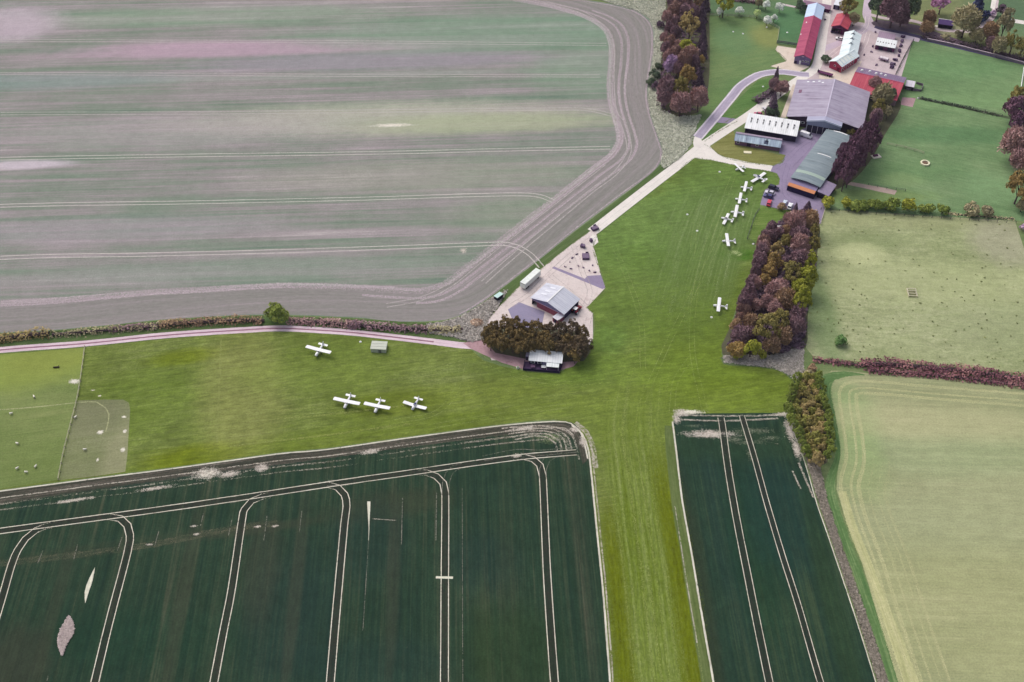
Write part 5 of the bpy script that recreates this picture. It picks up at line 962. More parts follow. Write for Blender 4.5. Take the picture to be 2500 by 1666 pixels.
for sy in (-1, 1):
    m = MB(); m.cyl((-.95, sy*.95, .85), .85, .5, 'y', 18); wh = m.build('rear_wheel', TYRE, t); m = MB(); m.cyl((-.95, sy*1.22, .85), .42, .06, 'y', 12); m.build('rim', WHITE, wh)
    m = MB(); m.cyl((1.6, sy*.8, .5), .5, .35, 'y', 16); wh = m.build('front_wheel', TYRE, t); m = MB(); m.cyl((1.6, sy*.99, .5), .26, .05, 'y', 12); m.build('rim', WHITE, wh)
    m = MB(); m.box((-.95, sy*.95, 1.8), (1.5, .55, .1)); m.build('mudguard', TR, t)
m = MB(); m.box((2.9, 0, .8), (.9, 1.7, .6)); m.build('front_loader', TR, t)
t = boxy('flat_trailer', 'long dark plum flat trailer behind the big hangar', 'trailer', 2014, 183, (2032, 188), (1998, 179), .034); m = MB(); m.box((0, 0, .95), (7.8, 2.2, .3)); m.build('bed', mm('dark plum boards', C(92, 44, 84)), t); m = MB(); m.box((-3.85, 0, 1.5), (.12, 2.2, .9)); m.build('headboard', DARK, t)
for x in (1.6, 2.7):
    for sy in (-1, 1): m = MB(); m.cyl((x, sy*.95, .4), .4, .25, 'y', 12); m.build('wheel', TYRE, t)
t = boxy('flat_trailer', 'white-loaded flat trailer standing in the sandy farm yard', 'trailer', 2157, 148, (2164, 150), (2149, 146), .034); m = MB(); m.box((0, 0, .9), (5, 2.3, .2)); m.build('bed', mm('plum post', C(120, 80, 120)), t)
for k in range(3): m = MB(); m.box((-1.5+1.5*k, 0, 1.35), (1.3, 2.0, .7)); m.build('load', mm('white wrapped load', C(226, 216, 222)), t)
for sy in (-1, 1): m = MB(); m.cyl((.8, sy*1.0, .4), .4, .25, 'y', 12); m.build('wheel', TYRE, t)
HP = mm('dusty violet scrap', C(122, 104, 130), .35, scale=2.0); HP2 = mm('dark violet scrap', C(86, 66, 98), .35, scale=2.0)
def stack(px, py, w, d, h, rz, label, name='crate_stack', cat='stack', n=5, seed=0, flat=False):
    R = random.Random(seed); c = g(px, py); t = thing(name, label, cat, (c.x, c.y, .03), rz)
    if flat:
        m = MB(); m.box((0, 0, .5), (w, d, .9)); m.build('tank', HP2, t); m = MB(); m.box((0, 0, 1.0), (w*.92, d*.9, .12)); m.build('lid', HP, t); m = MB(); m.box((w*.2, d*.55, 1.2), (w*.4, .3, .6)); m.build('rail', HP2, t)
    else:
        for k in range(n):
            m = MB(); m.box((R.uniform(-w, w)*.35, R.uniform(-d, d)*.35, R.uniform(.3, .5)*h), (R.uniform(.3, .6)*w, R.uniform(.3, .6)*d, h*R.uniform(.6, 1)), R.uniform(-.6, .6)); m.build('crate', R.choice((HP, HP2)), t)
    return t
stack(1452, 560, 3.0, 2.2, 1, .5, 'low dark violet tank where the concrete road meets the yard', 'water_tank', 'tank', flat=True); stack(1444, 589, 2.0, 1.8, 1.4, .3, 'small heap of dark violet scrap on the round concrete pad', 'scrap_heap', 'scrap heap', 5, 3)
stack(1424, 602, 2.0, 2.8, 1.6, -.3, 'upper dusty violet crate heap in the concrete yard, above the square tank', n=6, seed=4); stack(1430, 629, 3.0, 3.4, 1.0, 0, 'square violet tank near the right edge of the concrete yard', 'water_tank', 'tank', flat=True)
for k, (x, y) in enumerate([(1407, 622), (1397, 631), (1390, 642), (1425, 655), (1440, 662), (1452, 666), (1447, 648), (1412, 650), (1380, 652), (1394, 657)]): stack(x, y, 1.2, .7, .5, k*.7, 'small dark scrap item scattered on the upper part of the concrete yard', 'scrap_heap', 'scrap heap', 3, 20+k)['group'] = 'scrap scattered on the concrete yard'
for k, (x, y) in enumerate([(2204, 92), (2201, 103), (2198, 114), (2196, 126), (2193, 137), (2187, 148), (2180, 158), (2176, 166)]): stack(x, y, 2.6, 1.6, 1.4, .5+k*.4, 'piece of farm machinery in the line along the right edge of the farm yard', 'farm_machine', 'farm machinery', 5, 40+k)['group'] = 'machinery lined along the farm yard edge'
for k, (x, y) in enumerate([(2128, 128), (2110, 135), (2131, 115), (2145, 120), (2095, 143), (2140, 160), (2090, 80), (2015, 50), (2012, 35), (2136, 80)]): stack(x, y, 1.5, 1.2, .8, k*.9, 'small heap of oddments on the dusty farm yard', 'scrap_heap', 'scrap heap', 3, 60+k)['group'] = 'oddments about the farm yard'
# trough rack, feeder, water trough
c = g(2226, 717); t = thing('feed_rack', 'pale rectangular feed rack with cross bars in the tussocky pasture', 'feed rack', c, -.05); FR_ = mm('pale weathered wood', C(206, 200, 176), .12)
for x in (-1.7, 1.7): m = MB(); m.box((x, 0, .45), (.2, 4.6, .9)); m.build('side_rail', FR_, t)
for y in (-2.2, -.7, .8, 2.2): m = MB(); m.box((0, y, .8), (3.2, .25, .2)); m.build('cross_bar', FR_, t)
m = MB(); m.box((0, 0, .12), (3.0, 4.2, .16)); m.build('tray', mm('dull olive tray', C(120, 122, 86)), t)
c = g(2258, 400); t = thing('ring_feeder', 'round white ring feeder with rusty hay in the green paddock', 'feeder', c); m = MB(); n = 24; rings = []
for rr, z in ((2.15, 0), (2.15, .7), (1.45, .75), (1.45, 0)): rings.append([(rr*math.cos(2*math.pi*i/n), rr*math.sin(2*math.pi*i/n), z) for i in range(n)])
m.loft(rings, cap=False); m.build('ring', mm('cream ring', C(224, 220, 190), .06), t); m = MB(); m.ell((0, 0, .2), (1.35, 1.35, .5)); m.build('hay', mm('rusty hay', C(120, 92, 76), .3), t)
c = g(2139, 383); t = thing('water_trough', 'white concrete trough base with a plum tank by the purple trees', 'trough', c, .3); m = MB(); m.box((0, 0, .15), (4.2, 2.8, .3)); m.build('base', mm('pale trough concrete', C(216, 206, 196)), t); m = MB(); m.box((-.3, .3, .6), (2.2, 1.0, .7)); m.build('tank', mm('dark plum boards', C(92, 44, 84)), t)
c = g(1825, 373); t = thing('notice_board', 'cream flat board lying on the grass below the brick hut', 'board', c, -.08); m = MB(); m.box((0, 0, .22), (3.6, 1.8, .12)); m.build('panel', mm('cream board', C(228, 220, 190), .1), t); m = MB(); m.box((-1.5, 0, .08), (.2, 1.7, .16)); m.box((1.5, 0, .08), (.2, 1.7, .16)); m.build('bearer', DARK, t)
for k, (x, y) in enumerate([(1856, 580), (1862, 587), (1868, 581)]):
    c = g(x, y); t = thing('pallet', 'white pallet leaning among the first trees left of the derelict shed', 'pallet', c, .8, 'white pallets at the edge of the wood')
    for q in range(4): m = MB(); m.box((0, -.6+.4*q, .5), (1.5, .22, .12)); m.build('slat', mm('white slat', C(216, 210, 206)), t)
    m = MB(); m.box((-.6, 0, .25), (.12, 1.4, .5)); m.box((.6, 0, .25), (.12, 1.4, .5)); m.build('bearer', PGREY, t)
# small white ground markers on the airfield
def marker(px, py, label, r=.55):
    c = g(px, py); t = thing('ground_marker', label, 'marker', c, group='white markers on the grass'); m = MB(); m.cyl((0, 0, .12), r, .24, r2=r*.7, n=12); m.build('disc', WHITE, t); m = MB(); m.cyl((0, 0, .3), .1, .3, n=8); m.build('knob', WHITE, t)
for x, y, l in [(1757, 420, 'small white marker below the junction of the concrete strip'), (1678, 524, 'small white marker on the upper middle of the airfield grass'), (1702, 564, 'small white marker left of the lower parked planes'), (1863, 212, 'small white marker between the curved lane and the concrete road'), (1790, 78, 'small white marker in the left of the lawn by the wood'), (1814, 83, 'small white marker in the middle of the lawn by the wood'), (1872, 67, 'small white marker by the bend of the orchard fence'), (1922, 80, 'small white marker on the dark lawn left of the crimson barn'), (2242, 240, 'white marker on the corner of the dark field bank'), (1839, 596, 'white marker at the lower fence corner beside the wood'), (1737, 775, 'white marker below the lone plane beside the wood'), (880, 835, 'white marker above and left of the plank-sided hut')]: marker(x, y, l)
# ================================================================== FENCES
def fence(px, label, h=1.2, gap=4.0, mat=None, rails=(.5, 1.0), name='fence', pw=.16, rw=.09):
    w = smooth_line(gl(px), 2.0); L = sum((w[i]-w[i-1]).length for i in range(1, len(w))); n = min(95, max(2, int(L/gap)+1)); q = resample(w, n); c = q[0]
    t = thing(name, label, name.replace('_', ' '), (c.x, c.y, 0)); mat = mat or mm('grey fence wood', C(150, 142, 128))
    pm = MB(); pm.box((0, 0, h/2), (pw, pw, h)); me = pm.mesh('post'); me.materials.append(mat)
    for p in q: o = bpy.data.objects.new('post', me); COL.objects.link(o); o.parent = t; o.location = (p.x-c.x, p.y-c.y, 0)
    for z in rails:
        m = MB(); m.tube([(p.x-c.x, p.y-c.y, z*h) for p in q], rw/2, 4); m.build('rail', mat, t)
    return t
PALE = mm('pale fence wood', C(190, 184, 160)); DK_ = mm('dark fence wood', C(84, 74, 92))
fence([(208, 849), (198, 923), (189, 976), (173, 1040), (156, 1107), (143, 1172)], 'straight pale stock fence running down between the two left paddocks', mat=PALE, pw=.28, rw=.16, gap=3.5)
fence([(1853, 514), (1842, 530), (1834, 556), (1824, 585), (1832, 592), (1842, 597)], 'dark stock fence around the small green plot below the car park', mat=DK_, rw=.14)
fence([(1722, 38), (1800, 42), (1850, 45), (1880, 60), (1902, 72)], 'grey fence curving between the orchard and the lawn', mat=mm('grey fence wood', C(150, 142, 128)), rw=.22, h=1.4); fence([(1902, 72), (1900, 88), (1897, 104)], 'short pale fence at the right end of the lawn', mat=PALE, rw=.16)
fence([(1896, 106), (1925, 110), (1950, 114)], 'dark timber fence below the lawn against the crimson barn', mat=DK_, rw=.5, h=1.5)
fence([(2230, 100), (2205, 145), (2186, 184)], 'dark fence along the farm yard side of the green paddock', mat=DK_, rw=.3, h=1.3)
fence([(2242, 241), (2319, 256), (2390, 270), (2446, 284)], 'post and rail fence on the dark bank between the two green paddocks', mat=DK_, rw=.14); fence([(2165, 354), (2210, 363), (2255, 376)], 'short pale fence leading out from the purple trees', mat=PALE, rw=.2)
fence([(2014, 512), (2009, 528), (2003, 548)], 'short pale fence at the top left corner of the tussocky pasture', mat=PALE, rw=.22); fence([(2499, 168), (2495, 195), (2491, 220)], 'white rail fence at the right edge of the upper paddock', mat=WHITE, rw=.35, h=1.4)
fence([(2120, 452), (2160, 461), (2210, 467)], 'thin dark fence above the muddy strip', mat=DK_, rw=.12); fence([(2004, 512), (2120, 522), (2240, 530), (2360, 538), (2480, 545)], 'low wire fence along the shrub row above the tussocky pasture', mat=DK_, rw=.1)
def wall(px, label, h, th, mat, name='stone_wall', cat='wall'):
    w = smooth_line(gl(px), 4.0); c = w[0]; t = thing(name, label, cat, (c.x, c.y, 0)); L = [p-c for p in offset_line(w, th/2)]; R_ = [p-c for p in offset_line(w, -th/2)]
    m = MB(); m.loft([[(a.x, a.y, 0), (a.x, a.y, h), (b_.x, b_.y, h), (b_.x, b_.y, 0)] for a, b_ in zip(L, R_)]); m.build('wall', mat, t)
    L = [p-c for p in offset_line(w, th/2+.08)]; R_ = [p-c for p in offset_line(w, -th/2-.08)]; m = MB(); m.loft([[(a.x, a.y, h), (a.x, a.y, h+.14), (b_.x, b_.y, h+.14), (b_.x, b_.y, h)] for a, b_ in zip(L, R_)]); m.build('coping', mm('pale lilac coping', C(196, 178, 190)), t)
wall([(2262, 99), (2316, 110), (2330, 114)], 'short length of stone wall at the left end of the roadside wall', 1.2, .5, mm('grey stone', C(140, 126, 140), .25)); wall([(2322, 111), (2380, 126), (2440, 141), (2494, 156), (2530, 166)], 'long pale-topped stone wall along the top of the upper paddock', 1.2, .5, mm('grey stone', C(140, 126, 140), .25))
# ================================================================== SHEEP
SW = solid('fleece', C(232, 228, 214), .1, 3); SD = mm('dark face', C(60, 52, 50))
def sheep_mesh():
    bm = bmesh.new(); P = [((-.5, 0, .72), .26), ((-.2, 0, .74), .33), ((.2, 0, .74), .32), ((.46, 0, .78), .22), ((.62, 0, .92), .13), ((.82, 0, .86), .09)]
    vs = [bm.verts.new(p) for p, r in P]; rad = [r for p, r in P]; e = [(i, i+1) for i in range(len(P)-1)]
    for k, x in ((0, -.42), (3, .36)):
        for sy in (-1, 1):
            a = bm.verts.new((x, sy*.16, .5)); b_ = bm.verts.new((x+.03, sy*.17, .26)); c_ = bm.verts.new((x, sy*.17, .03)); vs += [a, b_, c_]; rad += [.11, .06, .05]; n = len(vs); e += [(k, n-3), (n-3, n-2), (n-2, n-1)]
    for i, j in e: bm.edges.new((vs[i], vs[j]))
    me = bpy.data.meshes.new('body'); bm.to_mesh(me); bm.free(); return me, rad
SHM, SHR = sheep_mesh()
def sheep(px, py, rz, label):
    c = g(px, py); t = thing('sheep', label, 'sheep', c, rz, 'sheep grazing in the left paddocks', .95); o = obj('body', SHM.copy(), SW, t)
    md = o.modifiers.new('skin', 'SKIN'); sv = o.data.skin_vertices[0].data if o.data.skin_vertices else None
    if sv is None:
        bm = bmesh.new(); bm.from_mesh(o.data); bm.verts.layers.skin.verify(); bm.to_mesh(o.data); bm.free(); sv = o.data.skin_vertices[0].data
    for i, r in enumerate(SHR): sv[i].radius = (r, r)
    sv[1].use_root = True; o.modifiers.new('sub', 'SUBSURF').levels = 1
for k, (x, y, r, l) in enumerate([(28, 1012, .4, 'sheep just below the trodden path at the far left'), (84, 971, 2.2, 'lone sheep above the trodden path in the left paddock'), (185, 1021, 1.0, 'sheep right up against the pale stock fence'), (43, 1085, 2.8, 'sheep alone in the middle of the left paddock'), (43, 1146, .8, 'large sheep, leftmost of the three near the bottom of the left paddock'), (65, 1155, 0, 'sheep lowest of the three near the bottom of the left paddock'), (88, 1141, 1.2, 'sheep rightmost of the three near the bottom of the left paddock'), (208, 1100, .2, 'sheep on the dark scrape right of the pale stock fence')]): sheep(x, y, r, l)
c = g(138, 898); t = thing('log', 'short dark log lying on the grass above the chalk patch', 'log', c, .1); m = MB(); m.cyl((0, 0, .3), .3, 2.2, 'x', 10); m.build('trunk', mm('dark bark', C(66, 56, 50), .3), t); m = MB(); m.tube([(.5, .2, .4), (1.0, .7, .6)], [.12, .05], 6); m.build('branch', mm('dark bark', C(66, 56, 50)), t)
# ================================================================== VEGETATION
def leaf_mat(name, dark, light, k=1.25, rough=.8):
    s = N(name, rough, .1); at = s.nd('ShaderNodeAttribute'); at.attribute_name = 'tint'
    oi = s.nd('ShaderNodeObjectInfo'); f = s.ma('MULTIPLY_ADD', oi.outputs['Random'], .3, s.ma('MULTIPLY', at.outputs['Fac'], .85)); f = s.ma('SUBTRACT', f, .07)
    s.col(s.ramp(f, [(0, C(*dark, k)), (.55, C(*[(a+b)/2 for a, b in zip(dark, light)], k)), (1, C(*light, k))])); return s.m
LM = {k: leaf_mat(n, d, l, kk) for k, n, d, l, kk in [
    ('P', 'purple budding twigs', (90, 70, 80), (144, 118, 120), 1.75), ('BP', 'brownish purple budding twigs', (100, 78, 78), (156, 128, 114), 1.75), ('PK', 'pinkish brown budding twigs', (112, 86, 90), (170, 140, 132), 1.7), ('BR', 'brown budding leaves', (106, 86, 72), (164, 138, 106), 1.7), ('OB', 'orange brown new leaves', (118, 98, 62), (172, 146, 92), 1.4),
    ('OL', 'olive new leaves', (96, 92, 54), (154, 140, 84), 1.45), ('OT', 'tawny olive new leaves', (126, 112, 76), (178, 158, 108), 1.4), ('YG', 'yellow green new leaves', (108, 114, 40), (176, 174, 74), 1.3), ('GR', 'grey olive budding leaves', (116, 110, 88), (168, 158, 124), 1.5), ('DG', 'dark green leaves', (52, 66, 56), (98, 110, 84), 1.5),
    ('DP', 'dark purple conifer needles', (66, 52, 68), (112, 94, 104), 1.6), ('DB', 'dark blue green needles', (38, 42, 78), (74, 80, 106), 1.5), ('WH', 'white blossom', (190, 196, 186), (246, 246, 240), 1.2), ('LG', 'pale green blossom', (150, 178, 110), (206, 216, 160), 1.2), ('PB', 'pink blossom', (170, 116, 158), (220, 172, 202), 1.2),
    ('CP', 'copper purple leaves', (72, 50, 70), (122, 90, 104), 1.5), ('PI', 'dark olive brown pine needles', (68, 59, 42), (136, 116, 74), 1.7), ('PD', 'dark pine needles', (60, 53, 46), (118, 102, 78), 1.65), ('CO', 'copse olive leaves', (94, 98, 48), (164, 156, 90), 1.5), ('BU', 'shrub green leaves', (82, 98, 44), (152, 160, 80), 1.4), ('GN', 'green leaves', (72, 106, 60), (126, 152, 92), 1.4), ('SL', 'silvery bare twigs', (134, 112, 142), (192, 166, 186), 1.6)]}
LM['RH'] = leaf_mat('reddish purple hedge leaves', (84, 50, 64), (152, 112, 108), 1.5)
BARK = mm('grey brown bark', C(96, 80, 84), .3); BARKP = mm('pale violet bark', C(150, 126, 148), .25)
def leaves_mesh(name, P, Nn, size, tint, jitter=.5, aspect=1.0, up=None, seed=0):
    """one small quad per point, facing roughly along Nn"""
    R = np.random.RandomState(seed); n = len(P); Nn = Nn+R.normal(0, jitter, (n, 3)); Nn /= np.linalg.norm(Nn, axis=1)[:, None]+1e-9
    a = R.normal(0, 1, (n, 3)) if up is None else up+R.normal(0, .25, (n, 3)); u = np.cross(Nn, a); u /= np.linalg.norm(u, axis=1)[:, None]+1e-9; v = np.cross(Nn, u)
    s = (size*(.6+.8*R.rand(n)))[:, None] if np.isscalar(size) else size[:, None]; u = u*s*.5/aspect**.5*(1 if aspect == 1 else 1); v = v*s*.5*aspect**.5
    V = np.stack([P-u*.9-v, P+u-v*.8, P+u*.8+v, P-u+v*.9], 1).reshape(-1, 3)
    me = bpy.data.meshes.new(name); me.vertices.add(4*n); me.vertices.foreach_set('co', V.astype(np.float32).ravel()); me.loops.add(4*n); me.loops.foreach_set('vertex_index', np.arange(4*n, dtype=np.int32))
    me.polygons.add(n); me.polygons.foreach_set('loop_start', np.arange(0, 4*n, 4, dtype=np.int32)); me.update(calc_edges=True)
    at = me.attributes.new('tint', 'FLOAT', 'FACE'); at.data.foreach_set('value', np.clip(tint, 0, 1).astype(np.float32)); return me
def sph(R, n): d = R.normal(0, 1, (n, 3)); return d/np.linalg.norm(d, axis=1)[:, None]
def crown_broad(seed, nb=22, n=1500, ls=.13, br=(.26, .42), shape=1.0):
    R = np.random.RandomState(seed); d = sph(R, nb); d[:, 2] = np.abs(d[:, 2])*1.0-.38*R.rand(nb); rb = R.uniform(*br, nb); c = d*(1-rb*.9)[:, None]*R.uniform(.6, 1.18, nb)[:, None]
    c[:, :2] *= (1-.25*(shape-1)*np.clip(c[:, 2:3], 0, 1)); w = rb**2/np.sum(rb**2); k = R.choice(nb, n, p=w); q = sph(R, n); q += .55*d[k]; q[:, 2] += .25; q /= np.linalg.norm(q, axis=1)[:, None]
    P = c[k]+q*(rb[k]*R.uniform(.8, 1.1, n))[:, None]; bt = R.rand(nb); t = .45*bt[k]+.4*R.rand(n)+.08
    return leaves_mesh('crown', P, q, ls, t, .45, seed=seed)
def crown_bare(seed, n=1900, buds=700):
    R = np.random.RandomState(seed); m = n+buds; d = sph(R, m); d[:, 2] = np.abs(d[:, 2])-.45*R.rand(m); r = R.uniform(.35, 1.0, m)**.6; nb = 14; lob = sph(R, nb); lr = 1.05-.42*np.min(np.linalg.norm(d[:, None]-lob[None], axis=2), axis=1); P = d*(r*np.clip(lr, .5, 1.1))[:, None]
    up = d+np.array([0, 0, .7]); size = np.concatenate([R.uniform(.08, .18, n), R.uniform(.035, .07, buds)]); t = np.concatenate([R.rand(n)*.6+.1, R.rand(buds)*.6+.35]); lt = R.rand(nb)[np.argmin(np.linalg.norm(d[:, None]-lob[None], axis=2), axis=1)]; t = .65*t+.35*lt
    nn = sph(R, m); a = leaves_mesh('crown', P[:n], nn[:n], size[:n], t[:n], .2, 4.5, np.cross(nn[:n], np.cross(up[:n], nn[:n]))*0+up[:n], seed); b = leaves_mesh('crown', P[n:], d[n:], size[n:], t[n:], .6, seed=seed+1)
    bm = bmesh.new(); bm.from_mesh(a); bm.from_mesh(b); bm.to_mesh(a); bm.free(); bpy.data.meshes.remove(b); return a
def crown_cone(seed, n=1300, ls=.15):
    R = np.random.RandomState(seed); h = R.rand(n)**1.5; a = R.uniform(0, 2*math.pi, n); whorl = .78+.22*np.cos(h*44+np.cos(a*5+seed)*1.3); rr = (1-h)**.85*whorl*R.uniform(.8, 1.05, n)+.02; P = np.stack([rr*np.cos(a), rr*np.sin(a), h*2-1], 1); q = np.stack([np.cos(a), np.sin(a), np.full(n, .8)], 1); q /= np.linalg.norm(q, axis=1)[:, None]
    return leaves_mesh('crown', P, q, ls, R.rand(n)*.7+.15*whorl, .4, seed=seed)
def trunk_mesh(seed, limbs=6, spread=.55):
    R = random.Random(seed); m = MB(); m.tube([(0, 0, 0), (.01, .02, .35), (0, 0, .8), (.03, -.02, 1.25)], [.085, .065, .05, .02], 7)
    for i in range(limbs):
        a = 2*math.pi*i/limbs+R.uniform(-.4, .4); z0 = R.uniform(.42, .85); r = R.uniform(.35, spread); m.tube([(0, 0, z0), (r*.45*math.cos(a), r*.45*math.sin(a), z0+.25), (r*math.cos(a), r*math.sin(a), z0+R.uniform(.45, .7))], [.04, .028, .01], 5)
    return m.mesh('trunk')
CB = [crown_broad(s, 26, 2600, .095, (.22, .4)) for s in (1, 2, 3, 4, 5)]; CBf = [crown_broad(s, 44, 3200, .075, (.13, .27)) for s in (11, 12, 13, 14)]; CBR = [crown_bare(s, 3000, 1500) for s in (21, 22, 23, 24, 25)]; CC = [crown_cone(s) for s in (31, 32)]; CS = [crown_broad(s, 16, 800, .16, (.3, .48)) for s in (41, 42, 43, 44)]
CP_ = [crown_broad(s, 44, 2200, .085, (.15, .25)) for s in (51, 52, 53)]
TM = [trunk_mesh(s) for s in (1, 2, 3)]; TMB = [trunk_mesh(s, 11, .85) for s in (4, 5)]
for me_ in TM+TMB: me_.materials.append(BARK)
for me_ in CB+CBf+CBR+CC+CS+CP_: me_.materials.append(LM['OL'])
rt = random.Random(99)
def tree(kind, cx, cy, r, mat, label, group=None, asp=None, name=None, cat=None, lift=None, squash=1.0):
    pool, a0, nm, ct, lf = {'broad': (CB, 1.1, 'broadleaf_tree', 'tree', .3), 'fine': (CBf, 1.15, 'broadleaf_tree', 'tree', .3), 'bare': (CBR, 1.3, 'bare_tree', 'tree', .06), 'cone': (CC, 1.7, 'conifer', 'tree', .12), 'shrub': (CS, .85, 'shrub', 'shrub', .0), 'pine': (CP_, 1.0, 'pine_tree', 'tree', .25), 'blossom': (CS, .95, 'blossom_tree', 'tree', .35)}[kind]
    asp = (asp or a0)*(1.18 if kind in ('broad', 'fine', 'bare') else 1); lf = lf if lift is None else lift; s0 = spx(cx, cy, 5); R = r/s0*(1.14 if kind == 'bare' else 1.08); Rz = R*asp; zc = Rz*(1 if lf > 0 else .72)+R*lf; c = g(cx, cy, zc)
    t = thing(name or nm, label, cat or ct, (c.x, c.y, 0), rt.uniform(0, 6.28), group)
    o = bpy.data.objects.new('crown', rt.choice(pool)); COL.objects.link(o); o.parent = t; o.location = (0, 0, zc); o.scale = (R*squash, R, Rz); o.material_slots[0].link = 'OBJECT'; o.material_slots[0].material = LM[mat]
    q = bpy.data.objects.new('trunk', rt.choice(TMB if kind == 'bare' else TM)); COL.objects.link(q); q.parent = t; q.scale = (R*.95, R*.95, zc*.95)
    if mat == 'SL': o.material_slots[0].material = LM['SL']; q.material_slots[0].link = 'OBJECT'; q.material_slots[0].material = BARKP
    return t
# ---- the left wood
GW = 'purple trees massed in the left wood'; LW = 'bare purple tree massed in the wood beside the pale field'
cw = lambda x, y: (1560+x/4.706, y/4.706)
for x, y, r in [(470, 40, 85), (380, 20, 70), (560, 30, 75), (420, 130, 85), (520, 130, 80), (620, 140, 70), (330, 200, 75), (430, 250, 70), (330, 330, 75), (420, 400, 80), (290, 430, 70), (350, 500, 80), (300, 560, 70), (440, 520, 70), (420, 620, 80), (330, 640, 70), (520, 700, 80), (600, 640, 85), (640, 740, 80), (440, 700, 60), (470, 800, 70)]: tree('bare', *cw(x+rt.uniform(-12, 12), y+rt.uniform(-12, 12)), r*rt.uniform(.72, 1.12)/4.706, rt.choice('P P PK BP'.split()), LW, GW, asp=rt.uniform(1.1, 1.55))
for x, y, r, k, m_, l, asp in [(590, 290, 118, 'fine', 'OT', 'largest tawny olive domed tree high in the left wood', 1.1), (550, 545, 100, 'broad', 'YG', 'bright yellow-green tree in the middle of the left wood', .75), (590, 620, 80, 'bare', 'BR', 'brown bare tree just below the bright yellow-green one in the left wood', 1.1), (370, 745, 95, 'bare', 'SL', 'silvery bare tree on the left side of the left wood', 1.0), (560, 880, 100, 'fine', 'OB', 'orange-brown domed tree low in the left wood', 1.15),
                              (320, 1020, 105, 'bare', 'P', 'purple bare tree at the lower left of the left wood', 1.35), (290, 1130, 80, 'bare', 'P', 'purple bare tree lowest on the left edge of the left wood', 1.1), (470, 1030, 105, 'fine', 'OL', 'olive tree in front of the orange-brown one, low in the left wood', 1.25), (480, 1190, 115, 'bare', 'PK', 'pinkish bare tree at the bottom tip of the left wood', 1.1), (690, 1130, 100, 'bare', 'PK', 'pale pinkish bare tree at the lower right of the left wood', 1.3), (400, 230, 60, 'bare', 'PK', 'small mauve tree left of the tawny olive dome in the left wood', .9),
                              (690, 50, 70, 'broad', 'BR', 'brown olive tree near the top right of the left wood', 1.1), (700, 690, 55, 'broad', 'OB', 'small orange tree on the right edge of the left wood', 1.0), (740, 430, 62, 'cone', 'DP', 'tallest dark conifer on the right edge of the left wood', 2.0), (730, 130, 70, 'cone', 'DP', 'dark conifer at the top of the right edge of the left wood', 1.6), (770, 20, 60, 'cone', 'DP', 'dark conifer at the very top edge of the left wood', 1.6), (740, 560, 60, 'cone', 'DP', 'second dark conifer down the right edge, under the tallest', 1.7), (690, 860, 70, 'cone', 'DP', 'lowest dark conifer on the right edge of the left wood', 1.5),
                              (720, 250, 60, 'cone', 'DP', 'dark conifer right behind the tawny olive dome in the left wood', 1.6), (250, 290, 50, 'shrub', 'DP', 'dark bush on the upper left edge of the left wood', 1), (180, 860, 62, 'shrub', 'DG', 'upper dark green bush between the pale field and the left wood', 1), (140, 950, 55, 'shrub', 'DG', 'middle dark green bush between the pale field and the left wood', 1), (190, 990, 55, 'shrub', 'DP', 'lowest dark bush between the pale field and the left wood', 1), (215, 760, 45, 'shrub', 'DG', 'small dark green bush beside the silvery bare tree', 1)]: tree(k, *cw(x, y), r/4.706, m_, l, asp=asp)
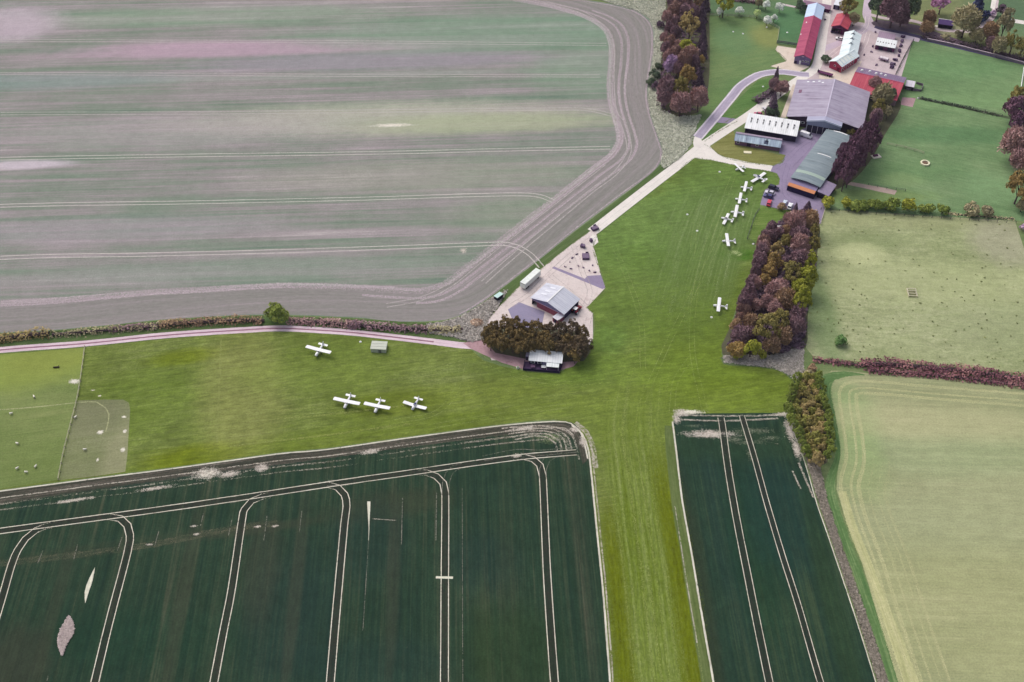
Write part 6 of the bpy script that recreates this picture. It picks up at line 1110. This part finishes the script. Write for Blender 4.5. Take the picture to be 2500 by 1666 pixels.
# ---- the right wood
ce = lambda x, y: (1650+x/3.564, 560+y/3.564); LE = 'small bare purple tree crowded along the airfield edge of the long mixed wood'
for x, y, r in [(770, 120, 60), (740, 200, 60), (730, 290, 60), (690, 370, 62), (660, 450, 62), (700, 480, 55), (640, 540, 66), (600, 620, 66), (650, 620, 55), (560, 700, 58), (620, 700, 55), (760, 160, 50), (560, 760, 50), (850, 60, 60), (900, 30, 60)]: tree('bare', *ce(x+rt.uniform(-8, 8), y+rt.uniform(-12, 12)), r*rt.uniform(.75, 1.1)/3.564, rt.choice('P P BP PK'.split()), LE, 'purple trees along the airfield edge of the mixed wood')
for x, y, r, k, m_, l, asp in [(960, 110, 58, 'fine', 'OL', 'small olive tree below the derelict shed in the mixed wood', 1.1), (870, 200, 68, 'fine', 'OT', 'tawny tree left of centre in the upper mixed wood', 1.2), (850, 290, 72, 'broad', 'OB', 'uppermost of three orange-brown trees in the mixed wood', 1.1), (815, 360, 60, 'broad', 'OB', 'middle one of three orange-brown trees in the mixed wood', 1.0), (765, 440, 58, 'broad', 'OB', 'lowest of three orange-brown trees in the mixed wood', 1.1), (1085, 130, 80, 'bare', 'PK', 'mauve bare tree near the top right of the mixed wood', 1.2), (1190, 130, 66, 'fine', 'OL', 'olive tree on the upper right edge of the mixed wood', 1.3), (1080, 260, 80, 'bare', 'P', 'dark purple tree beside the upper yellow-green edge of the mixed wood', 1.1),
                              (1145, 275, 52, 'broad', 'YG', 'uppermost yellow-green tree on the pasture edge of the mixed wood', 1.3), (1020, 380, 98, 'fine', 'OL', 'big round olive-brown tree right of centre in the mixed wood', 1.0), (1125, 430, 76, 'broad', 'YG', 'largest yellow-green tree on the pasture edge of the mixed wood', 1.2), (1080, 500, 66, 'broad', 'YG', 'yellow-green tree just below the largest one on the pasture edge', 1.1), (1110, 560, 42, 'broad', 'YG', 'small yellow-green tree low on the pasture edge of the mixed wood', 1.1), (880, 520, 92, 'bare', 'PK', 'pinkish bare tree in the middle of the mixed wood', 1.0), (960, 610, 92, 'bare', 'BR', 'brown bare tree right of the middle of the mixed wood', 1.1), (1075, 630, 72, 'fine', 'YG', 'fourth yellow-green tree down the pasture edge of the mixed wood', 1.4), (700, 655, 55, 'bare', 'PK', 'small pink bare tree left of the middle of the mixed wood', 1.0), (790, 630, 62, 'bare', 'PK', 'pale pink bare tree above the big olive tree of the mixed wood', 1.0),
                              (870, 680, 76, 'bare', 'PK', 'dusky pink tree directly above the big olive tree', .9), (1060, 730, 70, 'bare', 'P', 'purple tree on the lower pasture edge of the mixed wood', 1.2), (1050, 840, 72, 'bare', 'P', 'purple tree lowest on the pasture edge of the mixed wood', 1.2), (650, 810, 70, 'bare', 'BR', 'brown domed tree at the lower left of the mixed wood', 1.1), (530, 840, 56, 'bare', 'BR', 'brown tree on the lower airfield corner of the mixed wood', 1.1), (560, 920, 76, 'bare', 'P', 'dark purple tree low on the airfield corner of the mixed wood', 1.1), (640, 900, 60, 'bare', 'P', 'dark purple tree left of the big olive tree', 1.0), (790, 860, 110, 'fine', 'OL', 'biggest olive tree near the bottom of the mixed wood', 1.15), (900, 800, 92, 'fine', 'OL', 'bright-topped olive tree right behind the biggest one', 1.1), (940, 930, 80, 'bare', 'BR', 'brown bare tree right below the biggest olive tree', 1.0),
                              (660, 1030, 62, 'broad', 'YG', 'yellow-green tree at the bottom end of the mixed wood', 1.0), (530, 1040, 76, 'bare', 'OB', 'orange twiggy tree at the bottom left corner of the mixed wood', .8), (550, 1080, 46, 'shrub', 'YG', 'low yellow-green bush below the orange twiggy tree', 1), (760, 1090, 32, 'shrub', 'YG', 'small round yellow-green bush at the bottom edge of the wood', 1), (840, 1010, 80, 'bare', 'BR', 'brown tree at the middle of the bottom edge of the mixed wood', .9), (1020, 960, 52, 'shrub', 'DP', 'dark bush at the bottom right of the mixed wood', 1), (930, 430, 60, 'cone', 'DP', 'dark pointed tree in the gap left of the big round olive-brown tree', 1.4), (960, 300, 60, 'bare', 'P', 'purple bare tree between the orange-brown and yellow-green trees', 1.1)]: tree(k, *ce(x+(16 if m_ == 'YG' and x > 1000 else 0), y), r*(1.22 if m_ == 'YG' else 1)/3.564, m_, l, asp=asp)
ct = lambda x, y: (1700+x/5.2275, 380+y/5.2275)
for x, y, r, k, m_, l, asp in [(1270, 665, 48, 'cone', 'DP', 'smaller dark conifer between the parked white car and the wood', 1.5), (1425, 655, 72, 'cone', 'DP', 'wide dark conifer at the top of the mixed wood beside the asphalt', 1.15), (1095, 655, 55, 'shrub', 'BR', 'round brown bush beside the small pale blue car', 1), (1300, 840, 125, 'bare', 'PK', 'large pinkish bare tree with pale limbs at the top of the mixed wood', 1.1), (1460, 830, 115, 'bare', 'BR', 'brown bare tree on the top right of the mixed wood', 1.2), (1190, 820, 85, 'bare', 'PK', 'mauve bare tree on the top left of the mixed wood', 1.1), (970, 920, 75, 'bare', 'P', 'purple bare tree left of the derelict shed', 1.1), (1140, 970, 75, 'bare', 'BR', 'brown bare tree right of the derelict shed', 1.1), (1330, 1000, 100, 'bare', 'P', 'purple bare tree below the large pinkish one with pale limbs', 1.0), (1500, 960, 75, 'fine', 'OL', 'olive tree on the right edge near the top of the mixed wood', 1.2), (1250, 1010, 80, 'bare', 'P', 'dark purple tree right of the brown one by the derelict shed', 1.0), (880, 1010, 60, 'bare', 'P', 'purple tree standing over the white pallets', 1.0)]: tree(k, *ct(x, y), r/5.2275, m_, l, asp=asp)
# ---- the copper purple row beside the long hangar
c3 = lambda x, y: (1660+x/4.706, 160+y/4.706); LR = 'dense dark copper-purple tree in the row beside the long arched hangar'
for x, y, r in [(1900, 1270, 105), (1840, 1170, 100), (1960, 1200, 105), (1880, 1080, 100), (1980, 1090, 105), (2040, 1000, 105), (1940, 980, 95), (2080, 1080, 85), (2100, 900, 105), (2010, 880, 95), (2150, 960, 95), (2130, 790, 100), (2210, 880, 85), (2220, 770, 90), (2230, 660, 80), (1830, 1260, 75), (2270, 850, 60), (1920, 1180, 90), (2050, 1120, 90), (2000, 960, 90), (1860, 1000, 80), (2170, 850, 90), (2060, 840, 85), (1800, 1200, 80), (2180, 720, 80)]: tree('fine', *c3(x, y), r*rt.uniform(.62, .9)/4.706, 'CP', LR, 'copper-purple trees beside the long hangar', asp=rt.uniform(1.5, 2.1))
for x, y, r, k, m_, l, asp in [(740, 1100, 115, 'bare', 'GR', 'grey-green tree standing against the red and violet barn', 1.1), (850, 1090, 60, 'broad', 'DG', 'dark green tree at the red end of the red and violet barn', 1.1), (690, 1230, 75, 'fine', 'OL', 'olive tree between the big hangar corner and the green paddock', 1.1), (790, 1290, 60, 'fine', 'GR', 'grey-olive tree on the paddock side behind the big hangar', 1.0), (640, 960, 75, 'bare', 'PK', 'rosy bare tree in front of the red roof slope', 1.0), (660, 1340, 75, 'bare', 'P', 'purple tree just right of the big hangar', 1.1)]: tree(k, 2000+x/4.706, y/4.706, r/4.706, m_, l, asp=asp)
tree('shrub', 2079, 315, 17, 'OL', 'olive bush in front of the right half of the big hangar')
for cx, cy, r, k, m_, l, asp in [(1896, 184, 9, 'cone', 'DP', 'slender dark conifer at the bend of the curved lane', 2.4), (1891, 207, 14, 'bare', 'P', 'purple bare tree below the slender dark conifer', 1.2), (1909, 214, 17, 'bare', 'PK', 'pink bare tree over the concrete road bend', 1.0), (1888, 252, 17, 'cone', 'DP', 'broad dark conifer beside the concrete road', 1.7), (1886, 274, 17, 'shrub', 'DG', 'dark round bush under the broad dark conifer', 1)]: tree(k, cx, cy, r, m_, l, asp=asp)
# ---- orchard and the top right
for cx, cy, r, k, m_, l, asp in [(1758, 29, 10, 'blossom', 'WH', 'white blossom tree under the big yellow-green tree', 1.1), (1806, 26, 10, 'blossom', 'WH', 'white blossom tree on a thin trunk over the curving fence', .9), (1849, 33, 10, 'blossom', 'LG', 'pale green blossom tree in the orchard', .9), (1871, 12, 10.5, 'blossom', 'WH', 'white blossom tree near the top edge of the orchard', .9), (1904, 18, 11.5, 'blossom', 'WH', 'largest white blossom tree right of the others in the orchard', .9), (1873, 50, 11, 'blossom', 'WH', 'white blossom tree by the fence, lower left of a touching pair', .9), (1890, 44, 9.5, 'blossom', 'WH', 'white blossom tree, upper right of a touching pair', .9), (1768, 8, 22, 'fine', 'YG', 'big yellow-green tree at the top of the orchard', 1.1), (1853, 8, 9, 'bare', 'GR', 'small grey-olive tree at the top of the orchard', 1.1), (1955, 17, 15, 'shrub', 'DG', 'dark bush left of the pale blue barn roof', 1),
                              (2072, 16, 21, 'fine', 'OL', 'olive tree above the small red barn', 1.1), (2086, 46, 13, 'bare', 'GR', 'grey-olive tree touching the right of the small red barn', 1.1), (2148, 14, 26, 'broad', 'DG', 'dark green tree left of the purple one on the lane corner', 1.0), (2184, 22, 32, 'bare', 'P', 'large purple tree over the lane corner', 1.1), (2224, 18, 23, 'broad', 'DG', 'dark green tree right of the large purple one', 1.2), (2202, 46, 18, 'bare', 'P', 'purple tree low over the lane verge', .9), (2300, 6, 22, 'blossom', 'PB', 'pink blossom tree at the top edge of the garden', 1.0), (2387, 16, 25, 'cone', 'DB', 'dark blue-green conifer in the garden', 1.25), (2270, 44, 16, 'bare', 'BR', 'brown bare tree left of the dark stable', 1.1), (2264, 68, 16, 'bare', 'BR', 'brown bare tree by the lane below the dark stable', .9), (2360, 50, 31, 'bare', 'GR', 'widest grey-olive bare tree in the garden', 1.05), (2455, 58, 20, 'fine', 'GR', 'grey-olive pointed tree left of the white strip', 1.6), (2416, 78, 20, 'bare', 'BR', 'brown bare tree between the widest grey-olive one and the pointed one', 1.1), (2386, 88, 18, 'bare', 'GR', 'grey bare tree by the roadside wall', 1.0), (2474, 103, 21, 'fine', 'OL', 'olive tree near the right end of the roadside wall', 1.0), (2497, 118, 18, 'fine', 'OL', 'olive tree at the right edge above the roadside wall', 1.0), (2442, 111, 19, 'bare', 'GR', 'grey-green tree leaning over the roadside wall', 1.0), (2420, 104, 14, 'bare', 'P', 'small purple tree behind the roadside wall', 1.0), (2449, 30, 17, 'shrub', 'DP', 'dark bush right of the blue-green conifer', 1), (2408, 38, 12, 'shrub', 'DB', 'dark bush under the blue-green conifer', 1),
                              (2425, 34, 9, 'shrub', 'SL', 'pale silvery bush at the end of the white path', 1), (2310, 92, 12, 'shrub', 'GR', 'grey-olive bush by the road above the wall', .8), (2340, 84, 11, 'shrub', 'GR', 'pale olive bush below the dark stable', .8), (2062, 150-32, 9, 'shrub', 'P', 'small purple bush left of the white ridge-vented range', .8), (2016, 146, 12, 'shrub', 'DG', 'dark round bush on the grass left of the red gable', .9),
                              (2490, 240, 26, 'fine', 'OL', 'olive tree at the right edge, topmost of the paddock-side trees', 1.0), (2477, 268, 27, 'broad', 'CP', 'dark purple tree at the right edge below the olive one', 1.0), (2495, 300, 24, 'broad', 'CP', 'dark purple tree at the very right edge of the green paddock', 1.1), (2480, 350, 33, 'bare', 'PK', 'large pinkish-brown bare tree at the right edge of the green paddock', 1.1), (2494, 392, 27, 'bare', 'PK', 'pink bare tree right below the large pinkish-brown one', 1.1), (2492, 456, 30, 'fine', 'OB', 'orange-brown tree at the right edge of the green paddock', 1.1), (2497, 502, 14, 'bare', 'GR', 'grey bush at the right edge above the tussocky pasture', 1.0), (2500, 556, 10, 'shrub', 'SL', 'pale bush at the right edge of the tussocky pasture', 1)]: tree(k, cx, cy, r, m_, l, asp=asp)
# shrub row
cs = lambda x, y: (2000+x/3.92, 300+y/3.92)
for i, (x, y, r, m_, l) in enumerate([(85, 765, 68, 'YG', 'bright yellow-green shrub alone at the left end of the shrub row'), (262, 770, 58, 'YG', 'yellow-green shrub first of the joined shrubs in the row'), (345, 795, 58, 'BU', None), (415, 795, 56, 'BU', None), (495, 785, 52, 'BU', None), (570, 792, 58, 'BU', None), (640, 795, 55, 'BU', None), (710, 785, 74, 'BU', 'tallest of the joined green shrubs in the row'), (855, 795, 74, 'YG', 'bright round yellow-green shrub in the middle of the shrub row'), (980, 825, 50, 'BU', 'low shrub just right of the bright round yellow-green one'), (1060, 822, 50, 'BU', 'low shrub left of the gap in the shrub row'), (1185, 835, 62, 'BU', 'round green shrub at the right of the gapless part of the row'), (1470, 830, 74, 'GR', 'left one of two grey-olive shrubs in the row'), (1600, 842, 62, 'GR', 'right one of two grey-olive shrubs in the row')]):
    tree('shrub', *cs(x, y), r/3.92, m_, l or 'green shrub joined with its neighbours in the left half of the shrub row', None if l else 'joined green shrubs of the row', asp=.95)
tree('shrub', 2053, 833, 17, 'GN', 'lone round green bush in the tussocky pasture', asp=.8); tree('broad', 674, 766, 27, 'BU', 'round olive-green tree standing alone in the hedge along the pale field', asp=.78, lift=.02)
# pines
for i, (x, y) in enumerate([(1205, 800), (1232, 793), (1258, 797), (1283, 801), (1310, 802), (1342, 806), (1370, 806), (1398, 806), (1422, 814), (1193, 818), (1217, 822), (1245, 820), (1272, 824), (1300, 826), (1328, 828), (1356, 830), (1386, 834), (1416, 838), (1198, 836), (1226, 840), (1252, 843), (1272, 852), (1290, 842), (1316, 844), (1340, 845), (1365, 847), (1392, 856), (1416, 860), (1404, 868), (1428, 846)]):
    dk = x > 1335 and (i % 4); tree('pine', x, y, 16+(i*7 % 5), 'PD' if dk else 'PI', ('dark pine in the right half of the clump above the clubhouse' if dk else 'olive-brown pine in the dense clump above the clubhouse'), 'dark pines of the clump' if dk else 'olive-brown pines of the clump', asp=1.42, lift=.1)
# copse
cc = lambda x, y: (1900+x/3.137, 780+y/3.137); RC = random.Random(5); lim = [(430, 150, 300), (520, 120, 330), (600, 95, 350), (690, 75, 372), (780, 110, 385), (880, 170, 400), (980, 205, 402), (1060, 250, 360)]
y = 440
while y < 1050:
    for i in range(len(lim)-1):
        if lim[i][0] <= y <= lim[i+1][0]: f = (y-lim[i][0])/(lim[i+1][0]-lim[i][0]); xa = lim[i][1]+(lim[i+1][1]-lim[i][1])*f; xb = lim[i][2]+(lim[i+1][2]-lim[i][2])*f
    n = max(2, int((xb-xa)/50))
    for k in range(n+1):
        x = xa+(xb-xa)*k/n+RC.uniform(-10, 10); edge = k in (0, n)
        tree('shrub' if not edge else 'fine', *cc(x, y+RC.uniform(-12, 12)), RC.uniform(30, 42)/3.137, 'BU' if edge else RC.choice(['CO', 'CO', 'OL', 'OT']), 'green bushy tree on the outer edge of the long copse' if edge else 'olive bushy tree packed inside the long copse', 'outer trees of the copse' if edge else 'inner trees of the copse', name='bushy_tree', cat='tree', asp=1.15)
    y += 46
tree('fine', *cc(300, 1075), 58/3.137, 'OT', 'round tawny tree at the bottom tip of the long copse', asp=1.0); tree('shrub', *cc(262, 380), 40/3.137, 'BR', 'brown bush at the top of the long copse', asp=1); tree('shrub', *cc(235, 420), 36/3.137, 'GR', 'grey bush at the top left of the long copse', asp=1)
# ---- hedges
def hedge(px, width, h, mats, label, dens=5.0, ls=.55, name='hedge', wob=.35, seed=0, twig=.4):
    R = np.random.RandomState(seed); w = smooth_line(gl(px), 1.0); c = w[0]; L = len(w); n = int(L*width*dens); i = R.randint(0, L-1, n); pts = np.array([(p.x-c.x, p.y-c.y) for p in w]); tn = np.gradient(pts, axis=0); tn /= np.linalg.norm(tn, axis=1)[:, None]+1e-9
    hv = h*(1+wob*(np.sin(np.arange(L)*.55+seed)+np.sin(np.arange(L)*.23+2*seed)+R.normal(0, .35, L))*.5); a = R.uniform(0, math.pi, n); rr = R.uniform(.75, 1.05, n); off = np.cos(a)*width/2*rr; z = np.sin(a)*hv[i]*rr; nr = np.stack([-tn[i, 1], tn[i, 0]], 1)
    P = np.stack([pts[i, 0]+nr[:, 0]*off+R.normal(0, .3, n), pts[i, 1]+nr[:, 1]*off+R.normal(0, .3, n), np.clip(z, .05, None)], 1); q = np.stack([nr[:, 0]*np.cos(a), nr[:, 1]*np.cos(a), np.sin(a)+.3], 1)
    lt = .5+.5*np.sin(np.arange(L)*.31+seed*1.7); t = .4*lt[i]+.55*R.rand(n)
    root = thing(name, label, 'hedge', (c.x, c.y, 0)); me = leaves_mesh('foliage', P, q, ls, t, .5, 1.0, seed=seed); obj('foliage', me, LM[mats], root)
    m = MB(); m.tube([(pts[k, 0], pts[k, 1], h*.3) for k in range(0, L, 3)], h*.28, 5); m.build('stems', BARK, root); return root
HG = [(0, 830), (60, 822), (130, 819)]
hedge([(-60, 838), (0, 831), (60, 823), (128, 818)], 4.5, 3.2, 'OT', 'tawny hedge at the far left end beside the farm track', seed=1); hedge([(128, 820), (204, 814), (290, 806), (390, 799)], 3.6, 2.0, 'GR', 'grey straggling hedge right of the tawny one beside the farm track', seed=2, dens=4); hedge([(270, 806), (330, 803), (390, 798)], 2.5, 2.0, 'P', 'short purple stretch of hedge within the grey straggling hedge', seed=3)
hedge([(392, 797), (450, 792), (520, 788), (600, 785), (645, 786)], 4.0, 2.6, 'BR', 'brown hedge left of the lone round olive-green tree', seed=4); hedge([(705, 786), (770, 789), (830, 793), (885, 797)], 4.0, 2.2, 'PK', 'dusky pink hedge right of the lone round olive-green tree', seed=5); hedge([(850, 796), (900, 799), (960, 803), (1050, 808)], 4.0, 2.4, 'P', 'purple hedge opposite the plank-sided hut', seed=6); hedge([(1050, 808), (1100, 808), (1130, 806)], 4.0, 2.0, 'GR', 'short grey-green hedge next to the scrub left of the pines', seed=7)
hedge([(1985, 880), (2040, 886), (2110, 895)], 3.0, 1.6, 'RH', 'low purple left end of the long red hedge', seed=8); hedge([(2105, 893), (2160, 893), (2230, 898), (2300, 905), (2360, 910), (2420, 918), (2500, 930), (2600, 945)], 6.0, 2.8, 'RH', 'long reddish purple hedge between the tussocky pasture and the pale field', seed=9); hedge([(2120, 906), (2230, 914), (2340, 924), (2500, 944), (2600, 958)], 3.5, 1.4, 'RH', 'low dark front edge of the long reddish hedge', seed=10)
hedge([(1844, 250), (1868, 238), (1890, 222)], 5.0, 3.0, 'DP', 'dark clipped hedge between the lane and the concrete road', seed=11, wob=.1); hedge([(1790, 2), (1830, 6), (1846, 9)], 3.0, 2.0, 'P', 'purple hedge along the top edge of the orchard', seed=12); hedge([(2250, 92), (2330, 106), (2420, 128), (2500, 148)], 4.0, 2.6, 'DP', 'dark hedge behind the roadside wall', seed=13, dens=4)
hedge([(2250, 242), (2330, 258), (2440, 284)], 1.8, .9, 'DG', 'low dark growth on the bank between the two green paddocks', seed=14); hedge([(2310, 521), (2360, 527), (2440, 533), (2480, 536)], 1.6, .8, 'GR', 'low grey growth at the right end of the shrub row', seed=15)
# ---- uncountable growth
def scatter(name, poly, n, size, hgt, mat, seed=0, label=None, asp=2.2, clump=None):
    """many small tufts of dead stems, weeds or tussock grass: one object"""
    R = np.random.RandomState(seed); xs = [p[0] for p in poly]; ys = [p[1] for p in poly]; out = []; tt = []
    while len(out) < n:
        x, y = R.uniform(min(xs), max(xs)), R.uniform(min(ys), max(ys))
        if inside((x, y), poly): out.append(g(x, y)[:2])
    b = np.array(out); k = 6; P = np.repeat(b, k, axis=0)+R.normal(0, size*.45, (n*k, 2)); z = R.uniform(.1, 1, n*k)*hgt; P = np.column_stack([P, z]); c = P.mean(0)*np.array([1, 1, 0]); t = np.repeat(R.rand(n), k)*.7+R.rand(n*k)*.3
    q = R.normal(0, .6, (n*k, 3)); q[:, 2] = np.abs(q[:, 2])+1.3; q /= np.linalg.norm(q, axis=1)[:, None]; me = leaves_mesh(name, P-c, q, np.repeat(size*R.uniform(.45, 1.7, n), k), t, .3, asp, seed=seed); o = obj(name, me, LM[mat]); o.location = tuple(c); o['kind'] = 'stuff'
    if label: o['label'] = label
    return o
LM['IS'] = leaf_mat('pinkish dead stems', (146, 132, 130), (214, 202, 198), 1.25); LM['SC'] = leaf_mat('pale scrub stems', (136, 142, 122), (222, 218, 208), 1.4); LM['SP'] = leaf_mat('grey purple scrub', (118, 114, 106), (202, 194, 190), 1.4); LM['WE'] = leaf_mat('dead grey weeds stems', (98, 94, 80), (168, 158, 148), 1.2); LM['TU'] = leaf_mat('dark rush tufts', (96, 104, 68), (134, 140, 92), 1.25); LM['TG'] = leaf_mat('pale tussock', (150, 156, 104), (196, 196, 150), 1.1); LM['HP'] = leaf_mat('pale brush pile', (190, 166, 150), (244, 226, 204), 1.1)
S1 = [(1440, -8), (1625, -8), (1624, 60), (1614, 140), (1610, 200), (1614, 268), (1650, 286), (1712, 282), (1694, 325), (1688, 352), (1660, 388), (1622, 412), (1612, 402), (1620, 376), (1614, 350), (1603, 320), (1590, 280), (1583, 240), (1585, 200), (1592, 160), (1598, 110), (1597, 72), (1585, 46), (1555, 26), (1500, 11)]
m_sc = hard('grey green rough ground', C(156, 158, 142), .18, dirt=C(120, 130, 104)); sheet('scrub_ground', S1, m_sc, .06, False); scatter('rough_scrub', S1, 9000, .34, .4, 'SC', 1, 'pale rough scrub between the left wood and the pale field')
S2 = [(1040, 792), (1085, 786), (1123, 774), (1156, 756), (1200, 728), (1240, 708), (1215, 750), (1192, 780), (1178, 830), (1150, 836), (1100, 822), (1050, 815)]
sheet('scrub_ground', S2, hard('grey violet rough ground', C(118, 110, 108), .2, dirt=C(92, 104, 78)), .06, False); scatter('rough_scrub', S2, 2600, .34, .4, 'SP', 2, 'grey-violet scrub left of the pine clump')
S3 = [(1765, 868), (1768, 886), (1832, 893), (1888, 899), (1925, 915), (1945, 936), (1962, 905), (1962, 845), (1930, 855), (1880, 868), (1800, 868)]
sheet('scrub_ground', S3, hard('grey green wood edge', C(150, 152, 138), .2, dirt=C(112, 126, 96)), .06, False); scatter('rough_scrub', S3, 2200, .3, .25, 'SP', 3, 'grey scrub along the bottom edge of the mixed wood')
scatter('dead_weeds', gx+gy[::-1], 6000, .28, .6, 'WE', 4, 'strip of dead grey weeds between the dark crop and the pale field')
S5 = [(169, 1505), (177, 1518), (181, 1532), (179, 1548), (170, 1562), (160, 1580), (153, 1602), (147, 1590), (142, 1572), (143, 1556), (150, 1536), (160, 1518)]
sheet('scrub_ground', S5, hard('pinkish grey stony ground', C(178, 166, 164), .25, dirt=C(120, 108, 108)), .32, False); scatter('dead_weeds', S5, 1500, .26, .5, 'IS', 5, 'island of dead pinkish weeds in the dark crop at the lower left')
PT = [(2008, 516), (2100, 520), (2230, 529), (2350, 535), (2478, 543), (2498, 600), (2500, 905), (2283, 888), (2123, 878), (1990, 870), (1974, 780), (1988, 700), (2000, 600)]
scatter('rush_tufts', PT, 170, .33, .25, 'TU', 6, 'dark rush tufts scattered over the tussocky pasture', 1.2); 
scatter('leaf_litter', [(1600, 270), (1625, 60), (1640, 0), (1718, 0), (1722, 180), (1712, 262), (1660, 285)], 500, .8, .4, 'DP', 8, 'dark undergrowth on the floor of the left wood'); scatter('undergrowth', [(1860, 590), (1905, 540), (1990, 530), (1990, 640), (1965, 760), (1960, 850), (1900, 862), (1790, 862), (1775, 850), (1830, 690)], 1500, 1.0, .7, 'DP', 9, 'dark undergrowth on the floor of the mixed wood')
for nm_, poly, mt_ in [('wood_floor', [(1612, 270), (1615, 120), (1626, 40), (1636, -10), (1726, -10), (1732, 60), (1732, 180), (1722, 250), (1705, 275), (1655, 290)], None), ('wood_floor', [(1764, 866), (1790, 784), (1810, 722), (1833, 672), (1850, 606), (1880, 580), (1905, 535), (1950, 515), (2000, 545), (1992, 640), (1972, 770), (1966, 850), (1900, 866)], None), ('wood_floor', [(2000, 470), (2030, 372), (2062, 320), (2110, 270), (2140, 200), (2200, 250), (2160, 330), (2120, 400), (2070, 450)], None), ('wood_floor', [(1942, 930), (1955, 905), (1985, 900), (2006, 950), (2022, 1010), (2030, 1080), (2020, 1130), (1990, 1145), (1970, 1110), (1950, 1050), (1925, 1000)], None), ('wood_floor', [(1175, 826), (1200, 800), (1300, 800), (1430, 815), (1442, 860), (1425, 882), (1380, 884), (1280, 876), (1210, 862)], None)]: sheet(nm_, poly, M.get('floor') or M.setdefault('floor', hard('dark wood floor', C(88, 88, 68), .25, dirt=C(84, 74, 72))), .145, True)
c = g(1164, 790); t = thing('brush_pile', 'pale cream brush pile in the scrub left of the pine clump', 'brush pile', c); R = np.random.RandomState(3); n = 260; d = sph(R, n); d[:, 2] = np.abs(d[:, 2]); me = leaves_mesh('branches', d*np.array([2.3, 1.8, 1.2]), d, .8, R.rand(n), .6, 3.0, seed=4); obj('branches', me, LM['HP'], t); m = MB(); m.ell((0, 0, 0), (2.0, 1.5, .95)); m.build('heap', mm('cream brush', C(206, 186, 168), .25), t)

ribbon('verge', [(1762, 872), (1768, 887), (1832, 893), (1888, 899), (1925, 915), (1942, 934)], 3.2, strip_mat('long dark grass at the wood edge', [(0, C(78, 96, 62)), (1, C(104, 118, 84))], .8, 8, feather=(.4, .4), brk=.38, brkscale=.5), .2)
# ================================================================== AIR
bm = bmesh.new(); bmesh.ops.create_cube(bm, size=2.0); me = bpy.data.meshes.new('haze'); bm.to_mesh(me); bm.free()
hz = obj('haze', me); hz.scale = (4100, 4100, 170.0); hz.location = (0, 1000, 169.0); hz['kind'] = 'stuff'; hz['label'] = 'thin pale air over the fields'
hm = bpy.data.materials.new('thin haze'); hm.use_nodes = True; t_ = hm.node_tree; t_.nodes.clear(); pv = t_.nodes.new('ShaderNodeVolumePrincipled'); pv.inputs['Color'].default_value = (.88, .86, .96, 1); pv.inputs['Density'].default_value = .00004; pv.inputs['Anisotropy'].default_value = .1
ou = t_.nodes.new('ShaderNodeOutputMaterial'); t_.links.new(pv.outputs[0], ou.inputs['Volume']); me.materials.append(hm)
